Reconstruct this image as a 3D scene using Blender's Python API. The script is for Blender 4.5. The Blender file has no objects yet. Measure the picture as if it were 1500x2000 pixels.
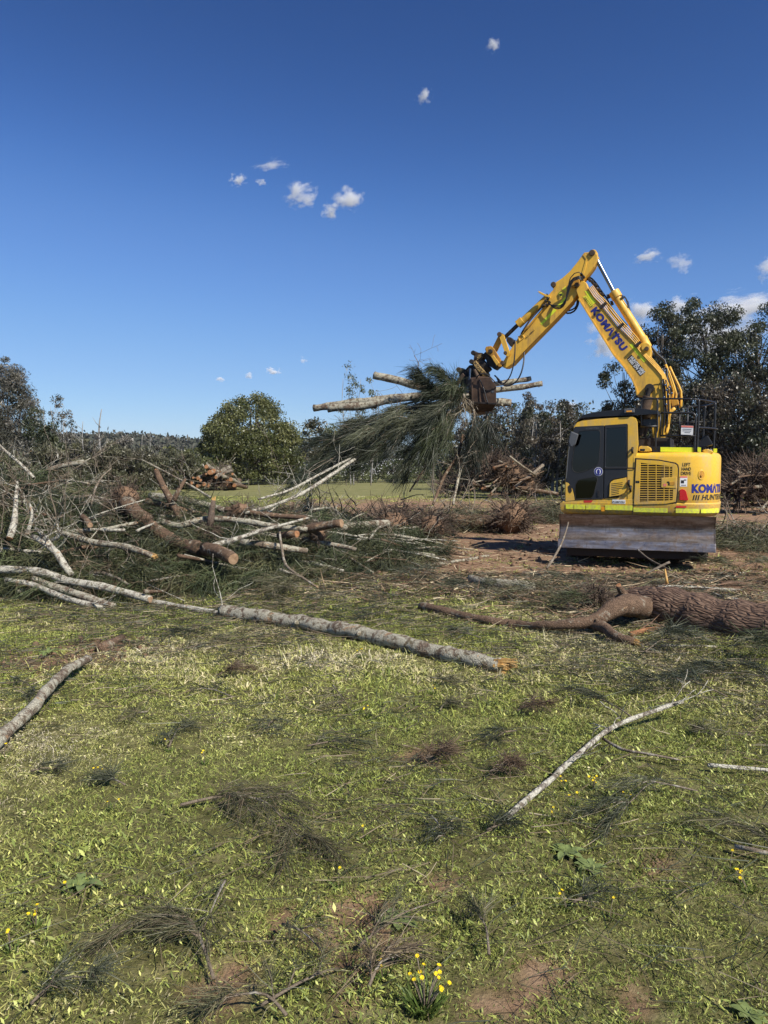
import bpy, bmesh, math, random
import numpy as np
from mathutils import Vector, Matrix
from mathutils.geometry import tessellate_polygon

random.seed(11)
RNG = np.random.default_rng(11)
S = bpy.context.scene
COL = S.collection

# ------------------------------------------------------------------ camera, sky, sun, exposure
F = 1480.0                      # focal length in photo pixels (1500 x 2000)
EYE = 1.70
PITCH = math.atan(85.0 / F)
cam_data = bpy.data.cameras.new('camera')
cam = bpy.data.objects.new('camera', cam_data)
COL.objects.link(cam)
cam.location = (0, 0, EYE)
cam.rotation_euler = (math.pi / 2 - PITCH, 0, 0)
cam_data.sensor_fit = 'VERTICAL'
cam_data.sensor_height = 36.0
cam_data.lens = 36.0 * F / 2000.0
cam_data.clip_start = 0.05
cam_data.clip_end = 20000.0
S.camera = cam

SUN_TO = Vector((0.50, -0.54, 0.70)).normalized()
SUN_EL = math.asin(SUN_TO.z)
SUN_AZ = math.atan2(SUN_TO.x, SUN_TO.y)
world = bpy.data.worlds.new('World')
S.world = world
world.use_nodes = True
wn = world.node_tree
bg = wn.nodes['Background']
sky = wn.nodes.new('ShaderNodeTexSky')
sky.sky_type = 'NISHITA'
sky.sun_disc = False
sky.sun_elevation = SUN_EL
sky.sun_rotation = SUN_AZ
sky.altitude = 0.0
sky.air_density = 1.0
sky.dust_density = 0.1
sky.ozone_density = 5.0
gam = wn.nodes.new('ShaderNodeGamma')
gam.inputs[1].default_value = 1.60           # the phone's punchy rendering of the clear sky
dim = wn.nodes.new('ShaderNodeVectorMath'); dim.operation = 'SCALE'; dim.inputs['Scale'].default_value = 0.82
wn.links.new(sky.outputs[0], dim.inputs[0])
wn.links.new(dim.outputs[0], gam.inputs[0])
pre = wn.nodes.new('ShaderNodeVectorMath'); pre.operation = 'SCALE'; pre.inputs['Scale'].default_value = 0.041
wn.links.new(gam.outputs[0], pre.inputs[0])
tone = wn.nodes.new('ShaderNodeRGBCurve')        # highlight roll-off of the camera, the same all round the sky
for ch, pts_ in enumerate((((.027, .025), (.073, .088), (.293, .221), (1, .42)), ((.065, .063), (.177, .192), (.565, .377), (1, .5)), ((.183, .189), (.425, .443), (.83, .592), (1, .633)))):
    cv = tone.mapping.curves[ch]; cv.points[1].location = pts_[-1]
    for q in pts_[:-1]: cv.points.new(*q)
tone.mapping.update()
wn.links.new(pre.outputs[0], tone.inputs['Color'])
post = wn.nodes.new('ShaderNodeVectorMath'); post.operation = 'SCALE'; post.inputs['Scale'].default_value = 11.6
wn.links.new(tone.outputs[0], post.inputs[0])
wn.links.new(post.outputs[0], bg.inputs[0])
bg.inputs[1].default_value = 0.1
sun_data = bpy.data.lights.new('sun', 'SUN')
sun_data.energy = 5.0
sun_data.angle = math.radians(0.53)
sun_data.color = (1.0, 0.94, 0.85)
sun = bpy.data.objects.new('sun', sun_data)
COL.objects.link(sun)
sun.rotation_euler = (-SUN_TO).to_track_quat('-Z', 'Y').to_euler()
sun.location = (20, -20, 30)
S.view_settings.view_transform = 'Standard'
S.view_settings.look = 'None'
S.view_settings.exposure = 0.38
S.view_settings.gamma = 1.0
S.view_settings.use_curve_mapping = False
S.render.engine = 'CYCLES'
S.cycles.use_denoising = True
S.cycles.max_bounces = 6
S.cycles.transparent_max_bounces = 12

# ------------------------------------------------------------------ projection helpers
CP, SP = math.cos(PITCH), math.sin(PITCH)
def ray(px, py):
    dx = (px - 750.0) / F; dy = (1000.0 - py) / F
    return Vector((dx, CP + dy * SP, -SP + dy * CP))
def P(px, py, d):
    r = ray(px, py)
    return Vector((0, 0, EYE)) + r * (d / r.y)
def G(px, py, z=0.0):
    r = ray(px, py)
    return Vector((0, 0, EYE)) + r * ((z - EYE) / r.z)

def _h(ix, iy, s):
    v = np.sin(ix * 127.1 + iy * 311.7 + s * 74.7) * 43758.5453
    return v - np.floor(v)
def vn(x, y, s=0.0):
    x = np.asarray(x, float); y = np.asarray(y, float)
    ix = np.floor(x); iy = np.floor(y); fx = x - ix; fy = y - iy
    fx = fx * fx * (3 - 2 * fx); fy = fy * fy * (3 - 2 * fy)
    a = _h(ix, iy, s); b = _h(ix + 1, iy, s); c = _h(ix, iy + 1, s); d = _h(ix + 1, iy + 1, s)
    return (a * (1 - fx) + b * fx) * (1 - fy) + (c * (1 - fx) + d * fx) * fy
def fbm(x, y, s=0.0, o=3):
    t = 0; a = 0.5
    for k in range(o):
        t = t + a * vn(x * 2 ** k, y * 2 ** k, s + k * 3.1); a *= 0.5
    return t / (1 - 0.5 ** o)
def sstep(a, b, x):
    t = np.clip((np.asarray(x, float) - a) / (b - a), 0, 1)
    return t * t * (3 - 2 * t)

# bare-soil patches seen in the turf: photo pixel centre -> ground point, radius in metres
SOIL = [(100, 1290, .50, .22), (215, 1262, .36, .14), (700, 1800, .15, .09), (650, 1830, .10, .06),
        (835, 1735, .10, .06), (430, 1915, .11, .08), (1090, 1900, .10, .04), (1240, 1945, .07, .04),
        (560, 1790, .08, .05), (780, 1890, .10, .05), (1290, 1700, .08, .05), (840, 1480, .09, .05),
        (690, 1900, .10, .06), (960, 1960, .10, .05)]
SOILW = [(G(a, b).x, G(a, b).y, r1, r2) for a, b, r1, r2 in SOIL]
def bare(x, y):
    """0 turf .. 1 bare soil"""
    x = np.asarray(x, float); y = np.asarray(y, float)
    w = (fbm(x * .55, y * .55, 5) - .5)
    edge = np.interp(x, [-3, -1, 0, 1.2, 2.5, 6], [12.4, 11.6, 11.0, 10.4, 9.6, 9.2]) + 2.0 * w
    m = sstep(edge - 1.2, edge + .9, y) * (1 - sstep(38, 44, y + 8 * w)) * sstep(-1.1, .2, x + .13 * y + 1.5 * w)
    for cx, cy, rx, ry in SOILW:
        q = np.sqrt(((x - cx) / (rx * 1.25)) ** 2 + ((y - cy) / (ry * 2.2)) ** 2) + (fbm(x * 8, y * 8, 9) - .5) * 2.4
        m = np.maximum(m, .9 * (1 - sstep(.5, 1.1, q)))
    return m
def gz(x, y):
    x = np.asarray(x, float); y = np.asarray(y, float)
    b = bare(x, y)
    near = 1 - sstep(30, 60, y)
    z = .05 * (fbm(x * .7, y * .7, 1, 3) - .5) + .022 * (fbm(x * 4, y * 4, 2, 2) - .5) - .012 * b
    z = z + b * .05 * (fbm(x * 2.2, y * 2.2, 21, 3) - .5) * sstep(10, 13, y)
    return z * near + .25 * (fbm(x * .03, y * .03, 8) - .5) * sstep(40, 90, y)
def gzf(x, y): return float(gz(x, y))
def on_ground(px, py, up=0.0):
    p = G(px, py)
    p.z = gzf(p.x, p.y) + up
    return p

# ------------------------------------------------------------------ object helpers
def tag(o, label=None, cat=None, group=None, kind=None):
    if label: o['label'] = label
    if cat: o['category'] = cat
    if group: o['group'] = group
    if kind: o['kind'] = kind
    return o
def empty(name, loc=(0, 0, 0), rz=0.0, parent=None):
    o = bpy.data.objects.new(name, None)
    COL.objects.link(o); o.location = loc; o.rotation_euler = (0, 0, rz)
    o.empty_display_size = 0.2
    if parent: o.parent = parent
    return o
def link_mesh(name, me, mats, parent=None, smooth=False, loc=None):
    if not isinstance(mats, (list, tuple)): mats = [mats]
    for m in mats: me.materials.append(m)
    if smooth: me.polygons.foreach_set('use_smooth', [True] * len(me.polygons))
    o = bpy.data.objects.new(name, me)
    COL.objects.link(o)
    if loc is not None: o.location = loc
    if parent: o.parent = parent
    return o
class MB:
    def __init__(s): s.v = []; s.f = []; s.m = []
    def add(s, vs, fs, mi=0):
        b = len(s.v); s.v.extend([tuple(v) for v in vs])
        s.f.extend([tuple(i + b for i in f) for f in fs]); s.m.extend([mi] * len(fs))
    def box(s, lo, hi, mi=0):
        (a, b, c), (d, e, f) = lo, hi
        s.add([(a, b, c), (d, b, c), (d, e, c), (a, e, c), (a, b, f), (d, b, f), (d, e, f), (a, e, f)],
              [(0, 3, 2, 1), (4, 5, 6, 7), (0, 1, 5, 4), (1, 2, 6, 5), (2, 3, 7, 6), (3, 0, 4, 7)], mi)
    def tube(s, pts, rad, seg=8, cap=True, mi=0, lump=0.0, flat=1.0):
        pts = [Vector(p) for p in pts]; n = len(pts)
        if not isinstance(rad, (list, tuple, np.ndarray)): rad = [rad] * n
        b = len(s.v); ref = None; vs = []
        for i, p in enumerate(pts):
            t = (pts[min(i + 1, n - 1)] - pts[max(i - 1, 0)])
            if t.length < 1e-9: t = Vector((0, 0, 1))
            t.normalize()
            if ref is None:
                ref = t.orthogonal().normalized()
            ref = (ref - t * ref.dot(t))
            if ref.length < 1e-6: ref = t.orthogonal()
            ref.normalize(); bi = t.cross(ref)
            for k in range(seg):
                a = 2 * math.pi * k / seg
                r = rad[i] * (1 + lump * (random.random() - .5) * 2)
                vs.append(p + ref * (math.cos(a) * r) + bi * (math.sin(a) * r * flat))
        fs = []
        for i in range(n - 1):
            for k in range(seg):
                k2 = (k + 1) % seg
                fs.append((i * seg + k, i * seg + k2, (i + 1) * seg + k2, (i + 1) * seg + k))
        if cap:
            fs.append(tuple(reversed(range(seg)))); fs.append(tuple((n - 1) * seg + k for k in range(seg)))
        s.add(vs, fs, mi)
    def prism(s, outer, holes, y0, y1, mi=0, mp=None):
        """polygon in (x, z) with holes, extruded from y0 to y1; mp maps (x, y, z) to a point"""
        loops = [outer] + list(holes)
        flat = [p for l in loops for p in l]
        tris = tessellate_polygon([[Vector((p[0], p[1], 0)) for p in l] for l in loops])
        n = len(flat); mp = mp or (lambda x, y, z: (x, y, z))
        vs = [mp(p[0], y0, p[1]) for p in flat] + [mp(p[0], y1, p[1]) for p in flat]
        fs = [tuple(t) for t in tris] + [tuple(i + n for i in reversed(t)) for t in tris]
        b = 0
        for l in loops:
            m = len(l)
            for i in range(m):
                j = (i + 1) % m
                fs.append((b + i, b + j, b + j + n, b + i + n))
            b += m
        s.add(vs, fs, mi)
    def build(s, name, mats, parent=None, smooth=False, bevel=0.0, fix=True, origin=None, auto=None):
        vs = s.v
        if origin is not None:
            o3 = Vector(origin); vs = [tuple(Vector(v) - o3) for v in vs]
        me = bpy.data.meshes.new(name)
        me.from_pydata(vs, [], s.f)
        if len(set(s.m)) > 1: me.polygons.foreach_set('material_index', s.m)
        if fix:
            bm = bmesh.new(); bm.from_mesh(me)
            bmesh.ops.recalc_face_normals(bm, faces=bm.faces[:])
            bm.to_mesh(me); bm.free()
        o = link_mesh(name, me, mats, parent, smooth, origin)
        if auto is not None:
            me.polygons.foreach_set('use_smooth', [True] * len(me.polygons))
            me.set_sharp_from_angle(angle=math.radians(auto))
        if bevel > 0:
            md = o.modifiers.new('bevel', 'BEVEL'); md.width = bevel; md.segments = 2
            md.limit_method = 'ANGLE'; md.angle_limit = math.radians(35); md.harden_normals = False
        return o
def np_mesh(name, verts, faces_by_size, mats, colors=None, parent=None, loc=None, smooth=False, normals=None):
    """faces_by_size: list of int arrays (m, k)"""
    me = bpy.data.meshes.new(name)
    verts = np.asarray(verts, np.float32)
    me.vertices.add(len(verts)); me.vertices.foreach_set('co', verts.ravel())
    loops = np.concatenate([f.ravel() for f in faces_by_size]).astype(np.int32)
    tot = np.concatenate([np.full(len(f), f.shape[1], np.int32) for f in faces_by_size])
    start = np.concatenate([[0], np.cumsum(tot)[:-1]]).astype(np.int32)
    me.loops.add(len(loops)); me.loops.foreach_set('vertex_index', loops)
    me.polygons.add(len(tot)); me.polygons.foreach_set('loop_start', start); me.polygons.foreach_set('loop_total', tot)
    if colors is not None:
        ca = me.color_attributes.new('tint', 'FLOAT_COLOR', 'POINT')
        c4 = np.ones((len(verts), 4), np.float32); c4[:, :3] = colors
        ca.data.foreach_set('color', c4.ravel())
    me.update(calc_edges=True)
    return link_mesh(name, me, mats, parent, smooth, loc)
def blades(p0, d, L, w, droop, face=None, segs=2, curl=.14):
    """curved tapering ribbons. p0, d: (n,3); L, w, droop: (n,). returns verts, [quads, tris]"""
    n = len(p0)
    d = d / np.maximum(np.linalg.norm(d, axis=1, keepdims=True), 1e-6)
    if face is None: face = RNG.normal(size=(n, 3))
    side = np.cross(d, face); side /= np.maximum(np.linalg.norm(side, axis=1, keepdims=True), 1e-6)
    vs = []
    g = np.array([0, 0, -1.0]); bend = RNG.normal(size=(n, 3)) * curl
    for i in range(segs + 1):
        t = i / segs
        c = p0 + d * (L * t)[:, None] + g * (droop * L * t * t)[:, None] + bend * (L * t * t)[:, None]
        if i < segs:
            ww = (w * (1 - .45 * t) * .5)[:, None]
            vs += [c - side * ww, c + side * ww]
        else: vs.append(c)
    k = 2 * segs + 1
    V = np.stack(vs, 1).reshape(-1, 3)
    b = np.arange(n)[:, None] * k
    quads = [np.concatenate([b + 2 * i, b + 2 * i + 1, b + 2 * i + 3, b + 2 * i + 2], 1) for i in range(segs - 1)]
    tris = np.concatenate([b + 2 * (segs - 1), b + 2 * (segs - 1) + 1, b + 2 * segs], 1)
    fs = ([np.concatenate(quads)] if quads else []) + [tris]
    return V, fs, k
def leaves(c, L, w, droop=.4, up=0.0):
    n = len(c)
    a = RNG.normal(size=(n, 3)); a[:, 2] -= droop * 2; a[:, 2] += up
    a /= np.linalg.norm(a, axis=1, keepdims=True)
    b = np.cross(a, RNG.normal(size=(n, 3))); b /= np.maximum(np.linalg.norm(b, axis=1, keepdims=True), 1e-6)
    L = np.broadcast_to(L, (n,))[:, None] * .5; w = np.broadcast_to(w, (n,))[:, None] * .5
    V = np.stack([c - a * L, c + b * w, c + a * L, c - b * w], 1).reshape(-1, 3)
    f = np.arange(n)[:, None] * 4 + np.arange(4)[None]
    return V, [f]
def mixcol(cols, n, jit=.25, w=None):
    cols = np.asarray(cols, float)
    i = RNG.choice(len(cols), n, p=w)
    c = cols[i] * (1 + jit * (RNG.random((n, 1)) - .5) * 2)
    return c
def smooth_path(pts, step):
    """Catmull-Rom through points (Vector), roughly `step` metres apart"""
    pts = [Vector(p) for p in pts]
    if len(pts) == 2:
        n = max(2, int((pts[1] - pts[0]).length / step)); return [pts[0].lerp(pts[1], i / n) for i in range(n + 1)], [i / n for i in range(n + 1)]
    out = []; par = []; m = len(pts) - 1
    for i in range(m):
        p0 = pts[max(i - 1, 0)]; p1 = pts[i]; p2 = pts[i + 1]; p3 = pts[min(i + 2, m)]
        n = max(1, int((p2 - p1).length / step))
        for j in range(n):
            t = j / n
            out.append(.5 * ((2 * p1) + (p2 - p0) * t + (2 * p0 - 5 * p1 + 4 * p2 - p3) * t * t + (3 * p1 - p0 - 3 * p2 + p3) * t ** 3))
            par.append((i + t) / m)
    out.append(pts[-1]); par.append(1.0)
    return out, par
def lerp_list(vals, t):
    if not isinstance(vals, (list, tuple)): return vals
    x = t * (len(vals) - 1); i = min(int(x), len(vals) - 2); f = x - i
    return vals[i] * (1 - f) + vals[i + 1] * f
# ------------------------------------------------------------------ materials
class NT:
    def __init__(s, name):
        s.m = bpy.data.materials.new(name); s.m.use_nodes = True
        s.t = s.m.node_tree; s.b = s.t.nodes['Principled BSDF']; s.out = s.t.nodes['Material Output']
    def n(s, typ, ins=None, **kw):
        nd = s.t.nodes.new('ShaderNode' + typ)
        for k, v in kw.items(): setattr(nd, k, v)
        for k, v in (ins or {}).items(): s.set(nd.inputs[k], v)
        return nd
    def set(s, sock, v):
        if isinstance(v, bpy.types.NodeSocket): s.t.links.new(v, sock)
        elif isinstance(v, (tuple, list)) and len(v) == 3 and sock.type == 'RGBA': sock.default_value = (*v, 1)
        else: sock.default_value = v
    def coord(s, out='Object'):
        return s.n('TexCoord').outputs[out]
    def noise(s, vec, scale, detail=4, rough=.55, dist=0.0):
        return s.n('TexNoise', {'Vector': vec, 'Scale': scale, 'Detail': detail, 'Roughness': rough, 'Distortion': dist}).outputs['Fac']
    def ramp(s, fac, stops):
        r = s.n('ValToRGB', {'Fac': fac}); cr = r.color_ramp
        while len(cr.elements) < len(stops): cr.elements.new(.5)
        for e, (p, c) in zip(cr.elements, stops):
            e.position = p; e.color = (*c, 1) if len(c) == 3 else c
        return r.outputs[0]
    def mapr(s, v, a, b, c=0.0, d=1.0):
        return s.n('MapRange', {'Value': v, 'From Min': a, 'From Max': b, 'To Min': c, 'To Max': d}).outputs[0]
    def mix(s, fac, a, b, blend='MIX'):
        m = s.n('Mix', data_type='RGBA', blend_type=blend)
        s.set(m.inputs['Factor'], fac); s.set(m.inputs['A'], a); s.set(m.inputs['B'], b)
        return m.outputs['Result']
    def bump(s, h, strength=.5, dist=.01, normal=None):
        ins = {'Height': h, 'Strength': strength, 'Distance': dist}
        if normal is not None: ins['Normal'] = normal
        return s.n('Bump', ins).outputs[0]
    def fin(s, color=None, rough=None, normal=None, spec=None, metal=None):
        if color is not None: s.set(s.b.inputs['Base Color'], color)
        if rough is not None: s.set(s.b.inputs['Roughness'], rough)
        if normal is not None: s.set(s.b.inputs['Normal'], normal)
        if spec is not None: s.set(s.b.inputs['Specular IOR Level'], spec)
        if metal is not None: s.set(s.b.inputs['Metallic'], metal)
        return s.m
M = {}
def plain(name, col, rough=.5, metal=0.0, spec=.5, vary=.12, scale=6.0, bump=0.0):
    t = NT(name); c = t.coord()
    nz = t.noise(c, scale, 5)
    k = tuple(max(0, x * (1 - vary)) for x in col); k2 = tuple(min(1, x * (1 + vary)) for x in col)
    colr = t.ramp(nz, [(.3, k), (.7, k2)])
    nr = t.bump(t.noise(c, scale * 8, 3), bump, .004) if bump else None
    M[name] = t.fin(colr, t.mapr(nz, .3, .7, rough * .85, min(1, rough * 1.15)), nr, spec, metal)
def paint(name, col, dirtcol, dirt=.25, rough=.38, scratch=None):
    t = NT(name); c = t.coord()
    n1 = t.noise(c, 2.5, 6, .65); n2 = t.noise(c, 22, 5, .6)
    streak = t.n('Mapping', {'Vector': c, 'Scale': (9, 9, 1.2)}).outputs[0]
    n3 = t.noise(streak, 1.6, 5, .6)
    f = t.n('Math', {0: n1, 1: n3}, operation='MULTIPLY').outputs[0]
    fac = t.mapr(f, .2, .42, 0, dirt)
    base = t.mix(t.mapr(n2, .3, .7), tuple(x * .93 for x in col), tuple(min(1, x * 1.04) for x in col))
    colr = t.mix(fac, base, dirtcol)
    zz = t.n('SeparateXYZ', {0: c}).outputs['Z']
    sp = t.n('Math', {0: t.mapr(zz, .75, 1.5, .75, 0), 1: t.mapr(n2, .38, .62)}, operation='MULTIPLY').outputs[0]
    colr = t.mix(sp, colr, (.30, .215, .13))          # dried mud splashed up from the ground
    colr = t.mix(t.mapr(t.noise(c, 75, 3, .6), .66, .72, 0, .55), colr, (.20, .13, .06))
    if scratch:
        colr = t.mix(t.mapr(n2, .66, .70), colr, scratch)
    M[name] = t.fin(colr, t.mapr(f, .15, .45, rough, min(.9, rough + .3)), t.bump(n2, .04, .004), .5)
paint('paint_body', (.80, .475, .04), (.46, .34, .17), .75, .34)
paint('paint_boom', (.80, .46, .05), (.30, .18, .07), .7, .42, None)
paint('paint_worn', (.60, .29, .025), (.13, .075, .04), .95, .55, (.12, .07, .04))
paint('tape', (.78, .86, .03), (.5, .5, .05), .2, .45)
plain('cab_dark', (.022, .023, .026), .38, 0, .5, .1)
plain('black_rail', (.016, .016, .017), .42, 0, .5, .2, 15)
plain('guard_black', (.012, .0125, .015), .4)
plain('rubber', (.02, .019, .018), .6, 0, .4, .25, 14)
plain('hose', (.014, .015, .018), .42, 0, .5, .2, 10)
plain('grey_plastic', (.09, .095, .10), .45)
plain('seat_cloth', (.03, .03, .034), .9)
plain('chrome', (.17, .21, .27), .36, 1.0, .5, .05)
plain('white_print', (.78, .78, .75), .5, 0, .4, .04)
plain('blue_print', (.022, .028, .20), .45, 0, .4, .06)
plain('black_print', (.02, .02, .02), .5, 0, .4, .1)
plain('red_print', (.55, .035, .025), .4, 0, .5, .1)
plain('pink_print', (.75, .22, .16), .5, 0, .4, .1)
plain('yellow_print', (.80, .72, .05), .5, 0, .4, .05)
plain('red_lens', (.62, .015, .02), .18, 0, .6, .1, 60)
plain('amber_lens', (.80, .33, .02), .2, 0, .6, .1, 60)
plain('steel_dark', (.055, .045, .038), .5, .6, .5, .4, 9, .25)
plain('rust_mud', (.085, .055, .035), .75, .15, .4, .5, 7, .5)
plain('grime', (.025, .02, .017), .7, .0, .4, .4, 9, .3)
plain('track_steel', (.07, .055, .045), .65, .4, .4, .4, 8, .4)
# worn earth-moving blade: scratched bare steel with dried soil
t = NT('blade_steel'); c = t.coord()
st = t.n('Mapping', {'Vector': c, 'Scale': (1.0, 1.0, 7.0)}).outputs[0]
n1 = t.noise(st, 2.2, 7, .7); n2 = t.noise(c, 9, 6, .65); st2 = t.n('Mapping', {'Vector': c, 'Scale': (14, 14, 1.0)}).outputs[0]
n3 = t.noise(st2, 2.0, 5, .6)
cc = t.ramp(n1, [(.28, (.13, .10, .082)), (.5, (.29, .245, .21)), (.72, (.50, .46, .43))])
cc = t.mix(t.mapr(n2, .52, .66, 0, .7), cc, (.16, .10, .06))
cc = t.mix(t.mapr(n3, .60, .72, 0, .5), cc, (.10, .075, .06))
M['blade_steel'] = t.fin(cc, t.mapr(n2, .3, .7, .26, .5), t.bump(n2, .3, .01), .5, .8)
# grapple bucket steel, brown oxide
t = NT('bucket_steel'); c = t.coord(); n1 = t.noise(c, 4, 6, .65); n2 = t.noise(c, 18, 5)
cc = t.ramp(n1, [(.3, (.055, .036, .026)), (.55, (.11, .068, .045)), (.75, (.17, .115, .08))])
M['bucket_steel'] = t.fin(cc, t.mapr(n2, .3, .7, .45, .75), t.bump(n2, .35, .01), .5, .35)
# mud-caked ring
t = NT('mud_speckle'); c = t.coord(); n1 = t.noise(c, 34, 3, .6)
M['mud_speckle'] = t.fin(t.ramp(n1, [(.44, (.05, .035, .02)), (.55, (.40, .26, .09))]), .8, t.bump(n1, .8, .02))
# tinted glass
t = NT('tinted_glass')
gl = t.n('BsdfGlossy', {'Color': (.55, .6, .62), 'Roughness': .03})
tr = t.n('BsdfTransparent', {'Color': (.07, .08, .08)})
fr = t.n('Fresnel', {'IOR': 1.7}).outputs[0]
mx = t.n('MixShader', {0: t.mapr(fr, 0, 1, .01, .9)})
t.t.links.new(tr.outputs[0], mx.inputs[1]); t.t.links.new(gl.outputs[0], mx.inputs[2]); t.t.links.new(mx.outputs[0], t.out.inputs[0])
M['tinted_glass'] = t.m
# barks
def bark(name, dark, light, lichen=None, lich=.5, scale=1.0, furrow=.6, moss=None):
    t = NT(name); c = t.coord()
    n0 = t.noise(c, 5.5 * scale, 7, .7, .3); n1 = t.noise(c, 16 * scale, 6, .65, .4); n2 = t.noise(c, 60 * scale, 4, .6)
    v = t.n('TexVoronoi', {'Vector': c, 'Scale': 42 * scale}, feature='DISTANCE_TO_EDGE').outputs[0]
    col = t.ramp(n1, [(.25, dark), (.72, light)])
    col = t.mix(t.mapr(v, .0, .10, .45, 0), col, tuple(x * .5 for x in dark))
    if moss: col = t.mix(t.mapr(n0, .50, .62, 0, .75), col, moss)
    if lichen:
        lf = t.n('Math', {0: t.mapr(n0, .60 - .28 * lich, .64 - .24 * lich), 1: t.mapr(n1, .40, .52)}, operation='MULTIPLY').outputs[0]
        col = t.mix(lf, col, t.ramp(n2, [(.35, tuple(x * .72 for x in lichen)), (.65, lichen)]))
    nb = t.noise(t.n('Mapping', {'Vector': c, 'Location': (3.1, 1.7, 5.2)}).outputs[0], 4.0 * scale, 6, .7, .5)
    col = t.mix(t.mapr(nb, .63, .655, 0, .85), col, t.ramp(n1, [(.3, (.22, .125, .065)), (.7, (.46, .31, .18))]))
    h = t.n('Math', {0: n1, 1: t.mapr(v, 0, .15, 0, .4)}, operation='ADD').outputs[0]
    M[name] = t.fin(col, .88, t.bump(h, furrow, .012), .25)
bark('bark_lichen', (.09, .062, .042), (.23, .17, .12), (.45, .42, .32), .62, 1.0, .9, (.17, .145, .085))
bark('bark_pale', (.11, .088, .066), (.26, .22, .175), (.56, .53, .43), .78, 1.0, .9, (.24, .21, .13))
bark('bark_grey', (.10, .075, .052), (.25, .195, .14), (.42, .39, .30), .5, 1.0, .8, (.15, .135, .07))
bark('bark_brown', (.075, .048, .031), (.22, .142, .09), (.32, .28, .21), .15, 1.0, .9)
bark('bark_root', (.085, .062, .046), (.21, .155, .115), None, 0, 1.6, .7)
bark('bark_twig', (.11, .085, .06), (.25, .20, .145), (.36, .33, .27), .3, 1.5, .3)
bark('bark_tree', (.05, .042, .035), (.13, .115, .10), (.25, .24, .22), .3, .35, .5)
bark('bark_white', (.20, .19, .17), (.42, .40, .37), None, .3, .35, .3)
# deep-furrowed old trunk (ridges run along the log's own long axis: local X)
t = NT('bark_furrowed'); c = t.coord()
mp = t.n('Mapping', {'Vector': c, 'Scale': (1.9, 8.0, 8.0)}).outputs[0]
n1 = t.noise(mp, 3.2, 7, .7, .25); n2 = t.noise(c, 40, 4)
v = t.n('TexVoronoi', {'Vector': t.mix(.12, mp, t.n('TexNoise', {'Vector': c, 'Scale': 5.0}).outputs['Color']), 'Scale': 4.2}, feature='DISTANCE_TO_EDGE').outputs[0]
cc = t.ramp(n1, [(.25, (.075, .046, .032)), (.5, (.165, .105, .072)), (.75, (.27, .19, .135))])
cc = t.mix(t.mapr(v, 0, .12, .55, 0), cc, (.045, .025, .018))
h = t.n('Math', {0: t.mapr(v, 0, .25), 1: n1}, operation='ADD').outputs[0]
M['bark_furrowed'] = t.fin(cc, .9, t.bump(h, .75, .028), .2)
# cut and torn wood
def sawn(name, c0, c1, c2):
    t = NT(name); c = t.coord(); n1 = t.noise(c, 14, 5); n2 = t.noise(c, 60, 4)
    ln = t.n('VectorMath', {0: c}, operation='LENGTH').outputs['Value']
    rg = t.n('Math', {0: t.n('Math', {0: ln, 1: 900.0}, operation='MULTIPLY').outputs[0], 1: t.n('Math', {0: n1, 1: 9.0}, operation='MULTIPLY').outputs[0]}, operation='ADD').outputs[0]
    rings = t.n('Math', {0: rg}, operation='SINE').outputs[0]
    col = t.ramp(n1, [(.3, c0), (.55, c1), (.8, c2)])
    col = t.mix(t.mapr(rings, .2, 1, 0, .45), col, tuple(x * .55 for x in c0)); col = t.mix(t.mapr(n2, .58, .7, 0, .5), col, (.16, .10, .06))
    M[name] = t.fin(col, .85, t.bump(n2, .4, .004), .2)
sawn('wood_cut', (.24, .145, .08), (.38, .25, .15), (.46, .33, .21))
sawn('wood_orange', (.22, .095, .045), (.36, .18, .085), (.44, .26, .14))
t = NT('wood_torn'); c = t.coord(); n1 = t.noise(c, 14, 6, .7)
M['wood_torn'] = t.fin(t.ramp(n1, [(.25, (.36, .18, .05)), (.5, (.60, .36, .12)), (.75, (.70, .50, .24))]), .75, t.bump(n1, .6, .006), .2)
# tinted foliage: colour comes from the per-leaf tint
def leafmat(name, trans=.25, rough=.5, spec=.35):
    t = NT(name); a = t.n('Attribute', attribute_name='tint').outputs['Color']
    t.fin(a, rough, None, spec)
    if trans > 0:
        tl = t.n('BsdfTranslucent', {'Color': a}); mx = t.n('MixShader', {0: trans})
        t.t.links.new(t.b.outputs[0], mx.inputs[1]); t.t.links.new(tl.outputs[0], mx.inputs[2]); t.t.links.new(mx.outputs[0], t.out.inputs[0])
    M[name] = t.m
leafmat('grass_blade', .15, .5, .3)
leafmat('needle', .1, .5, .35)
leafmat('tree_leaf', .25, .40, .5)
leafmat('litter_straw', 0, .8, .2)
leafmat('far_leaf', 0, .95, .05)
leafmat('petal', .3, .6, .2)
# ground sheet
t = NT('ground_soil'); c = t.coord()
ba = t.n('Attribute', attribute_name='tint'); sep = t.n('SeparateColor', {0: ba.outputs['Color']})
n1 = t.noise(c, .9, 6, .6); n2 = t.noise(c, 7, 7, .68); n3 = t.noise(c, 45, 5, .7)
soil = t.ramp(n2, [(.25, (.14, .085, .052)), (.5, (.27, .165, .10)), (.75, (.40, .275, .18))])
soil = t.mix(t.mapr(n1, .42, .62, 0, .55), soil, (.26, .172, .102))
soil = t.mix(t.mapr(n3, .60, .74, 0, .55), soil, (.42, .33, .225))
turf = t.ramp(n2, [(.3, (.045, .045, .016)), (.5, (.12, .115, .04)), (.7, (.25, .23, .10))])
turf = t.mix(t.mapr(n3, .5, .75, 0, .6), turf, (.27, .22, .12))
field = t.ramp(n1, [(.3, (.15, .155, .055)), (.7, (.25, .23, .10))])
turf = t.mix(sep.outputs[1], turf, field)
cc = t.mix(sep.outputs[0], turf, soil)
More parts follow.
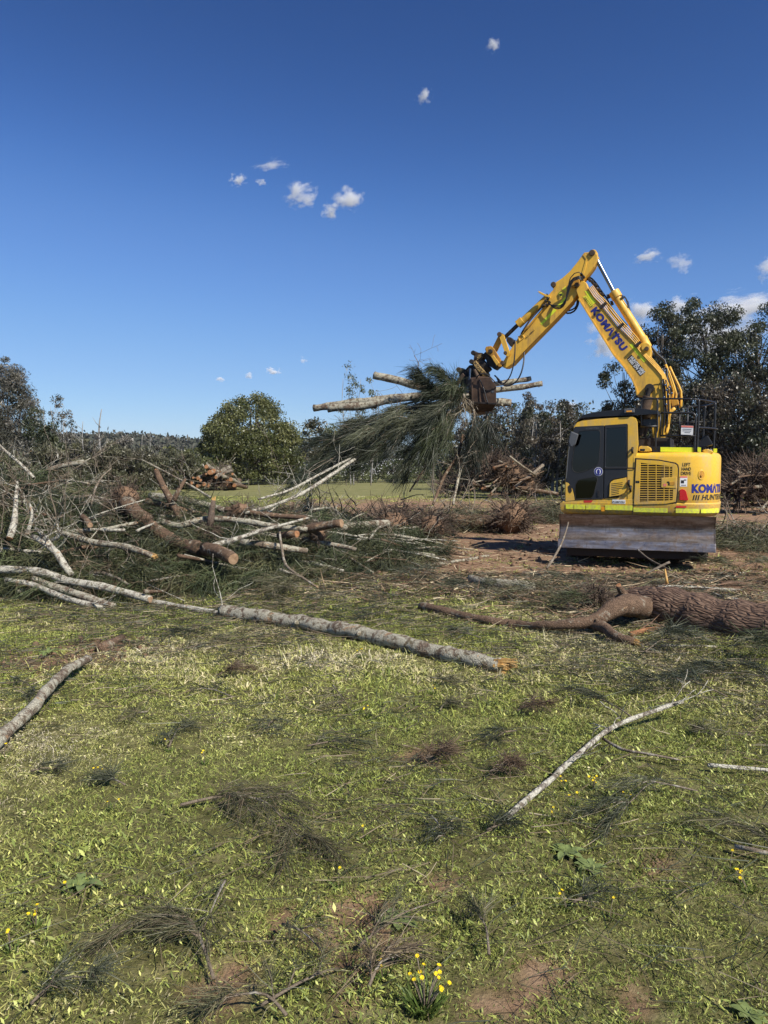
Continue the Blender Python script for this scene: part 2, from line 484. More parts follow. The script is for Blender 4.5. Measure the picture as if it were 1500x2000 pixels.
h = t.n('Math', {0: n2, 1: n3}, operation='ADD').outputs[0]
M['ground_soil'] = t.fin(cc, .95, t.bump(h, .7, .03), .15)
t = NT('soil_lump'); c = t.coord(); n2 = t.noise(c, 9, 6, .7)
M['soil_lump'] = t.fin(t.ramp(n2, [(.3, (.11, .068, .043)), (.6, (.21, .135, .086)), (.8, (.30, .20, .13))]), .95, t.bump(n2, .9, .03), .1)
t = NT('hill_cover'); c = t.coord(); n1 = t.noise(c, .02, 6, .7); n2 = t.noise(c, .15, 5)
M['hill_cover'] = t.fin(t.mix(t.mapr(n2, .35, .65), t.ramp(n1, [(.3, (.05, .055, .04)), (.7, (.09, .088, .06))]), (.06, .064, .045)), .95, t.bump(n2, 1.0, 3.0), .1)
plain('post_wood', (.14, .12, .095), .85, 0, .2, .25, 5, .3)
plain('wire', (.3, .3, .29), .5, .8)
# ------------------------------------------------------------------ ground sheet
def graded(lo, hi, f0, f1, step, grow):
    out = list(np.arange(f0, f1 + step, step)); s = step
    while out[-1] < hi: s *= grow; out.append(out[-1] + s)
    s = step
    while out[0] > lo: s *= grow; out.insert(0, out[0] - s)
    return np.array(out)
gx = graded(-3600, 3600, -8.5, 9.5, .10, 1.15); gy = graded(-60, 3200, 1.0, 15.0, .10, 1.12)
XX, YY = np.meshgrid(gx, gy)
ZZ = gz(XX, YY)
nv, nh = XX.shape
V = np.stack([XX.ravel(), YY.ravel(), ZZ.ravel()], 1)
ii = (np.arange(nv - 1)[:, None] * nh + np.arange(nh - 1)[None]).ravel()
Fq = np.stack([ii, ii + 1, ii + nh + 1, ii + nh], 1)
colr = np.zeros((len(V), 3)); colr[:, 0] = bare(V[:, 0], V[:, 1]); colr[:, 1] = sstep(35, 50, V[:, 1])
g = np_mesh('ground', V, [Fq], M['ground_soil'], colr, smooth=True); tag(g, kind='structure')
# far ridges
def ridge(name, d, prof, depth, base=-2, kind='structure'):
    """prof: photo (px, py) skyline at distance d"""
    pts = [P(a, b, d) for a, b in prof]
    n = len(pts); rows = 14; vs = []; fs = []
    for j in range(rows):
        t = j / (rows - 1); k = math.sin(t * math.pi) if t < .999 else 0
        for i, p in enumerate(pts):
            jx = (random.random() - .5) * depth * .02
            hgt = p.z * k + (random.random() - .5) * p.z * .06 * k
            vs.append((p.x + jx, d - depth * .5 + depth * t, base + max(0, hgt)))
    for j in range(rows - 1):
        for i in range(n - 1): fs.append((j * n + i, j * n + i + 1, (j + 1) * n + i + 1, (j + 1) * n + i))
    mb = MB(); mb.add(vs, fs); o = mb.build(name, M['hill_cover'], smooth=True); tag(o, kind=kind); return o
def dense(pts, step):
    out = []
    for (a, b), (c, e) in zip(pts[:-1], pts[1:]):
        n = max(1, int(abs(c - a) / step))
        for i in range(n): out.append((a + (c - a) * i / n, b + (e - b) * i / n))
    out.append(pts[-1]); return out
ridge('hill', 700, dense([(-900, 905), (-500, 872), (-200, 858), (60, 862), (180, 862), (250, 860), (330, 868), (400, 874), (520, 884), (640, 900), (740, 908), (850, 912)], 12), 260)
ridge('mountain', 2500, dense([(300, 905), (480, 892), (600, 884), (700, 876), (770, 868), (830, 874), (900, 884), (1000, 890), (1150, 886), (1400, 896), (1700, 900), (2300, 890)], 14), 700)

# ------------------------------------------------------------------ trees
def tree(name, label, px, py, d, height, prof, n_cl, cl_r, per, leaf, cols, weights=None, trunk_r=.16, trunks=1, bark_m='bark_tree', lean=0.0, group=None, shell=.55, cat='tree', crown0=None, flat=.75, droop=.5, spread=.3, limb=1.0, fill=1.0, zjit=.0):
    """prof: [(height fraction, radius m)]; py is where the base stands in the photo"""
    b = P(px, py, d); b.z = 0.0 if d < 300 else b.z
    root = empty(name, (b.x, b.y, gzf(b.x, b.y) if d < 300 else b.z)); tag(root, label, cat, group)
    hs = [p[0] for p in prof]; rs = [p[1] for p in prof]
    C = []
    wts = np.interp(np.linspace(hs[0], hs[-1], 200), hs, rs) ** 1.3; zz = np.linspace(hs[0], hs[-1], 200)
    for k in range(n_cl):
        h = RNG.choice(zz, p=wts / wts.sum()); r = np.interp(h, hs, rs)
        a = RNG.random() * 2 * math.pi; q = r * (shell + (1 - shell) * RNG.random()) if RNG.random() < fill else r * math.sqrt(RNG.random())
        C.append((math.cos(a) * q + lean * h * height, math.sin(a) * q, h * height))
    C = np.array(C)
    # wood
    mb = MB(); tops = []
    for k in range(trunks):
        a = random.random() * 6.28; o = Vector((math.cos(a), math.sin(a), 0)) * (trunk_r * 1.6 if trunks > 1 else 0)
        top = Vector((lean * height * .8, 0, height * .86)) + Vector((math.cos(a), math.sin(a), 0)) * (spread * (height * .25 if trunks > 1 else .3))
        pts, par = smooth_path([o + Vector((0, 0, -.2)), o.lerp(top, .35) + Vector((random.uniform(-1, 1), random.uniform(-1, 1), 0)) * height * .02, o.lerp(top, .7) + Vector((random.uniform(-1, 1), random.uniform(-1, 1), 0)) * height * .03, top], height * .06)
        mb.tube(pts, [trunk_r * (1 - .82 * t) * (1.0 if trunks == 1 else .75) for t in par], 7, lump=.06); tops.append((pts, par))
    nl = int(min(n_cl, 46) * limb)
    for c in C[RNG.permutation(len(C))[:nl]]:
        pts, par = tops[random.randrange(len(tops))]
        cz = max(.12 * height, c[2] - random.uniform(.12, .3) * height)
        j = min(range(len(pts)), key=lambda i: abs(pts[i].z - cz)); s0 = pts[j]
        e = Vector(c); m = s0.lerp(e, .5) + Vector((random.uniform(-.3, .3), random.uniform(-.3, .3), random.uniform(-.25, .1) * (e - s0).length))
        q, pr = smooth_path([s0, m, e], max(.35, height * .05)); r0 = trunk_r * (1 - .8 * par[j]) * .5
        mb.tube(q, [max(.012, r0 * (1 - .85 * t)) for t in pr], 5)
    mb.build('trunk', M[bark_m], root, smooth=True, fix=False)
    if per > 0:
        n = n_cl * per
        idx = np.repeat(np.arange(n_cl), per)
        off = RNG.normal(size=(n, 3)); off /= np.maximum(1e-6, np.linalg.norm(off, axis=1, keepdims=True)); off *= (RNG.random((n, 1)) ** .45)
        size = cl_r * (.6 + .8 * RNG.random(n_cl))
        pos = C[idx] + off * size[idx][:, None] * np.array([1, 1, flat])
        V, f = leaves(pos, leaf[0] * (.6 + .8 * RNG.random(n)), leaf[1] * (.6 + .8 * RNG.random(n)), droop)
        tint = mixcol(cols, n_cl, .18, weights)[idx] * (1 + .35 * (RNG.random((n, 1)) - .5) * 2)
        np_mesh('crown', V, f, M['tree_leaf'], np.repeat(np.clip(tint, 0, 1), 4, 0), root)
    return root
EU = [(.038, .048, .024), (.058, .068, .034), (.090, .098, .056), (.058, .060, .036)]
EUB = [(.070, .064, .044), (.092, .082, .056), (.058, .066, .040), (.125, .105, .075)]
OL = [(.085, .098, .032), (.13, .138, .048), (.17, .172, .066), (.10, .108, .038)]
GRY = [(.10, .098, .076), (.14, .132, .104), (.08, .082, .06), (.17, .155, .125)]
DK = [(.034, .044, .024), (.05, .062, .032), (.066, .076, .04)]
SC = [(.085, .088, .050), (.12, .12, .066), (.145, .138, .085), (.10, .09, .06)]
euprof = [(.30, .8), (.42, 2.2), (.58, 2.6), (.75, 2.9), (.9, 2.1), (1.0, .7)]
def eu(label, px, d, top, w, n_cl=70, **k):
    h = (915 - top) * d / F + EYE
    sc = w * d / F / 5.6
    return tree('eucalyptus_tree', label, px, 930, d, h, [(a, r * sc) for a, r in k.pop('prof', euprof)], n_cl, k.pop('cl', .62) * (sc ** .4), k.pop('per', 230), k.pop('leaf', (.15, .065)), k.pop('cols', EU), group='eucalypts at the edge of the clearing', **k)
eu('tall narrow eucalyptus with separate leaf clumps just right of the boom', 1288, 40, 604, 110, 46, trunk_r=.17, bark_m='bark_tree', prof=[(.5, 1.0), (.62, 1.9), (.75, 2.3), (.88, 2.5), (1.0, 1.0)])
eu('tallest eucalyptus of the right hand stand, domed crown against cloud', 1362, 42, 596, 170, 84, trunk_r=.2)
eu('broad eucalyptus crown beside the right edge of the picture', 1466, 41, 600, 190, 90, trunk_r=.2)
eu('dark eucalyptus reaching past the right edge, behind the yellow counterweight', 1560, 38, 640, 210, 90, trunk_r=.2, per=190)
eu('low eucalyptus with clumps showing left of the boom foot', 1218, 44, 690, 110, 44, prof=[(.35, 1.0), (.5, 2.4), (.7, 2.6), (.85, 2.3), (1.0, .9)], trunk_r=.13)
eu('shorter eucalyptus filling the gap behind the deck railing', 1330, 37, 740, 170, 80, prof=[(.1, 1.6), (.3, 2.6), (.6, 2.8), (.85, 2.3), (1.0, .8)], trunk_r=.14, cols=EUB)
eu('shorter dusky eucalyptus above the brush at the right edge', 1440, 35, 745, 180, 86, prof=[(.12, 1.6), (.3, 2.6), (.6, 2.8), (.85, 2.3), (1.0, .8)], trunk_r=.15, cols=EUB)
eu('pale trunked eucalyptus low at the far right margin', 1520, 33, 735, 150, 70, prof=[(.1, 1.6), (.3, 2.6), (.6, 2.8), (.85, 2.3), (1.0, .8)], trunk_r=.15, bark_m='bark_white')
# brownish thicket trees between grab and cab
bp = [(.12, 1.2), (.35, 2.4), (.6, 2.9), (.82, 2.6), (1.0, 1.1)]
for lab, px, top, w, d in (('rounded brown leaved tree directly behind the grab bucket', 1005, 772, 130, 55), ('brown leaved tree with pale limbs next to the cab mirror', 1085, 788, 110, 50),
                           ('thin brown tree half hidden by hanging branches under the grab', 940, 800, 100, 58), ('small brownish tree with bare stems between two brown trees', 1045, 800, 90, 46),
                           ('grey green tree peeping over the cab roof', 1135, 792, 100, 52), ('grey green tree behind the cab roof guard and boom foot', 1190, 800, 110, 48)):
    eu(lab, px, d, top, w, 62, prof=bp, cols=EUB if px < 1120 else EU, trunk_r=.12, trunks=3, bark_m='bark_white' if px in (1085, 1045) else 'bark_tree', per=170, leaf=(.17, .07), cl=.6)
# wispy tall tree seen above the held logs
for lab, px, top, w in (('tall wispy sapling tree standing above the held logs', 688, 708, 60), ('second wispy sapling tree right of the tall wispy one', 722, 734, 44)):
    d = 78; h = (915 - top) * d / F + EYE; sc = w * d / F / 2
    tree('sapling_tree', lab, px, 945, d, h, [(.25, .5 * sc), (.45, 1.0 * sc), (.65, .9 * sc), (.85, .6 * sc), (1, .15 * sc)], 34, .55, 46, (.26, .10), [(.10, .115, .06), (.13, .14, .08)], trunk_r=.09, trunks=2, bark_m='bark_white', group='wispy saplings beyond the field', limb=.8)
# big rounded tree
d = 80; h = (915 - 776) * d / F + EYE
tree('broad_tree', 'large dense rounded olive green tree standing alone beyond the field', 492, 946, d, h, [(.02, 4.3), (.15, 5.0), (.35, 5.25), (.55, 4.9), (.75, 3.7), (.9, 2.2), (1.0, .8)], 360, .95, 150, (.24, .13), OL, trunk_r=.35, trunks=4, bark_m='bark_tree', shell=.72, fill=.85, limb=.8, droop=.25)
tree('broad_tree', 'small loose olive tree joined to the left flank of the big rounded tree', 412, 946, 79, 6.2, [(.05, 1.2), (.4, 1.7), (.75, 1.3), (1, .4)], 60, .6, 90, (.3, .14), OL, trunk_r=.12, trunks=2, droop=.3)
# middle-distance tree line
for k, (lab, px, top, w, cols, d) in enumerate((('hazy green tree just right of the big rounded tree', 612, 822, 70, SC, 100), ('hazy olive tree below the held log ends', 655, 832, 70, OL, 104), ('dusky tree under the middle of the held logs', 705, 846, 80, SC, 110),
                                ('dark tree behind the drooping foliage', 760, 850, 90, DK, 96), ('olive tree behind the hanging dark branches', 870, 846, 90, OL, 92), ('dusky tree left of the brown thicket', 905, 838, 80, SC, 84))):
    h = (915 - top) * d / F + EYE; sc = w * d / F / 5
    tree('field_tree', lab, px, 945, d, h, [(.05, 2.0 * sc), (.3, 2.6 * sc), (.6, 2.4 * sc), (.85, 1.5 * sc), (1, .5 * sc)], 60, .8, 62, (.42, .18), cols, trunk_r=.14, trunks=2, group='tree line beyond the field', droop=.3)
# left stand
tree('casuarina_tree', 'tall grey feathery casuarina at the left edge of the picture', 22, 930, 52, 9.6, [(.15, 1.4), (.4, 1.8), (.6, 1.6), (.8, 1.05), (.93, .55), (1.0, .15)], 190, .55, 130, (.26, .045), GRY, trunk_r=.14, trunks=3, spread=.25, group='casuarinas on the left', droop=.1, limb=1.0)
tree('casuarina_tree', 'second grey casuarina mostly outside the left edge', -45, 930, 50, 9.0, [(.2, 1.2), (.4, 1.7), (.65, 1.5), (.85, .8), (1.0, .2)], 120, .5, 90, (.26, .045), GRY, trunk_r=.14, trunks=2, group='casuarinas on the left', droop=.1)
tree('evergreen_tree', 'dark narrow evergreen between grey casuarina and green bushy tree', 70, 930, 50, 5.6, [(.05, .9), (.3, 1.05), (.6, .85), (.85, .5), (1, .12)], 80, .45, 90, (.22, .07), DK, trunk_r=.1, droop=.3)
tree('evergreen_tree', 'green bushy conical tree right of the dark narrow evergreen', 98, 930, 48, 4.9, [(.05, .75), (.3, .85), (.6, .7), (.85, .35), (1, .08)], 75, .4, 90, (.22, .08), [(.07, .085, .04), (.05, .062, .03), (.09, .10, .05)], trunk_r=.1, droop=.3)
for lab, px, top, w in (('thin pale stemmed tree with sparse crown behind the conical tree', 116, 770, 34), ('thinner pale tree leaning beside the sparse crowned one', 138, 800, 22), ('faint bare tree behind the grey casuarina', 76, 778, 30), ('spindly tree with tiny crown above the scrub', 232, 842, 26)):
    d = 62; h = (915 - top) * d / F + EYE; sc = w * d / F / 2
    tree('sparse_tree', lab, px, 930, d, h, [(.35, .4 * sc), (.6, 1.0 * sc), (.8, .8 * sc), (1, .25 * sc)], 26, .4, 42, (.2, .08), GRY, trunk_r=.085, trunks=2, bark_m='bark_white', group='sparse pale trees on the left', limb=1.0)
# dead standing trunks
for lab, px, top, d, r in (('tall bleached dead trunk standing alone above the scrub', 199, 800, 58, .10), ('short leaning dead snag left of the bleached trunk', 164, 824, 60, .07), ('thin dead stem among the grey scrub', 275, 850, 64, .05), ('dead stem near the foot of the ridge', 296, 842, 70, .05)):
    h = (915 - top) * d / F + EYE; b = P(px, 930, d); rt = empty('dead_tree', (b.x, b.y, 0)); tag(rt, lab, 'dead tree', 'dead trunks on the left')
    mb = MB(); q, pr = smooth_path([Vector((0, 0, -.2)), Vector((random.uniform(-.1, .1), 0, h * .4)), Vector((random.uniform(-.15, .15), 0, h * .75)), Vector((random.uniform(-.2, .2), 0, h))], .4)
    mb.tube(q, [r * (1 - .7 * t) for t in pr], 7, lump=.1); mb.build('trunk', M['bark_white'], rt, smooth=True)
    for k in range(6):
        mb = MB(); z = h * random.uniform(.3, .9); a = random.random() * 6.28; l = random.uniform(.3, .9)
        mb.tube([(0, 0, z), (math.cos(a) * l * .6, math.sin(a) * l * .6, z + l * .5), (math.cos(a) * l, math.sin(a) * l, z + l * 1.1)], [r * .35, r * .22, r * .08], 5)
        mb.build('limb', M['bark_white'], rt, smooth=True)
# scrub and flowering hedge
sh = [('grey green scrub bush below the bleached dead trunk', 190, 885, 60, 70, GRY), ('grey scrub bush left of the bleached dead trunk', 140, 880, 56, 80, SC), ('tall bare stemmed scrub bush right of the bleached dead trunk', 250, 872, 62, 80, GRY),
      ('grey bush at the foot of the ridge', 310, 884, 66, 80, GRY), ('green bush beside the upright broken stump', 350, 895, 60, 90, SC), ('scrub bush at the left edge under the casuarina', 40, 880, 44, 90, GRY), ('dusky scrub bush under the evergreens', 95, 888, 42, 80, SC),
      ('dark scrub behind the brush heap on the left', 5, 890, 36, 90, SC), ('pale green bush below the ridge', 380, 900, 62, 90, OL), ('olive scrub bush between the dead stems', 272, 884, 58, 80, SC), ('dusky scrub bush under the spindly tree', 225, 880, 57, 80, SC), ('olive scrub bush behind the leaning snag', 165, 874, 61, 80, SC), ('olive bush left of the big rounded tree', 345, 886, 68, 80, OL)]
for lab, px, top, d, w, cols in sh:
    h = max(1.2, (915 - top + 14) * d / F + EYE); sc = w * d / F / 1.7
    tree('scrub_bush', lab, px, 935, d, h, [(.02, .8 * sc), (.3, 1.0 * sc), (.6, .9 * sc), (.85, .6 * sc), (1, .3 * sc)], 64, .5, 90, (.24, .08), cols, trunk_r=.035, trunks=3, group='scrub on the left', cat='bush', spread=.6)
def flowering(lab, px, top, d, w):
    h = max(1.0, (915 - top) * d / F + EYE); sc = w * d / F / 2
    r = tree('flowering_bush', lab, px, 945, d, h, [(.02, .9 * sc), (.3, 1.0 * sc), (.6, .9 * sc), (.85, .6 * sc), (1, .3 * sc)], 44, .5, 60, (.24, .1), [(.11, .13, .055), (.14, .16, .07), (.09, .105, .045)], trunk_r=.05, trunks=3, group='flowering hedge beyond the field', cat='bush')
    n = 260; a = RNG.random(n) * 6.28; q = RNG.random(n); z = h * (.35 + .68 * RNG.random(n)); rr = sc * np.interp(z / h, [.3, .6, .85, 1.05], [1.05, .95, .7, .3])
    V, f = leaves(np.stack([np.cos(a) * rr, np.sin(a) * rr, z], 1), .16, .14, 0)
    np_mesh('blossom', V, f, M['petal'], np.repeat(np.full((n, 3), .62), 4, 0), r)
for k, (px, top, w, nm) in enumerate(((575, 900, 70, 'white flowered bush right of the big rounded tree'), (640, 905, 70, 'white flowered bush behind the fence below the log ends'), (770, 897, 80, 'white flowered bush below the blue mountain'), (815, 893, 70, 'tallest white flowered bush left of the pale pole'), (870, 900, 70, 'white flowered bush right of the pale pole'), (700, 905, 70, 'white flowered bush under the drooping foliage'), (335, 905, 80, 'white flecked bush behind the upright broken stump'))):
    flowering(nm, px, top, 84 + (k % 3) * 2, w)
# forest cover on the near hill and behind the right stand
n = 5200; V_l = []
cx = RNG.uniform(-520, 120, n); cy = RNG.uniform(575, 745, n)
hp = [(P(a, b, 700).x, P(a, b, 700).z) for a, b in ((-900, 905), (-500, 872), (-200, 858), (60, 862), (180, 862), (250, 860), (330, 868), (400, 874), (520, 884), (640, 900), (740, 908), (850, 912))]
hz_ = np.interp(cx, [h[0] for h in hp], [h[1] for h in hp]) * np.sin(np.clip((cy - 570) / 260, 0, 1) * math.pi)
per = 10; idx = np.repeat(np.arange(n), per); off = RNG.normal(size=(n * per, 3)) * np.array([2.4, 2.4, 2.6])
pos = np.stack([cx, cy, hz_ - 1 + 3], 1)[idx] + off
Vv, f = leaves(pos, 4.0 * (.6 + .8 * RNG.random(len(pos))), 2.4 * (.6 + .8 * RNG.random(len(pos))), .1)
tc = mixcol([(.06, .064, .048), (.08, .08, .06), (.10, .092, .072), (.05, .056, .04)], n, .2)[idx]
tag(np_mesh('far_woodland', Vv, f, M['far_leaf'], np.repeat(tc, 4, 0)), 'grey green woodland covering the low distant ridge', 'woodland', None, 'stuff')
# understorey mass behind the right stand (reads as one dark wood)
n = 900; cx = RNG.uniform(8, 60, n); cy = RNG.uniform(52, 70, n); hh = RNG.uniform(.3, 5.2, n); per = 36
idx = np.repeat(np.arange(n), per); pos = np.stack([cx, cy, hh], 1)[idx] + RNG.normal(size=(n * per, 3)) * np.array([.8, .8, .6])
Vv, f = leaves(pos, .42 * (.6 + .8 * RNG.random(len(pos))), .18 * (.6 + .8 * RNG.random(len(pos))), .3)
tag(np_mesh('far_woodland', Vv, f, M['far_leaf'], np.repeat(mixcol(EU + DK + EUB, n, .2)[idx], 4, 0)), 'dim bushland closing the view behind the eucalypts on the right', 'woodland', None, 'stuff')
# fence on the far side of the field, pale pole
fe = empty('post_and_wire_fence', (0, 72, 0)); tag(fe, 'low post and wire fence across the far side of the field', 'fence')
fx = [P(px, 945, 72).x for px in range(300, 1000, 47)]
for x in fx:
    x += random.uniform(-.2, .2); mb = MB(); mb.tube([(x, 0, -.2), (x + random.uniform(-.04, .04), 0, random.uniform(.65, .8))], .035, 7); mb.build('post', M['post_wood'], fe)
for z in (.3, .48, .64):
    mb = MB(); mb.tube([(fx[0], 0, z), (fx[-1], 0, z)], .006, 4); mb.build('wire', M['wire'], fe)
b = P(845, 950, 66); mb = MB(); mb.tube([(0, 0, -.3), (.03, 0, 3.0), (.0, 0, 4.4)], [.13, .11, .09], 10); o = mb.build('wooden_pole', M['post_wood']); o.location = (b.x, b.y, 0)
tag(o, 'pale weathered pole standing in the field below the grab', 'pole')
# ------------------------------------------------------------------ the excavator (local X = front, Y = its left side, Z = up)
MC = Vector((5.17, 15.34, 0)); MA = math.radians(156)
FV = Vector((math.cos(MA), math.sin(MA), 0)); LV = Vector((-math.sin(MA), math.cos(MA), 0))
EX = empty('excavator', (MC.x, MC.y, 0), MA)
tag(EX, 'yellow and black crawler excavator with raised boom gripping a load of felled timber', 'excavator')
def ml(px, py, y):
    """photo pixel -> machine (x, z) on the vertical plane at local y"""
    r = ray(px, py); o = Vector((0, 0, EYE))
    t = ((MC + LV * y) - o).dot(LV) / r.dot(LV)
    p = o + r * t
    return ((p - MC).dot(FV), p.z)
def ml3(px, py, y):
    x, z = ml(px, py, y); return Vector((x, y, z))
def mpoly(pts, y): return [ml(a, b, y) for a, b in pts]
def plate(name, pts, y, th, mat, parent, holes=(), bevel=.004, inset=0.0):
    mb = MB(); mb.prism(mpoly(pts, y), [mpoly(h, y) for h in holes], y - inset, y - inset - th)
    return mb.build(name, M[mat], parent, bevel=bevel)
def rail(name, pts, y, r, mat, parent, seg=8, step=.06):
    q = [Vector((*(ml(a, b, yy)[:1]), yy, ml(a, b, yy)[1])) for a, b, yy in [(p + (y,))[:3] for p in pts]]
    path, _ = smooth_path(q, step) if len(q) > 2 else (q, None)
    mb = MB(); mb.tube(path, r, seg); return mb.build(name, M[mat], parent, smooth=True)
def stiff(name, pts, r, mat, parent, seg=8):
    mb = MB(); mb.tube([ml3(*p) for p in pts], r, seg); return mb.build(name, M[mat], parent, auto=40)
_txt = {}
def text_mesh(s, bold=0.0, sp=1.0):
    cu = bpy.data.curves.new('txt', 'FONT'); cu.body = s; cu.size = 1.0; cu.offset = bold; cu.space_character = sp
    cu.extrude = 0.0; cu.resolution_u = 3
    o = bpy.data.objects.new('txt', cu); COL.objects.link(o)
    dg = bpy.context.evaluated_depsgraph_get(); dg.update()
    me = bpy.data.meshes.new_from_object(o.evaluated_get(dg))
    bpy.data.objects.remove(o); bpy.data.curves.remove(cu)
    vs = np.array([v.co[:2] for v in me.vertices]); fs = [tuple(p.vertices) for p in me.polygons]
    bpy.data.meshes.remove(me)
    vs -= vs.min(0); vs /= vs.max(0)
    return vs, fs
def lettering(s, a, b, hpx, y, mat, parent, bold=0.0, sp=1.0, off=.004, wrap=None, slant=0.0):
    """text from photo pixel a (lower left) to b (lower right), hpx tall, on the plane at local y"""
    vs, fs = text_mesh(s, bold, sp)
    A = ml3(a[0], a[1], y); B = ml3(b[0], b[1], y)
    u = (B - A); ln = u.length; u.normalize(); n = Vector((0, 1, 0)); v = n.cross(u)
    hh = hpx / F * (P(*a, 1) - Vector((0, 0, EYE))).length * ((MC + FV * A.x + LV * y).y)
    pts = []
    for x, q in vs:
        p = A + u * ((x + slant * q) * ln) + v * (q * hh)
        pts.append(wrap(p, off) if wrap else p + n * off)
    mb = MB(); mb.add(pts, fs)
    return mb.build('lettering', M[mat], parent, fix=False)

YS = 1.22                                             # left flank plane
# ---- rear body: plan outline lofted over a rounded section
def plan(inset=0.0, xf=0.0):
    pts = []
    R = 1.50 - inset; hw = YS - inset
    n = 30
    pts.append((xf, hw))
    for i in range(n + 1):
        a = math.pi / 2 * i / n
        e = .62
        x = -.42 - (R - .42) * (math.sin(a) ** e if a > 0 else 0)
        y = hw * (math.cos(a) ** .42 if a < math.pi / 2 - 1e-6 else 0)
        pts.append((x, y))
    pts += [(x, -y) for x, y in reversed(pts[:-1])]
    return pts
def loft(sections, mp=None):
    """sections: list of (ring of (x, y), z)"""
    mb = MB(); k = len(sections[0][0]); vs = []; fs = []
    for ring, z in sections: vs += [(x, y, z) for x, y in ring]
    for i in range(len(sections) - 1):
        for j in range(k):
            j2 = (j + 1) % k
            fs.append((i * k + j, i * k + j2, (i + 1) * k + j2, (i + 1) * k + j))
    fs.append(tuple(range(k - 1, -1, -1))); fs.append(tuple((len(sections) - 1) * k + j for j in range(k)))
    mb.add(vs, fs); return mb
body = loft([(plan(.10), 1.03), (plan(.015), 1.06), (plan(0), 1.10), (plan(0), 1.90), (plan(.012), 1.95), (plan(.05), 1.985), (plan(.13), 2.0)]).build('rear_body', M['paint_body'], EX, auto=35)
PL = plan(0)
def wrap_flank(p, off):
    """carry a point of the flat flank on round the counterweight by arc length"""
    s = -p.x
    acc = 0.0
    for i in range(len(PL) // 2):
        a = Vector(PL[i]); b = Vector(PL[i + 1]); l = (b - a).length
        if acc + l >= s or i == len(PL) // 2 - 1:
            f = (s - acc) / max(l, 1e-9); q = a.lerp(b, f); t = (b - a).normalized(); n = Vector((-t.y, t.x))
            if n.dot(q) < 0: n = -n
            return Vector((q.x + n.x * off, q.y + n.y * off, p.z))
        acc += l
# ---- platform skirt right round, with rounded lower lip
def skirt(inset): 
    r = plan(inset, 1.34 - inset)
    return r
sk = loft([(skirt(.16), .80), (skirt(.07), .815), (skirt(.02), .85), (skirt(.0), .90), (skirt(-.012), 1.045), (skirt(.01), 1.07)]).build('platform_skirt', M['paint_body'], EX, auto=35)
for a, b in ((1105, 1120), (1121.5, 1143), (1144.5, 1173), (1182, 1235.5)):
    plate('reflective_strip', [(a, 984.6 + (a - 1100) * .022), (b, 984.6 + (b - 1100) * .022), (b, 993.6 + (b - 1100) * .026), (a, 993.6 + (a - 1100) * .026)], YS + .0185, .004, 'tape', sk, bevel=0)
def strip_wrap(x0, x1, z0, z1, mat, name, off=.016):
    mb = MB(); n = 10; vs = []; fs = []
    for i in range(n + 1):
        x = x0 + (x1 - x0) * i / n
        for z in (z0, z1): vs.append(wrap_flank(Vector((x, YS, z)), off))
    for i in range(n): fs.append((2 * i, 2 * i + 2, 2 * i + 3, 2 * i + 1))
    mb.add(vs, fs); return mb.build(name, M[mat], sk)
x_at = lambda px: ml(px, 995, YS)[0]
zt = ml(1270, 992, YS)[1]; zb = ml(1270, 1000.5, YS)[1]
strip_wrap(x_at(1237.5), x_at(1304), zb, zt, 'tape', 'reflective_strip', .018)
strip_wrap(x_at(1320), x_at(1366), zb, zt, 'tape', 'reflective_strip', .018)
strip_wrap(x_at(1369.5), x_at(1369.5) - .50, zb, zt, 'tape', 'reflective_strip', .018)
strip_wrap(x_at(1320), x_at(1340), zt + .015, zt + .05, 'red_print', 'warning_strip', .018)
strip_wrap(x_at(1174.5), x_at(1181), zb, zt, 'amber_lens', 'warning_decal', .018)
for px in (1139.5, 1151):
    stiff('bolt', [(px, 999, YS + .0), (px, 999, YS + .02)], .012, 'grime', sk)
plate('seam', [(1236.2, 985), (1237.4, 985), (1235.6, 1006), (1234.4, 1006)], YS + .0195, .004, 'black_print', sk, bevel=0)
# ---- service panel with grille in the rear body
pan = [(1242.7, 897.5), (1286.7, 900), (1318, 906), (1322, 909), (1323.5, 916), (1322.5, 953), (1319.5, 980.5), (1300, 984), (1238, 985.6)]
groove = [(1240.5, 894.5), (1287, 897.4), (1320, 903.6), (1325, 908), (1326.3, 916), (1325, 954), (1321.5, 983.4), (1300, 986.6), (1236.5, 986.9)]
plate('panel_gap', groove, YS + .003, .004, 'black_print', body, bevel=0)
h_up = [(1251.5, 904), (1313, 911.5), (1312.5, 932), (1291, 933), (1290.5, 952.5), (1314.5, 955), (1313.5, 977), (1249, 981)]
svc = plate('service_panel', pan, YS + .024, .02, 'paint_body', body, holes=[h_up], bevel=.003)
plate('grille_backing', h_up, YS + .0065, .002, 'grime', svc, bevel=0)
for i in range(17):
    y = 907.2 + i * 4.45
    x1 = 1312.8 if (y < 932 or y > 955) else 1290.5
    if y > 955: x1 = 1314
    y_l = 904.5 + (981 - 904.5) * ((y - 904.5) / 76.0)
    plate('grille_slat', [(1250, y_l - .85), (x1, y - .55), (x1, y + .75), (1250, y_l + .55)], YS + .022, .012, 'paint_body', svc, bevel=0)
for xv, ya, yb in ((1265.5, 905, 980.5), (1281.5, 907.5, 980), (1297.5, 909, 933), (1297, 952.8, 979), (1307.5, 910.5, 932.5), (1307, 954, 978)):
    plate('grille_bar', [(xv - .7, ya), (xv + .7, ya), (xv + .5, yb), (xv - .9, yb)], YS + .0235, .014, 'paint_body', svc, bevel=0)
lat = plate('latch_plate', [(1292, 934), (1321, 931.5), (1321, 953.5), (1291.5, 952)], YS + .032, .012, 'paint_body', svc, bevel=.004)
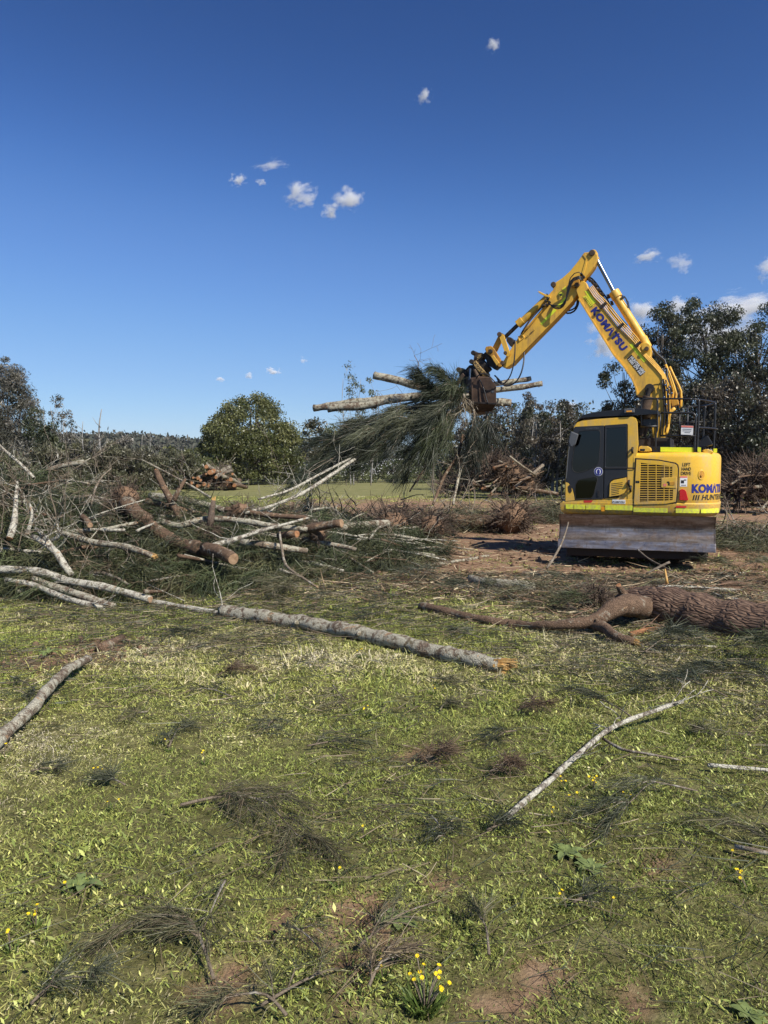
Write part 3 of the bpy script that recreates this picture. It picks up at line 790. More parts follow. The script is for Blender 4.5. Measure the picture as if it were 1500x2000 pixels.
plate('latch', [(1308, 941.5), (1318, 940.5), (1318, 947.5), (1308, 948)], YS + .037, .006, 'paint_worn', svc)
plate('latch_recess', [(1303, 940.5), (1307, 940.2), (1307, 948), (1305.2, 948), (1305.2, 943), (1303, 943)], YS + .036, .004, 'black_print', svc, bevel=0)
plate('warning_decal', [(1295.5, 945), (1301.5, 944.6), (1301.5, 949.5), (1295.5, 949.8)], YS + .0345, .003, 'pink_print', svc, bevel=0)
plate('decal', [(1241.5, 939), (1249, 939), (1249, 943.5), (1241.5, 943.5)], YS + .0265, .003, 'black_print', svc, bevel=0)
for s, a, b, y in (('LEFT', 1333, 1348.3, 910.6), ('HAND', 1331.2, 1349.6, 919.2), ('DRIVE', 1330, 1349.8, 927.8)):
    lettering(s, (a, y), (b, y + .1), 6.2, YS, 'black_print', body, .012, wrap=wrap_flank)
def decal(name, px0, py0, px1, py1, mat, off=.003):
    mb = MB(); A = ml(px0, py0, YS); B = ml(px1, py1, YS); n = 5; vs = []; fs = []
    for i in range(n + 1):
        x = A[0] + (B[0] - A[0]) * i / n
        for z in (A[1], B[1]): vs.append(wrap_flank(Vector((x, YS, z)), off))
    for i in range(n): fs.append((2 * i, 2 * i + 2, 2 * i + 3, 2 * i + 1))
    mb.add(vs, fs); return mb.build(name, M[mat], body)
decal('warning_sticker', 1328.2, 930, 1342, 950.3, 'white_print', .004)
decal('sticker_header', 1328.2, 930, 1342, 933.2, 'pink_print', .006)
decal('sticker_symbol', 1330, 938, 1336, 944, 'black_print', .006)
decal('sticker_symbol', 1336, 936.5, 1340.5, 938.5, 'black_print', .006)
decal('sticker_line', 1330.5, 947, 1340, 948.2, 'black_print', .006)
lamp = [(1327.6, 957), (1332, 955.2), (1337, 956.5), (1340, 960), (1344.3, 976.6), (1343, 977.6), (1327.2, 976.8)]
plate('tail_lamp', lamp, YS + .012, .03, 'red_lens', body, bevel=.004)
for px in (1352.5, 1357.5, 1362.5):
    mb = MB(); q = [ml(px, 977.3, YS), ml(px + 2.6, 977.2, YS), ml(px + 5.2, 967, YS), ml(px + 2.6, 967, YS)]
    mb.add([wrap_flank(Vector((x, YS, z)), .004) for x, z in q], [(0, 1, 2, 3)]); mb.build('logo_bar', M['black_print'], body)
lettering("KOM\u039bTSU", (1351.0, 963.2), (1452, 964.4), 17.2, YS, 'blue_print', body, .06, 1.06, wrap=wrap_flank)
lettering('HUNTER HIRE', (1371.2, 977.3), (1466, 978), 10.0, YS, 'black_print', body, .03, 1.0, wrap=wrap_flank, slant=.03)
# lifting-eye recess in the counterweight
q = ml(1371, 927.5, YS); mb = MB(); ctr = wrap_flank(Vector((q[0], YS, q[1])), .0); nrm = (wrap_flank(Vector((q[0], YS, q[1])), 1.0) - ctr).normalized()
uu = Vector((0, 0, 1)); vv = nrm.cross(uu)
ring = lambda r1, r2, o: [ctr + nrm * o + uu * (math.cos(k * math.pi / 10) * r1) + vv * (math.sin(k * math.pi / 10) * r2) for k in range(20)]
vs = ring(.095, .062, .004) + ring(.085, .054, .012) + ring(.07, .045, .004)
mb.add(vs, [(i, (i + 1) % 20, 20 + (i + 1) % 20, 20 + i) for i in range(20)] + [(20 + i, 20 + (i + 1) % 20, 40 + (i + 1) % 20, 40 + i) for i in range(20)])
mb.build('lifting_eye_rim', M['paint_body'], body, smooth=True)
mb = MB(); mb.add(ring(.075, .048, .005), [tuple(range(20))]); mb.build('lifting_eye_hole', M['paint_worn'], body)
mb = MB(); c2 = ctr + nrm * .006 + uu * -.012; mb.tube([c2, c2 + nrm * .02], .02, 10); mb.build('plug', M['paint_worn'], body)
# ---- top deck of the rear body: dark deck, tape boards, lamps
mb = MB(); mb.prism([(-1.3, 2.002), (-.05, 2.002), (-.05, 2.05), (-1.3, 2.03)], [], .95, -1.0); deck = mb.build('top_deck', M['guard_black'], EX, bevel=.01)
for a, b in ((1290, 1355), (1362.5, 1369)):
    plate('reflective_board', [(a, 873.2), (b, 874.0), (b, 883.2), (a, 882.2)], 1.06, .012, 'tape', deck, bevel=0)
plate('reflective_board', [(1393.5, 876), (1400.5, 876), (1400.5, 884), (1393.5, 884)], .62, .012, 'tape', deck, bevel=0)
plate('board_support', [(1273, 873), (1360, 874.6), (1360, 884), (1273, 883)], 1.04, .02, 'guard_black', deck)
for pts, y in (([(1246.5, 880.5), (1247.5, 873.5), (1251, 871), (1265, 871.5), (1271, 875), (1272.5, 880.8), (1266, 882.3), (1252, 882.3)], 1.16),
               ([(1371, 881), (1374, 878), (1383, 877), (1391, 880), (1394, 884), (1386, 887), (1382, 888), (1377, 885)], .98)):
    pod = plate('camera_pod', pts, y, .16, 'paint_body', EX, bevel=.025)
plate('pod_lens', [(1250, 876.5), (1260, 876.8), (1259, 881), (1250, 880.6)], 1.165, .01, 'black_print', pod)
# exhaust / bonnet block on the deck
mb = MB(); mb.prism([ml(1325, 872, .5), ml(1375, 873, .5), ml(1393, 868, .5), ml(1383, 851, .5), ml(1375, 851, .5), ml(1362, 869, .5)], [], .5, .1)
mb.build('bonnet_block', M['guard_black'], EX, bevel=.01)
# ---- cab
cab = empty('cab', (0, 0, 0), 0, EX)
YC = 1.215
shell = [(1104, 982), (1103.5, 940.5), (1109.5, 872), (1121.5, 833), (1127, 825.2), (1136, 822), (1167, 818.4), (1220, 814.8), (1235.5, 814.2), (1241.5, 817), (1244.6, 824), (1246.5, 868), (1243, 893), (1236.5, 986)]
fdoor = [(1122.7, 833.4), (1179.6, 830.6), (1177.8, 974.8), (1123, 976.4), (1121.5, 966), (1117.5, 953), (1110.5, 943), (1104.6, 940.6), (1110.5, 868)]
dwin = [(1129.5, 846), (1132, 842.6), (1137, 841.4), (1166, 839.8), (1171, 841), (1173, 846), (1172.8, 862), (1169.5, 900), (1168, 906), (1163, 911.4), (1150, 917.6), (1140, 921.3), (1127, 923.6), (1121, 921.5), (1117.5, 916), (1116.6, 906), (1121, 876)]
lwin = [(1129, 938.5), (1133, 936.6), (1160, 931), (1165.5, 932.4), (1167, 937), (1159.5, 966), (1155.5, 973), (1124.3, 975.4), (1122.6, 962), (1124, 946)]
rwin = [(1184, 837), (1222.6, 834), (1222.6, 911.6), (1182.8, 911.6)]
rpan = [(1181.2, 830.6), (1225, 827.4), (1225, 932), (1198.7, 936), (1193, 939), (1190.7, 943), (1189, 971), (1179.4, 974.6)]
opening = [(1121, 836), (1226, 829), (1226, 914), (1208, 972), (1125, 974), (1112, 942), (1113, 868)]
plate('cab_side', shell, YC, .05, 'paint_body', cab, holes=[opening], bevel=.012)
dr = plate('cab_door', fdoor, YC + .022, .03, 'cab_dark', cab, holes=[dwin, lwin], bevel=.006)
plate('door_window', dwin, YC + .012, .006, 'tinted_glass', dr, bevel=0)
plate('lower_window', lwin, YC + .012, .006, 'tinted_glass', dr, bevel=0)
for w, nm in ((dwin, 'window_seal'), (lwin, 'window_seal')):
    q = [ml3(a, b, YC + .02) for a, b in w + [w[0]]]
    mb = MB(); mb.tube(q, .007, 6, cap=False); mb.build(nm, M['rubber'], dr, smooth=True)
rp = plate('rear_side_panel', rpan, YC + .018, .03, 'cab_dark', cab, holes=[rwin], bevel=.006)
plate('side_window', rwin, YC + .008, .006, 'tinted_glass', rp, bevel=0)
plate('window_rail', [(1180, 913.2), (1240, 913), (1240, 915.6), (1180, 915.8)], YC + .03, .015, 'rubber', rp)
plate('pillar_fill', [(1225.5, 917), (1238.4, 917), (1236, 984), (1226, 984)], YC + .01, .03, 'paint_body', cab, bevel=.004)
vent = [(1190.8, 945), (1193, 941), (1199, 937.6), (1223, 932.8), (1223.4, 955), (1219, 963), (1208, 968.2), (1189.6, 970.6)]
vp = plate('vent_cover', vent, YC + .04, .03, 'paint_body', rp, bevel=.006)
for i in range(8):
    y = 943.6 + i * 3.5
    xr = 1216 if i < 4 else 1209
    if i == 7: xr = 1215
    plate('vent_slot', [(1194, y + 1.0), (xr, y - 1.6), (xr, y - .4), (1194, y + 2.2)], YC + .0425, .004, 'black_print', vp, bevel=0)
plate('cab_corner', [(1104.4, 942), (1109.6, 943), (1117, 953), (1121, 967), (1122.6, 977.4), (1104, 979.5)], YC + .02, .05, 'paint_body', cab, bevel=.006)
plate('corner_lamp', [(1109, 950), (1113, 946), (1116.5, 951), (1117, 959), (1114, 963.5), (1110, 960)], YC + .026, .01, 'grime', cab, bevel=.003)
plate('cab_sill', [(1103, 978.4), (1238, 975.2), (1236.4, 985.6), (1103, 983.4)], YC + .014, .05, 'paint_body', cab, bevel=.004)
plate('warning_strip', [(1140, 977.6), (1158, 977.2), (1155, 981.5), (1140.6, 981.8)], YC + .0185, .003, 'red_print', cab, bevel=0)
pl = plate('name_plate', [(1196, 975.6), (1221.6, 976.4), (1221.4, 984), (1195.8, 983.2)], YC + .0195, .004, 'white_print', cab, bevel=0)
lettering('KOM\u039bTSU', (1197.2, 981.6), (1220.2, 982.4), 3.6, YC + .021, 'black_print', cab, .03)
lettering('KOM\u039bTSU', (1144, 838.8), (1169, 837.8), 3.4, YC + .024, 'grey_plastic', dr, .02)
# ear-protection sign
def disc(cx, cy, r, y, mat, parent, name, th=.003, sx=1.0, sy=1.0):
    return plate(name, [(cx + math.cos(k * math.pi / 12) * r * sx, cy + math.sin(k * math.pi / 12) * r * sy) for k in range(24)], y, th, mat, parent, bevel=0)
sg = disc(1168.8, 921, 8.6, YC + .0265, 'white_print', dr, 'round_sign')
disc(1168.8, 921, 7.9, YC + .0285, 'blue_print', dr, 'sign_face')
disc(1168.8, 921.2, 5.6, YC + .0305, 'white_print', dr, 'sign_symbol', sx=.86)
disc(1168.8, 921.6, 5.2, YC + .0325, 'blue_print', dr, 'sign_symbol', sx=.55)
# cab shell: roof, far side, front and rear frames, floor
xr_, xf_ = ml(1243, 830, YC)[0], ml(1112, 870, YC)[0]
ztop = ml(1236, 814.2, YC)[1]; zt_f = ml(1127, 825, YC)[1]
mb = MB(); mb.prism([(xr_, ztop - .07), (xr_ + .03, ztop - .005), (xr_ + .35, ztop), (xf_ - .30, zt_f + .02), (xf_ - .14, zt_f - .03), (xf_ - .12, zt_f - .08)], [], YC - .05, .24)
mb.build('cab_roof', M['paint_body'], cab, bevel=.02)
mb = MB(); mb.box((xr_ - .0, .24, .95), (xr_ + .05, YC - .05, 1.75)); mb.box((xr_, .24, 1.75), (xr_ + .05, .32, ztop - .06)); mb.box((xr_, 1.08, 1.75), (xr_ + .05, YC - .05, ztop - .06))
mb.build('cab_rear_frame', M['paint_body'], cab, bevel=.006)
mb = MB(); mb.box((xr_ + .02, .32, 1.75), (xr_ + .026, 1.08, ztop - .07)); mb.build('rear_window', M['tinted_glass'], cab)
xfb = ml(1104, 960, YC)[0]
mb = MB()
for y0 in (.24, YC - .055):
    mb.prism([(xfb, .95), (xfb - .06, .95), (xfb - .07, 1.45), (xf_ - .17, zt_f - .07), (xf_ - .10, zt_f - .06), (xfb, 1.45)], [], y0, y0 + .05)
mb.build('front_frame', M['cab_dark'], cab, bevel=.006)
mb = MB(); mb.prism([(xfb - .01, 1.0), (xfb - .016, 1.0), (xfb - .016, 1.45), (xf_ - .125, zt_f - .08), (xf_ - .119, zt_f - .08), (xfb - .01, 1.45)], [], .29, YC - .06); mb.build('windscreen', M['tinted_glass'], cab)
mb = MB(); mb.box((xr_ + .05, .24, .95), (xfb - .07, .29, 1.6)); mb.box((xr_ + .05, .24, ztop - .2), (xf_ - .2, .29, ztop - .07)); mb.build('far_side_frame', M['cab_dark'], cab)
mb = MB(); mb.box((xr_ + .05, .26, 1.6), (xf_ - .12, .266, ztop - .2)); mb.build('far_window', M['tinted_glass'], cab)
mb = MB(); mb.box((xr_ + .05, .29, .95), (xfb - .07, YC - .06, 1.05)); mb.build('cab_floor', M['cab_dark'], cab)
mb = MB(); mb.box((.22, .5, 1.2), (.72, 1.0, 1.45)); mb.build('seat', M['seat_cloth'], cab, bevel=.06)
mb = MB(); mb.prism([(.16, 1.4), (.30, 1.4), (.24, 2.0), (.17, 2.25), (.08, 2.22), (.08, 1.9)], [], .55, .95); mb.build('backrest', M['seat_cloth'], cab, bevel=.05)
mb = MB(); mb.box((.35, 1.02, 1.2), (.85, 1.12, 1.5)); mb.tube([(.78, 1.07, 1.5), (.80, 1.07, 1.72)], .025, 8); mb.build('control_console', M['grey_plastic'], cab, bevel=.02)
# hinges, handle, mirror, grab bar
for a, b in ((1235.5, 879.5), (1228.5, 943.5), (1232, 954.5)):
    p = ml3(a, b, YC + .01); mb = MB(); mb.tube([p + Vector((0, 0, -.045)), p + Vector((0, .045, -.03)), p + Vector((0, .06, .0)), p + Vector((0, .045, .03)), p + Vector((0, 0, .045))], .022, 8)
    mb.build('hinge', M['grime'], cab, smooth=True)
plate('door_handle', [(1166.5, 958), (1170.5, 958), (1170.5, 970), (1166.8, 970)], YC + .036, .012, 'rubber', dr, bevel=.004)
plate('mirror', [(1115, 842), (1121, 844.5), (1129.6, 848), (1123.6, 868), (1119, 871.5), (1113.5, 872), (1110, 863)], YC + .20, .05, 'grey_plastic', cab, bevel=.015)
stiff('mirror_arm', [(1118, 858, YC + .17), (1116, 868, YC + .02)], .014, 'black_rail', cab)
rail('grab_bar', [(1102, 936.5), (1098.5, 939), (1096.5, 955), (1096, 970), (1098.5, 975.5), (1103, 974)], YC + .03, .017, 'black_rail', cab)
rail('grab_bar', [(1105.6, 936), (1109.5, 890), (1112.5, 868)], YC + .035, .009, 'grey_plastic', cab)
# falling-object guard above the roof, work lamp
gd = plate('roof_guard', [(1122, 833), (1126, 823), (1137, 811), (1150, 807.2), (1177, 802.6), (1243, 797.2), (1252, 797.6), (1284, 802), (1284, 808.5), (1252, 810.4), (1244, 811), (1200, 812.6), (1178, 813.4), (1145, 815.6), (1134, 817.5), (1126, 825)], YC - .02, .92, 'guard_black', cab, bevel=.015)
wl = plate('work_lamp', [(1218.5, 798.2), (1238.6, 797.4), (1239, 805.6), (1218.5, 806.6)], YC + .05, .08, 'grey_plastic', cab, bevel=.012)
plate('lamp_lens', [(1223, 802), (1234, 801.6), (1234, 804.6), (1223, 805)], YC + .055, .008, 'amber_lens', cab)
# dark equipment behind the cab, beside the boom foot
mb = MB(); mb.box((-.62, -.3, 2.0), (-.02, 1.0, 2.28)); mb.build('rear_equipment_box', M['grime'], EX, bevel=.02)
mb = MB(); mb.prism([ml(1253, 819, 1.0), ml(1283, 818, 1.0), ml(1283, 833, 1.0), ml(1253, 833, 1.0)], [], 1.0, .6); mb.build('tool_box', M['cab_dark'], EX, bevel=.01)
# ---- hand rails round the top deck
RL = empty('deck_railing', (0, 0, 0), 0, EX)
R0 = .0165; YR = 1.08
rail('top_rail', [(1252.6, 833), (1252.4, 800), (1252.8, 786), (1255, 780.6), (1260, 779), (1284, 778.6), (1331, 779), (1352, 779.6)], YR, R0, 'black_rail', RL)
rail('top_rail', [(1352, 779.6, YR), (1368, 780.8, .98), (1386, 783.6, .72), (1397.5, 786.4, .40)], YR, R0, 'black_rail', RL)
rail('lower_rail', [(1251, 833.2), (1284.5, 832.6)], YR, .02, 'black_rail', RL)
rail('post', [(1284.2, 779), (1283.6, 840), (1281.2, 846), (1280.4, 878)], YR, .018, 'black_rail', RL)
rail('post', [(1365.2, 780.5), (1363.4, 835), (1361, 882)], 1.0, .02, 'black_rail', RL)
rail('post', [(1397.2, 786.5), (1395.6, 836), (1393.4, 880)], .42, .019, 'black_rail', RL)
rail('gate_rail', [(1291, 806.2), (1320, 806.3), (1350, 806.8), (1355.6, 808), (1358.6, 813), (1358.6, 830), (1357.4, 851), (1356, 882)], 1.06, .019, 'black_rail', RL)
rail('gate_rail', [(1289.5, 851), (1359, 851.4)], 1.06, .02, 'black_rail', RL)
rail('gate_rail', [(1289.6, 806), (1289.2, 851)], 1.06, .013, 'black_rail', RL)
rail('gate_bar', [(1327.4, 807), (1326.6, 851)], 1.06, .013, 'black_rail', RL)
rail('mid_rail', [(1363.4, 835, 1.0), (1382, 835.8, .75), (1399, 837.4, .42)], YR, R0, 'black_rail', RL)
rail('far_rail', [(1340, 794.6, -.6), (1372, 793, -.6), (1395, 788.5, .2)], YR, .016, 'black_rail', RL)
rail('far_post', [(1377.4, 793, -.6), (1374.6, 834, -.6), (1373, 876, -.6)], YR, .016, 'black_rail', RL)
rail('far_post', [(1343.6, 794.6, -.6), (1342, 876, -.6)], YR, .014, 'black_rail', RL)
rail('mid_rail', [(1312, 826, -.6), (1376, 824, -.6)], YR, .012, 'black_rail', RL)
plate('danger_sign', [(1330.4, 831), (1354.2, 831.8), (1353.4, 849.4), (1330, 848.6)], 1.10, .008, 'white_print', RL, bevel=0)
plate('sign_header', [(1330.6, 831.2), (1354, 832), (1353.9, 835.2), (1330.5, 834.4)], 1.104, .003, 'pink_print', RL, bevel=0)
for k, (s, a, b) in enumerate((('DO NOT OPERATE', 1333.5, 1351), ('WITHOUT GUARD', 1333, 1350.5), ('IN PLACE', 1337, 1348))):
    plate('sign_line', [(a, 837.6 + k * 3.2), (b, 838.2 + k * 3.2), (b, 838.9 + k * 3.2), (a, 838.3 + k * 3.2)], 1.1035, .002, 'grey_plastic', RL, bevel=0)
# ---- boom
YB = .17; WB = .34
boom_pts = [(1125, 568), (1126, 555), (1130, 549), (1136, 546), (1145, 552), (1150, 566), (1172, 594), (1205, 636), (1240, 671), (1250, 672), (1257, 668), (1264, 669), (1270, 675), (1272, 684), (1268, 706), (1290, 733), (1298, 748), (1301, 800), (1302, 830), (1296, 862), (1276, 862), (1268, 800), (1258, 775), (1244.5, 772), (1242, 757), (1235.5, 741), (1219, 715), (1200, 693), (1165, 638), (1131, 584)]
boom = plate('boom', boom_pts, YB, WB, 'paint_boom', EX, bevel=.012)
# welded flange along the lower edge
def edge_strip(pts, y, w, mat, parent, name, th=.02):
    out = []; back = []
    for i, (a, b) in enumerate(pts):
        p, q = pts[max(i - 1, 0)], pts[min(i + 1, len(pts) - 1)]
        tx, ty = q[0] - p[0], q[1] - p[1]; l = math.hypot(tx, ty); nx, ny = ty / l, -tx / l
        out.append((a, b)); back.append((a + nx * w, b + ny * w))
    return plate(name, out + back[::-1], y, th, mat, parent, bevel=.003)
edge_strip([(1128.5, 584), (1162.6, 638.5), (1197.5, 694), (1217, 716.5), (1233.5, 742), (1240.2, 758), (1243, 772)], YB + .03, 3.2, 'paint_boom', boom, 'boom_flange', .40)
def pin(px, py, y0, y1, r, mat, parent, name='pin', seg=16):
    a = ml3(px, py, (y0 + y1) / 2)
    mb = MB(); mb.tube([(a.x, y0, a.z), (a.x, y1, a.z)], r, seg); return mb.build(name, M[mat], parent, bevel=.008)
pin(1126.5, 556, -.22, .22, .095, 'paint_worn', boom, 'pivot_boss'); pin(1126.5, 556, .2, .245, .045, 'rust_mud', boom)
pin(1263, 681, -.2, .20, .085, 'paint_boom', boom, 'cylinder_boss'); pin(1263, 681, .19, .235, .042, 'rust_mud', boom)
pin(1269, 759, .1, .26, .09, 'grime', boom, 'lift_pin_cover'); pin(1292, 757, .15, .19, .055, 'paint_boom', boom, 'boss')
a = ml3(1284, 776, .17)
mb = MB(); mb.tube([(a.x + math.cos(k * .22) * .26, .175, a.z + math.sin(k * .22) * .26) for k in range(14)], .006, 6); mb.build('grease_line', M['hose'], boom, smooth=True)
for ya, yb in ((.31, .31), (-.33, -.33)):
    mb = MB(); p0 = ml3(1269, 759, .25); p1 = ml3(1257, 805, .25); p2 = ml3(1246, 850, .25)
    mb.tube([(p0.x, ya, p0.z), (p1.x, ya, p1.z)], .05, 12); mb.build('lift_cylinder_rod', M['grime'], EX, auto=40)
    mb = MB(); mb.tube([(p0.x + .02, ya, p0.z - .16), (p2.x, ya, p2.z)], .105, 14); mb.build('lift_cylinder', M['rust_mud'], EX, auto=40, bevel=.01)
plate('hazard_strip', [(1141.5, 568.5), (1148, 568), (1164.5, 590), (1158, 594.5), (1154, 588)], YB + .003, .004, 'tape', boom, bevel=0)
plate('hazard_strip', [(1229, 673.5), (1235, 670.5), (1262, 704), (1257.5, 708)], YB + .003, .004, 'tape', boom, bevel=0)
plate('number_plate', [(1138.5, 579.5), (1145.5, 576.5), (1159, 597), (1153.5, 601)], YB + .004, .004, 'yellow_print', boom, bevel=0)
lettering('HH1113', (1139.8, 583.0), (1153.6, 600.6), 5.0, YB + .005, 'black_print', boom, .01)
lettering("KOM\u039bTSU", (1153.0, 607.5), (1214.5, 687.0), 14.0, YB, 'blue_print', boom, .058, 1.1)
mb = MB(); mb.add([ml3(*p, YB + .0045) for p in ((1208.8, 650.2), (1210.8, 652.8), (1207.6, 655.2), (1205.8, 652.4))], [(0, 1, 2, 3)]); mb.build('lettering', M['blue_print'], boom)
plate('hire_plate', [(1224.5, 700), (1233.5, 692), (1261, 726), (1251, 735)], YB + .004, .004, 'black_print', boom, bevel=0)
lettering('HUNTER HIRE', (1230.6, 698.6), (1255.8, 730.0), 5.2, YB + .005, 'white_print', boom, .025)
lettering('1300 379 565', (1226.4, 702.6), (1251.0, 733.2), 4.6, YB + .005, 'white_print', boom, .025)
# steel pipes along the upper flank
for k in range(4):
    o = k * 3.0
    q = [(1149 + o * .9, 563 - o * .55), (1160 + o, 580 - o * .6), (1174 + o, 594 - o * .75), (1206 + o, 634 - o * .75), (1240 + o * .8, 670 - o * .8), (1247 + o * .6, 683 - o * .5), (1268 + o * .8, 706 - o * .4), (1293 + o * .5, 734 - o * .4), (1297 + o, 752), (1297.5 + o * 1.2, 790), (1298 + o * 1.2, 828)]
    rail('hydraulic_pipe', [(a, b, YB + .012 - .008 * k) for a, b in q], YB, .0115, 'paint_boom', boom, 6, .15)
for a, b in ((1172, 600), (1206.5, 640), (1240, 676)):
    plate('pipe_clamp', [(a - 2, b - 1), (a + 10, b - 11), (a + 13, b - 7), (a + 1, b + 3)], YB + .09, .06, 'grime', boom, bevel=.004)
for q in ([(1308, 716), (1318, 738), (1325, 752), (1330, 764), (1330.5, 793), (1327, 796)], [(1300, 712), (1310, 735), (1317, 757), (1321, 770), (1318, 790)], [(1304, 726), (1310, 745), (1316, 762), (1312, 782)]):
    rail('hydraulic_pipe', [(a, b, .0) for a, b in q], 0, .022, 'paint_boom', boom, 8, .1)
rail('hose', [(1254, 660, -.1), (1268, 672, -.1), (1284, 692, -.08), (1298, 704, -.05), (1303, 720, 0), (1302, 742, .05), (1302, 760, .1)], 0, .024, 'hose', boom, 8, .1)
rail('hose', [(1221, 580, -.1), (1227, 590, -.12), (1233, 615, -.12), (1252, 650, -.1), (1272, 680, -.1), (1290, 706, -.1)], 0, .010, 'hose', boom, 6, .1)
for k, q in enumerate(([(1296, 740), (1299, 770), (1301, 800), (1303, 826)], [(1300, 742), (1304, 768), (1306, 792), (1304, 815), (1299, 845)], [(1293, 742), (1296, 776), (1298, 812), (1293, 852)])):
    rail('hose', [(a, b, .2 + .02 * k) for a, b in q], 0, .014, 'hose', boom, 6, .1)
rail('hydraulic_pipe', [(1318, 797, .08), (1309, 806, .1), (1305, 818, .1), (1304, 836, .1), (1300, 848, .12)], 0, .035, 'paint_boom', boom, 8, .06)
plate('valve_block', [(1309, 780), (1324, 780), (1326, 790), (1312, 794)], .12, .16, 'paint_worn', boom, bevel=.01)
for a, b in ((1299, 752), (1302, 762), (1305, 771), (1297, 776), (1308, 756), (1312, 768), (1301, 790)):
    pin(a, b, .22, .28, .022, 'chrome', boom, 'fitting', 8)
# arm (dipper) cylinder above the boom
def cyl(parent, name, a, b, ya, r, mat, seg=16, bev=.006):
    mb = MB(); mb.tube([ml3(a[0], a[1], ya), ml3(b[0], b[1], ya)], r, seg); return mb.build(name, M[mat], parent, auto=40, bevel=bev)
ac = cyl(EX, 'arm_cylinder', (1201, 576), (1259, 668), -.02, .085, 'paint_boom')
cyl(ac, 'cylinder_collar', (1198.5, 569.5), (1206, 582), -.02, .108, 'paint_boom'); cyl(ac, 'cylinder_head', (1254, 660), (1264, 680), -.02, .10, 'paint_boom')
cyl(ac, 'rod', (1165, 506), (1201, 574), -.02, .042, 'chrome', bev=0)
rail('bleed_hose', [(1214, 580, .05), (1219, 578, .06), (1224, 588, .05), (1227, 602, .02)], 0, .010, 'hose', ac, 6, .04)
pin(1217, 580, -.02, .08, .03, 'chrome', ac, 'fitting', 8)
q = [(1148, 545), (1154, 549), (1162, 558), (1172, 573), (1181, 585), (1192, 606), (1205, 622), (1222, 640)]
rail('hydraulic_pipe', [(a, b, -.06) for a, b in q], 0, .022, 'rust_mud', boom, 8, .1)
rail('hydraulic_pipe', [(a + 3, b - 4, -.09) for a, b in q], 0, .016, 'grime', boom, 8, .1)
for a, b in ((1150, 545), (1156, 550), (1163, 556), (1170, 566), (1176, 574), (1187, 578), (1194, 591)):
    plate('coupling', [(a - 3, b - 3), (a + 2, b - 4), (a + 4, b + 2), (a - 1, b + 4)], .0, .12, 'grime', boom, bevel=.01)
# ---- dipper arm
YA = .13; WA = .27
arm_pts = [(1138.5, 496), (1141, 493), (1150, 492), (1157, 491), (1163, 492.5), (1167, 498), (1167, 505), (1160, 520), (1152, 531), (1144, 541), (1138, 549), (1134, 562), (1131, 570), (1117, 589), (1085, 623), (1021, 688), (998, 713), (990, 718), (983, 718), (979, 713), (983, 705), (1001, 676), (1018, 650), (1058, 603), (1070, 577), (1080, 566), (1084, 552), (1098, 543), (1113, 529.5), (1128, 511)]
arm = plate('dipper_arm', arm_pts, YA, WA, 'paint_boom', EX, bevel=.012)
edge_strip([(998, 711), (1021, 686.3), (1085, 621), (1117, 587)][::-1], YA + .012, 1.6, 'paint_boom', arm, 'arm_flange', .294)
plate('arm_end_plate', [(1138, 498), (1143, 495), (1148, 503), (1144, 523), (1140, 536), (1134, 540), (1140, 520), (1144, 506)], YA + .012, .02, 'paint_boom', arm, bevel=.004)
pin(1158.5, 497.5, -.17, .17, .06, 'rust_mud', arm); pin(1158.5, 497.5, -.14, .0, .09, 'paint_boom', arm, 'rod_eye')
pin(1082, 557, .0, .17, .055, 'rust_mud', arm); pin(1126.5, 556, .1, .2, .07, 'rust_mud', arm)
plate('hazard_strip', [(1055, 631.5), (1083, 602.5), (1086.5, 606.5), (1058.5, 635)], YA + .003, .004, 'tape', arm, bevel=0)
plate('hazard_strip', [(1087, 598.5), (1103, 580), (1108, 583.5), (1091.5, 602)], YA + .003, .004, 'tape', arm, bevel=0)
plate('warning_decal', [(1097, 565), (1104.5, 558.5), (1107, 570)], YA + .004, .004, 'yellow_print', arm, bevel=0)
plate('warning_decal', [(1089, 575), (1094, 568), (1102, 574), (1097, 581)], YA + .004, .004, 'yellow_print', arm, bevel=0)
plate('decal_symbol', [(1092, 575), (1096, 573), (1098, 576), (1095, 579)], YA + .006, .004, 'black_print', arm, bevel=0)
lettering('SWL 1000KG', (1027.2, 662.4), (1044.5, 645.8), 3.0, YA + .004, 'black_print', arm, .015)
plate('arm_pocket', [(1011, 657), (1021, 653.5), (1024.5, 659), (1014, 667.5)], YA + .02, .02, 'paint_boom', arm, holes=[[(1013.5, 658), (1020, 655.5), (1022, 659), (1014.8, 664.6)]], bevel=.003)
# bucket cylinder on the arm
bc = cyl(EX, 'bucket_cylinder', (1073, 578), (1016, 632), .0, .075, 'paint_boom'); cyl(bc, 'cylinder_collar', (1021, 625.5), (1011, 634.5), .0, .09, 'paint_boom')
cyl(bc, 'rod', (1014, 632), (988, 657), .0, .042, 'steel_dark', bev=0)
rail('hydraulic_pipe', [(1067, 591, .16), (1050, 608, .16), (1033, 628, .16), (1018, 652, .16)], 0, .02, 'rust_mud', arm, 8, .1)
rail('hydraulic_pipe', [(1072, 592, .17), (1056, 610, .17), (1040, 630, .17), (1024, 648, .17)], 0, .014, 'paint_worn', arm, 8, .1)
plate('hose_guide', [(1050, 569), (1053, 568.6), (1066, 575), (1075, 579), (1075, 582), (1066, 579.5), (1054, 573)], .2, .05, 'paint_boom', arm, bevel=.006)
for a, b in ((1070, 583), (1073, 590), (1066, 588), (1069, 596), (1061, 597), (1140, 541), (1136, 536)):
    pin(a, b, .12, .22, .028, 'grime', arm, 'fitting', 8)
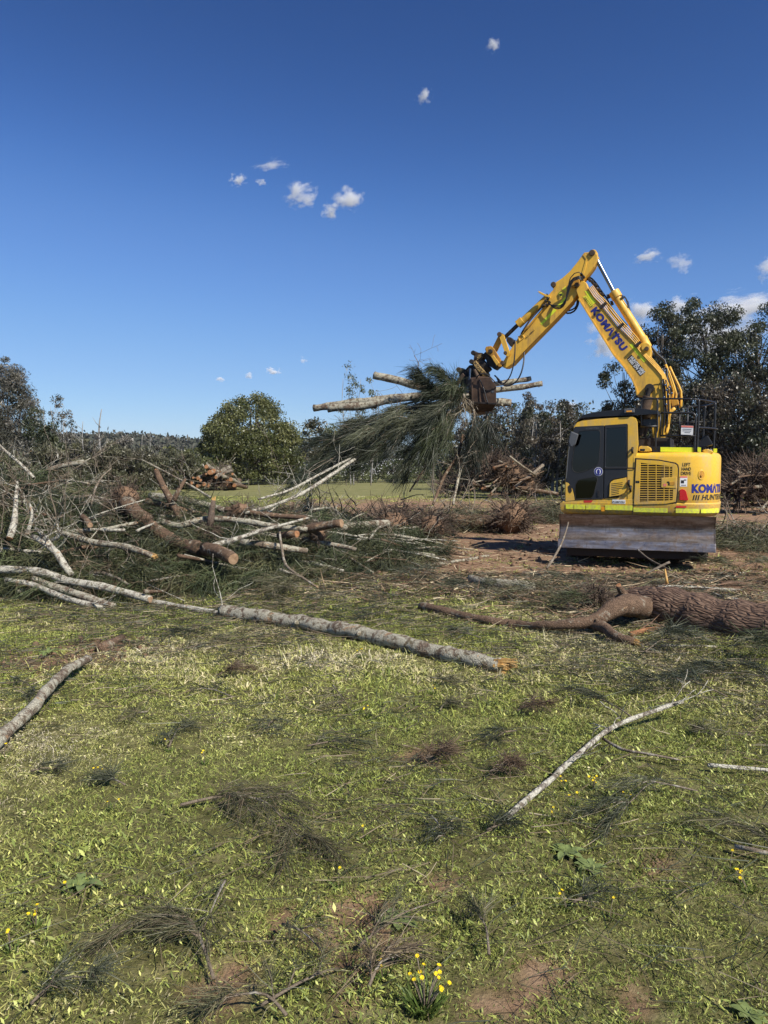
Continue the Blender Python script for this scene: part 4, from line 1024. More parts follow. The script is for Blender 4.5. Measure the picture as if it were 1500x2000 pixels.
for k in range(3):
    o = k * 2.6
    rail('hose', [(1138 + o * .3, 543 + o, .26), (1130, 539.5 + o * .9, .30), (1120, 543 + o, .32), (1111 + o * .5, 556 + o, .32), (1107 + o * .4, 575, .31), (1104, 592 - o, .29), (1095, 602 - o, .26), (1083, 602 - o, .24), (1072, 592 + o * .5, .22)], 0, .0125, 'hose', arm, 6, .06)
rail('hose', [(1131, 573, -.1), (1129, 595, -.14), (1121, 608, -.16), (1108, 612, -.14), (1098, 604, -.1)], 0, .018, 'hose', arm, 8, .06)
rail('hose', [(1128, 578, -.2), (1126, 597, -.2), (1117, 605, -.2), (1104, 607, -.2), (1096, 600, -.15)], 0, .016, 'hose', arm, 8, .06)
rail('hose', [(1138, 536, .22), (1130, 531.5, .25), (1122, 534, .26), (1114, 543, .25), (1110, 560, .22)], 0, .010, 'hose', arm, 6, .06)
# ---- linkage, tilting hitch, rotator
def bar(parent, name, a, b, w, y0, y1, mat):
    A = ml3(a[0], a[1], (y0 + y1) / 2); B = ml3(b[0], b[1], (y0 + y1) / 2); d = (B - A); n = Vector((-d.z, 0, d.x)).normalized() * w
    e = d.normalized() * w
    mb = MB(); q = [A + n * .7 - e * .4, A - e, A - n * .7 - e * .4, A - n, B - n, B - n * .7 + e * .4, B + e, B + n * .7 + e * .4, B + n, A + n]
    mb.prism([(p.x, p.z) for p in q], [], y0, y1); return mb.build(name, M[mat], parent, bevel=.006)
hitch = empty('tilting_hitch', (0, 0, 0), 0, EX)
bar(hitch, 'link', (980, 656), (992.5, 693), .05, .20, .15, 'paint_boom'); bar(hitch, 'link', (980, 656), (992.5, 693), .05, -.17, -.22, 'paint_boom')
bar(hitch, 'link', (978, 660), (966, 684), .055, .12, .02, 'paint_worn'); bar(hitch, 'link', (978, 660), (966, 684), .055, -.04, -.14, 'paint_worn')
pin(980.5, 656, -.23, .23, .05, 'rust_mud', hitch); pin(992, 692, -.23, .23, .04, 'rust_mud', hitch); pin(985, 711, -.2, .2, .05, 'rust_mud', hitch)
bar(hitch, 'link', (996, 664), (1003, 674), .06, .1, -.1, 'grime')
plate('hitch_cheek', [(947, 682), (949, 677), (959, 675.5), (965, 681), (976, 699), (981, 709), (979, 716), (974, 717), (965, 707), (958, 696), (950, 690)], .20, .06, 'paint_worn', hitch, bevel=.01)
plate('hitch_cheek', [(947, 682), (949, 677), (959, 675.5), (965, 681), (976, 699), (981, 709), (979, 716), (974, 717), (965, 707), (958, 696), (950, 690)], -.12, .06, 'paint_worn', hitch, bevel=.01)
plate('hitch_core', [(944, 690), (952, 684), (968, 690), (978, 712), (966, 722), (952, 712)], .13, .24, 'grime', hitch, bevel=.02)
plate('hitch_block', [(959, 696), (963.5, 693), (975, 709), (970, 714)], .24, .05, 'paint_boom', hitch, bevel=.008)
pin(958.5, 686.5, .15, .26, .045, 'grime', hitch)
plate('tilt_frame', [(926, 692), (929, 688), (941, 689), (947, 693), (940, 703), (932, 716), (924, 706)], .12, .24, 'rust_mud', hitch, bevel=.015)
plate('tilt_plate', [(931, 694), (942, 690), (940, 697), (931, 704)], .15, .03, 'mud_speckle', hitch, bevel=.006)
pin(928.5, 691, -.18, .18, .05, 'grime', hitch); pin(925, 708, -.18, .18, .05, 'grime', hitch)
A = ml3(937, 724, .0); B = ml3(950, 712, .0); ax = (B - A).normalized()
mb = MB(); mb.tube([A, A + ax * .10], .24, 24); mb.build('rotator_ring', M['mud_speckle'], hitch, bevel=.015)
mb = MB(); mb.tube([A - ax * .10, A + ax * .0], .20, 20); mb.tube([A + ax * .1, B + ax * .02], .17, 18); mb.build('rotator_housing', M['grime'], hitch, bevel=.01)
plate('hazard_square', [(930.6, 720), (934, 717.6), (936.8, 721.6), (933.4, 724.6)], .215, .006, 'yellow_print', hitch, bevel=0)
# ---- grab bucket
gb = empty('grab_bucket', (0, 0, 0), 0, EX)
def hull(name, pts, mat, parent, bevel=.01):
    bm = bmesh.new()
    for p in pts: bm.verts.new(p)
    bmesh.ops.convex_hull(bm, input=bm.verts[:])
    bmesh.ops.dissolve_limit(bm, angle_limit=math.radians(1.5), verts=bm.verts[:], edges=bm.edges[:])
    me = bpy.data.meshes.new(name); bm.to_mesh(me); bm.free()
    o = link_mesh(name, me, M[mat], parent)
    md = o.modifiers.new('bevel', 'BEVEL'); md.width = bevel; md.segments = 2; md.limit_method = 'ANGLE'; md.angle_limit = math.radians(20)
    return o
ny = .32
hull('bucket_shell', [ml3(921, 741, ny), ml3(932, 738, ny), ml3(957, 737, ny), ml3(969, 753, ny), ml3(969.5, 788, ny), ml3(922, 785.5, ny), ml3(961, 803, .12), ml3(930, 806, .12),
                      ml3(900, 728, -.25), ml3(898, 775, -.25), ml3(908, 803, -.15), ml3(945, 735, -.35), ml3(962, 790, -.35), ml3(940, 811, -.2)], 'bucket_steel', gb, .008)
plate('rib', [(934.5, 741), (936.5, 740.6), (938.6, 786), (936.6, 786)], ny + .018, .02, 'bucket_steel', gb, bevel=.003)
plate('rib', [(920.5, 742), (923, 741), (923.5, 786), (921, 786)], ny + .022, .03, 'bucket_steel', gb, bevel=.003)
plate('wear_edge', [(921.5, 784.5), (969.5, 787), (969.3, 790.5), (921.6, 788)], ny + .025, .05, 'steel_dark', gb, bevel=.004)
lettering('IMPACT', (940.5, 768.5), (953.5, 768.5), 3.4, ny + .003, 'grime', gb, .02)
plate('maker_plate', [(960, 763), (965, 762.4), (965, 766.4), (960, 767)], ny + .006, .006, 'grey_plastic', gb, bevel=0)
plate('side_lug', [(896, 728), (898, 721), (903, 718.5), (908, 721), (921.5, 741), (921, 764), (899, 758)], .05, .07, 'grime', gb, bevel=.01)
plate('side_lug', [(896, 728), (898, 721), (903, 718.5), (908, 721), (921.5, 741), (921, 764), (899, 758)], -.2, .07, 'grime', gb, bevel=.01)
pin(901, 724, -.3, .1, .055, 'rust_mud', gb)
plate('neck', [(908, 722), (916, 713), (927, 712), (938, 722), (948, 737), (922, 742)], .12, .3, 'grime', gb, bevel=.02)
cyl(gb, 'rod', (919, 720), (917.5, 742), .2, .025, 'chrome', 10, 0); cyl(gb, 'jaw_cylinder', (927, 722), (934, 740), .2, .05, 'rust_mud', 12)
for yy in (.22, -.02, -.28):
    q = [ml(903, 728, yy), ml(893, 742, yy), ml(885, 765, yy), ml(888, 790, yy), ml(905, 806, yy), ml(906, 801, yy), ml(894, 787, yy), ml(891, 766, yy), ml(898, 746, yy), ml(907, 733, yy)]
    mb = MB(); mb.prism(q, [], yy, yy - .05); mb.build('jaw_tine', M['bucket_steel'], gb, bevel=.006)
hs = empty('hose_loop', (0, 0, 0), 0, EX)
rail('hose', [(1006, 664, .2), (1005.6, 690, .24), (1003, 712, .26), (997, 733, .26), (988, 746, .26), (980, 750, .24), (974, 746, .2), (970, 737, .15), (966, 733.5, .1)], 0, .014, 'hose', hs, 8, .05)
rail('hose', [(1023.5, 686, .1), (1023, 706, .2), (1018, 728, .28), (1010, 743, .3), (1000, 751, .3), (990, 754, .3), (982, 751, .28), (975, 742, .2), (967, 734, .1)], 0, .016, 'hose', hs, 8, .05)
rail('hose', [(930, 739, .36), (934, 733.5, .4), (942, 730, .42), (950, 731, .42), (958, 737, .42), (967, 746, .4), (975, 751, .34), (984, 751, .3)], 0, .014, 'hose', hs, 8, .05)
rail('hose', [(937, 741, .34), (944, 757, .35), (949, 775, .35), (953, 788, .35)], 0, .012, 'hose', hs, 8, .05)
# ---- undercarriage: runs along local Y, turned a little
UA = math.radians(4)
def um(x, y, z):
    return Vector((x * math.cos(UA) - y * math.sin(UA), x * math.sin(UA) + y * math.cos(UA), z))
uc = MB(); uc.box((-.62, -.9, .35), (.62, .9, .72)); uc.tube([(0, 0, .7), (0, 0, .83)], .55, 28)
uc.v = [tuple(um(*v)) for v in uc.v]; uc.build('undercarriage_frame', M['grime'], EX, bevel=.02)
for sx in (-1, 1):
    tr = empty('track', (0, 0, 0), 0, EX)
    n = 40; Lh, Rr = 1.08, .33; per = 4 * Lh + 2 * math.pi * Rr
    mbp = MB(); mbp.box((-.25, -.07, .0), (.25, .07, .025)); mbp.box((-.25, -.045, .025), (.25, -.02, .055)); mbp.box((-.25, .02, .025), (.25, .045, .055))
    shoe0 = None
    for k in range(n):
        s = per * k / n
        if s < 2 * Lh: y, z, a = -Lh + s, 2 * Rr, 0
        elif s < 2 * Lh + math.pi * Rr: q = (s - 2 * Lh) / Rr; y, z, a = Lh + math.sin(q) * Rr, Rr + math.cos(q) * Rr, -q
        elif s < 4 * Lh + math.pi * Rr: y, z, a = Lh - (s - 2 * Lh - math.pi * Rr), 0, math.pi
        else: q = (s - 4 * Lh - math.pi * Rr) / Rr; y, z, a = -Lh - math.sin(q) * Rr, Rr - math.cos(q) * Rr, math.pi - q
        if shoe0 is None: o = mbp.build('track_shoe', M['track_steel'], tr); shoe0 = o
        else:
            o = bpy.data.objects.new('track_shoe', shoe0.data); COL.objects.link(o); o.parent = tr
        p = um(sx * .98, y, z + .03); o.location = p
        o.rotation_euler = Matrix.Rotation(UA, 3, 'Z').to_euler() if a == 0 else (Matrix.Rotation(UA, 3, 'Z') @ Matrix.Rotation(a, 3, 'X')).to_euler()
    f = MB(); f.box((sx * .98 - .12, -1.0, .18), (sx * .98 + .12, 1.0, .5))
    for yy in (-Lh, Lh): f.tube([(sx * .98 - .08, yy, Rr + .03), (sx * .98 + .08, yy, Rr + .03)], Rr - .04, 20)
    f.v = [tuple(um(*v)) for v in f.v]; f.build('track_frame', M['track_steel'], tr, bevel=.01)
# blade
bl = empty('dozer_blade', (0, 0, 0), 0, EX)
prof = [(2.70, .455), (2.635, .49), (2.575, .545), (2.54, .61), (2.535, .69), (2.56, .78), (2.61, .86), (2.65, .905)]
hw = 1.27
mb = MB(); n = len(prof); nx = 14; vs = []; fs = []
for sd in (0, 1):
    for i in range(nx + 1):
        x = -hw + 2 * hw * i / nx
        for j, (y, z) in enumerate(prof): vs.append(um(x, y - .035 * sd, z - (.004 if sd else 0)))
base = (nx + 1) * n
for i in range(nx):
    for j in range(n - 1):
        q = (i * n + j, (i + 1) * n + j, (i + 1) * n + j + 1, i * n + j + 1)
        fs.append(q); fs.append(tuple(base + t for t in reversed(q)))
    for j in (0, n - 1): fs.append((i * n + j, (i + 1) * n + j, base + (i + 1) * n + j, base + i * n + j))
for i in (0, nx):
    for j in range(n - 1): fs.append((i * n + j, i * n + j + 1, base + i * n + j + 1, base + i * n + j))
mb.add(vs, fs); mb.build('moldboard', M['blade_steel'], bl, auto=50)
mb = MB()
q = [(2.69, .455), (2.735, .33), (2.765, .325), (2.72, .47)]
for (x0, x1) in ((-hw, hw),):
    vs = [um(x, y, z) for x in (x0, x1) for y, z in q]
    mb.add(vs, [(0, 1, 2, 3), (7, 6, 5, 4), (0, 4, 5, 1), (1, 5, 6, 2), (2, 6, 7, 3), (3, 7, 4, 0)])
mb.build('cutting_edge', M['blade_steel'], bl, bevel=.005)
for x in (-hw, hw):
    mb = MB(); pr = prof + [(2.50, .86), (2.47, .60), (2.55, .44)]
    mb.prism(pr, [], 0, .03 * (1 if x < 0 else -1)); mb.v = [tuple(um(x - (.0 if x < 0 else 0) + v[1], v[0], v[2])) for v in mb.v]
    mb.build('end_plate', M['blade_steel'], bl, bevel=.004)
mb = MB()
for x in (-.5, .5):
    mb.tube([um(x, .8, .42), um(x * 1.2, 2.40, .55)], .09, 8)
mb.build('push_arm', M['grime'], bl)
mb = MB()
mb.prism([(-.95, 1.2), (.95, 1.2), (1.15, 2.5), (-1.15, 2.5)], [], .16, .42)
mb.v = [tuple(um(v[0], v[2], v[1])) for v in mb.v]
mb.build('blade_frame_shade_fill', M['grime'], bl, bevel=.02)  # push frame made wide, low and dark to fill in shade behind the blade
# ------------------------------------------------------------------ timber
def make_end(kind, parent, c, ax, r, origin):
    """sawn or torn end of a log, as a part. ax points out of the log"""
    ax = ax.normalized(); u = ax.orthogonal().normalized(); v = ax.cross(u)
    mb = MB()
    if kind in ('cut', 'orange'):
        k = 16; vs = [c + ax * .004]
        for rr, o in ((.55, .006), (.93, .003), (.97, -.012)):
            for i in range(k):
                a = 2 * math.pi * i / k; w = 1 + .05 * math.sin(3 * a + r * 50)
                vs.append(c + (u * math.cos(a) + v * math.sin(a)) * r * rr * w + ax * o)
        fs = [(0, 1 + i, 1 + (i + 1) % k) for i in range(k)]
        for q in range(2):
            fs += [(1 + q * k + i, 1 + (q + 1) * k + i, 1 + (q + 1) * k + (i + 1) % k, 1 + q * k + (i + 1) % k) for i in range(k)]
        mb.add(vs, fs); nm, m = 'sawn_end', ('wood_cut' if kind == 'cut' else 'wood_orange')
    else:
        for i in range(26):
            a = random.random() * 6.28; q = r * math.sqrt(random.random()) * .92; b0 = c + (u * math.cos(a) + v * math.sin(a)) * q
            l = r * random.uniform(.5, 2.2) * (1.2 if math.cos(a) > 0 else .7); w = r * random.uniform(.10, .26)
            tip = b0 + ax * l + (u * random.uniform(-1, 1) + v * random.uniform(-1, 1)) * r * .25
            mb.tube([b0 - ax * r * .6, b0 + ax * l * .4, tip], [w, w * .8, w * .15], 4, lump=.2)
        nm, m = 'torn_end', 'wood_torn' if kind == 'torn' else 'wood_orange'
    o = mb.build(nm, M[m], parent, fix=True, smooth=False)
    o.data.transform(Matrix.Translation(-c)); o.location = c - origin; return o
def timber(name, label, cat, pts, rad, bk='bark_grey', e0=None, e1=None, group=None, seg=12, step=.12, lump=.05, wob=.25, twigs=0, align=False, tl=1.0):
    """pts: (px, py) on the ground, (px, py, d) at distance d; rad: radius m along it"""
    W = []
    for i, p in enumerate(pts):
        r = lerp_list(rad, i / max(1, len(pts) - 1))
        if isinstance(p, Vector): W.append(p)
        elif len(p) == 2:
            q = G(p[0], p[1], r * .8); q.z += gzf(q.x, q.y); W.append(q)
        elif len(p) == 3: W.append(P(*p))
        else:
            q = G(p[0], p[1], p[3]); q.z += gzf(q.x, q.y); W.append(q)
    path, par = smooth_path(W, step)
    rr0 = [lerp_list(rad, t) for t in par]
    ph = random.random() * 10
    for i in range(1, len(path) - 1):
        path[i] = path[i] + Vector((math.sin(i * 1.3 + ph), math.cos(i * .9 + ph), math.sin(i * .7 + ph * 2))) * rr0[i] * wob * .4
    rr = [r * (1 + .07 * math.sin(i * 1.7 + ph) + random.uniform(-lump, lump)) for i, r in enumerate(rr0)]
    org = sum(path, Vector()) / len(path)
    mb = MB(); mb.tube(path, rr, seg, lump=lump)
    # knots
    for k in range(int(len(path) * .12)):
        i = random.randrange(1, len(path) - 1); t = (path[i + 1] - path[i - 1]).normalized(); n = (t.orthogonal().normalized() @ Matrix.Rotation(random.random() * 6.28, 3, t)).normalized()
        mb.tube([path[i], path[i] + n * rr[i] * 1.12, path[i] + n * rr[i] * 1.3 + t * rr[i] * .2], [rr[i] * .42, rr[i] * .34, rr[i] * .18], 7)
    if align:
        ax = (path[-1] - path[0]).normalized(); R = ax.to_track_quat('X', 'Z')
        mb.v = [tuple(R.inverted() @ (Vector(v) - org)) for v in mb.v]
        o = mb.build(name, M[bk], smooth=True, fix=False); o.location = org; o.rotation_euler = R.to_euler()
    else:
        o = mb.build(name, M[bk], smooth=True, origin=org, fix=False)
    tag(o, label, cat, group)
    if not align:
        if e0: make_end(e0, o, path[0], path[0] - path[1], rr[0], org)
        if e1: make_end(e1, o, path[-1], path[-1] - path[-2], rr[-1], org)
    for k in range(twigs):
        mt = MB(); i = random.randrange(len(path) // 4, len(path)); d = Vector((random.uniform(-1, 1), random.uniform(-1, 1), random.uniform(-.1, .9))).normalized()
        twig(mt, path[i], d, random.uniform(.3, .9) * tl, min(.012, rr[i] * .3), 1)
        q = mt.build('twig', M[bk if bk != 'bark_brown' else 'bark_twig'], o, smooth=True, fix=False); q.data.transform(Matrix.Translation(-org))
    return o
def twig(mb, p, d, l, r, lev, floor=None, sd=5):
    n = 5; pts = [p]; q = Vector(p); dd = Vector(d)
    for i in range(n):
        dd = (dd + Vector((random.uniform(-1, 1), random.uniform(-1, 1), random.uniform(-1, 1))) * .28).normalized()
        q = q + dd * l / n
        if floor is not None and q.z < floor: q.z = floor + .01
        pts.append(q.copy())
    mb.tube(pts, [max(.003, r * (1 - .8 * i / n)) for i in range(n + 1)], sd)
    if lev > 0:
        for k in range(random.randint(1, 3)):
            i = random.randint(1, n - 1); e = (dd + Vector((random.uniform(-1, 1), random.uniform(-1, 1), random.uniform(-1, 1))) * .9).normalized()
            twig(mb, pts[i], e, l * random.uniform(.35, .65), r * .5, lev - 1, floor, sd)
# --- foreground timber
timber('fallen_log', 'long grey lichen covered log across the grass with a splintered orange end', 'log', [(436, 1192), (560, 1212), (700, 1239), (820, 1266), (915, 1287), (978, 1301)], [.082, .082, .078, .074, .07, .062], 'bark_lichen', None, 'torn', lump=.06, step=.07, seg=18)
timber('fallen_log', 'curved grey log entering from the left edge with a pale sawn top end', 'log', [(-60, 1505, 0, .06), (0, 1442, 0, .07), (60, 1385, 0, .10), (105, 1335, 0, .12), (135, 1308, 0, .12), (172, 1287, 0, .10)], [.040, .040, .039, .037, .035, .032], 'bark_lichen', None, 'cut', step=.06, seg=16)
timber('fallen_log', 'short half buried brown log stub beyond the curved left log', 'log', [(196, 1268), (215, 1257), (238, 1247)], [.05, .048, .04], 'bark_brown', None, None)
timber('long_stick', 'straight pale lichen stick lying diagonally on the right foreground grass', 'stick', [(988, 1602, 0, .05), (1060, 1540, 0, .055), (1130, 1478, 0, .06), (1190, 1428, 0, .075), (1262, 1398, 0, .11), (1333, 1373, 0, .15)], [.014, .016, .0155, .015, .014, .012], 'bark_pale', None, None, step=.06, twigs=5, tl=.4)
timber('long_stick', 'thin bent twig crossing under the diagonal stick towards the right', 'stick', [(1178, 1446, 0, .05), (1215, 1468, 0, .05), (1260, 1478, 0, .05), (1330, 1489, 0, .045)], [.010, .009, .007, .005], 'bark_twig', None, None, step=.06)
timber('long_stick', 'thin pale stick lying flat at the right edge of the grass', 'stick', [(1382, 1497, 0, .045), (1440, 1500, 0, .045), (1510, 1505, 0, .05)], [.012, .011, .010], 'bark_pale', None, None, step=.06)
timber('long_stick', 'thin arched stick at lower right above the pale weeds', 'stick', [(1435, 1655, 0, .04), (1470, 1661, 0, .045), (1520, 1672, 0, .05)], [.010, .009, .007], 'bark_twig', None, None, step=.06)
# --- the big uprooted trunk on the right
timber('uprooted_trunk', 'massive furrowed brown trunk lying at the right edge', 'trunk', [(1204, 1178, 8.6), (1262, 1178, 8.4), (1330, 1196, 8.1), (1420, 1216, 7.75), (1500, 1234, 7.45), (1620, 1262, 7.0)], [.10, .205, .235, .25, .26, .26], 'bark_furrowed', None, None, seg=28, step=.09, lump=.035, wob=.15, align=True)
timber('trunk_root', 'crooked brown root branch reaching left from the massive trunk', 'branch', [(822, 1184), (880, 1197), (950, 1211), (1010, 1217), (1080, 1219, 0, .09), (1150, 1212, 0, .14), (1185, 1198, 0, .2), (1215, 1186, 0, .25), P(1275, 1185, 8.35)], [.055, .052, .047, .044, .05, .06, .08, .11, .13], 'bark_brown', None, None, step=.08)
timber('trunk_root', 'forked brown root with torn pale tip below the massive trunk', 'branch', [(1150, 1214, 0, .12), (1178, 1226, 0, .09), (1205, 1245, 0, .06), (1240, 1256, 0, .04)], [.06, .055, .05, .035], 'bark_brown', None, 'torn', step=.06)
timber('broken_stub', 'torn stub sticking up at the root end of the massive trunk', 'stump', [P(1228, 1175, 8.5), P(1214, 1155, 8.45), P(1208, 1143, 8.4)], [.07, .045, .03], 'bark_brown', None, 'orange', step=.05)
for lab, a, b, r, bk in (('orange brown split plank of wood under the massive trunk', (1232, 1240), (1288, 1228), .03, 'wood_orange'), ('pale peeled pole behind the massive trunk', (1285, 1146), (1452, 1153), .035, 'bark_pale'), ('pale pole end at the right edge behind the massive trunk', (1392, 1160), (1510, 1192), .03, 'bark_pale'),
                        ('dark bent root piece behind the pale poles', (1408, 1140), (1475, 1140), .04, 'bark_brown'), ('slim stick leaning over debris by the blade', (1385, 1135), (1470, 1113), .018, 'bark_pale'), ('thin white stick in front of the massive trunk', (1292, 1263), (1400, 1266), .012, 'bark_pale'),
                        ('short pale stick lying by the forked root', (1262, 1262), (1330, 1246), .01, 'bark_pale'), ('pointed stick under the crooked root branch', (1108, 1182), (1140, 1208), .03, 'bark_twig')):
    timber('loose_stick', lab, 'stick', [a, ((a[0] + b[0]) / 2, (a[1] + b[1]) / 2 - 1), b], [r, r * .95, r * .75], bk, None, None, step=.1)
timber('fallen_log', 'mossy log lying between the grass and the blade, pale torn left end', 'log', [(1040, 1150), (985, 1143), (940, 1136), (918, 1130)], [.085, .088, .08, .06], 'bark_lichen', None, 'torn')
timber('broken_stub', 'tan root stick poking out below the blade', 'stick', [P(1262, 1120, 11.3), P(1290, 1106, 11.3), P(1308, 1098, 11.3)], [.012, .018, .02], 'bark_twig', None, None, step=.05)
timber('loose_stick', 'bright split sliver standing upright below the blade', 'stick', [P(1303, 1140, 10.6), P(1300, 1124, 10.6), P(1299, 1111, 10.6)], [.022, .018, .008], 'wood_torn', None, None, step=.05)
timber('loose_stick', 'thin grey stick leaning against the left end of the blade', 'stick', [P(1068, 1110, 11.6), P(1090, 1075, 11.9), P(1103, 1045, 12.2), P(1110, 1020, 12.4)], [.022, .018, .014, .01], 'bark_twig', None, None, step=.08)
timber('loose_stick', 'long thin stick lying in front of the blade shadow', 'stick', [P(1245, 1073, 12.3), P(1270, 1093, 11.8), P(1312, 1115, 11.2)], [.012, .012, .01], 'bark_twig', None, None, step=.08)
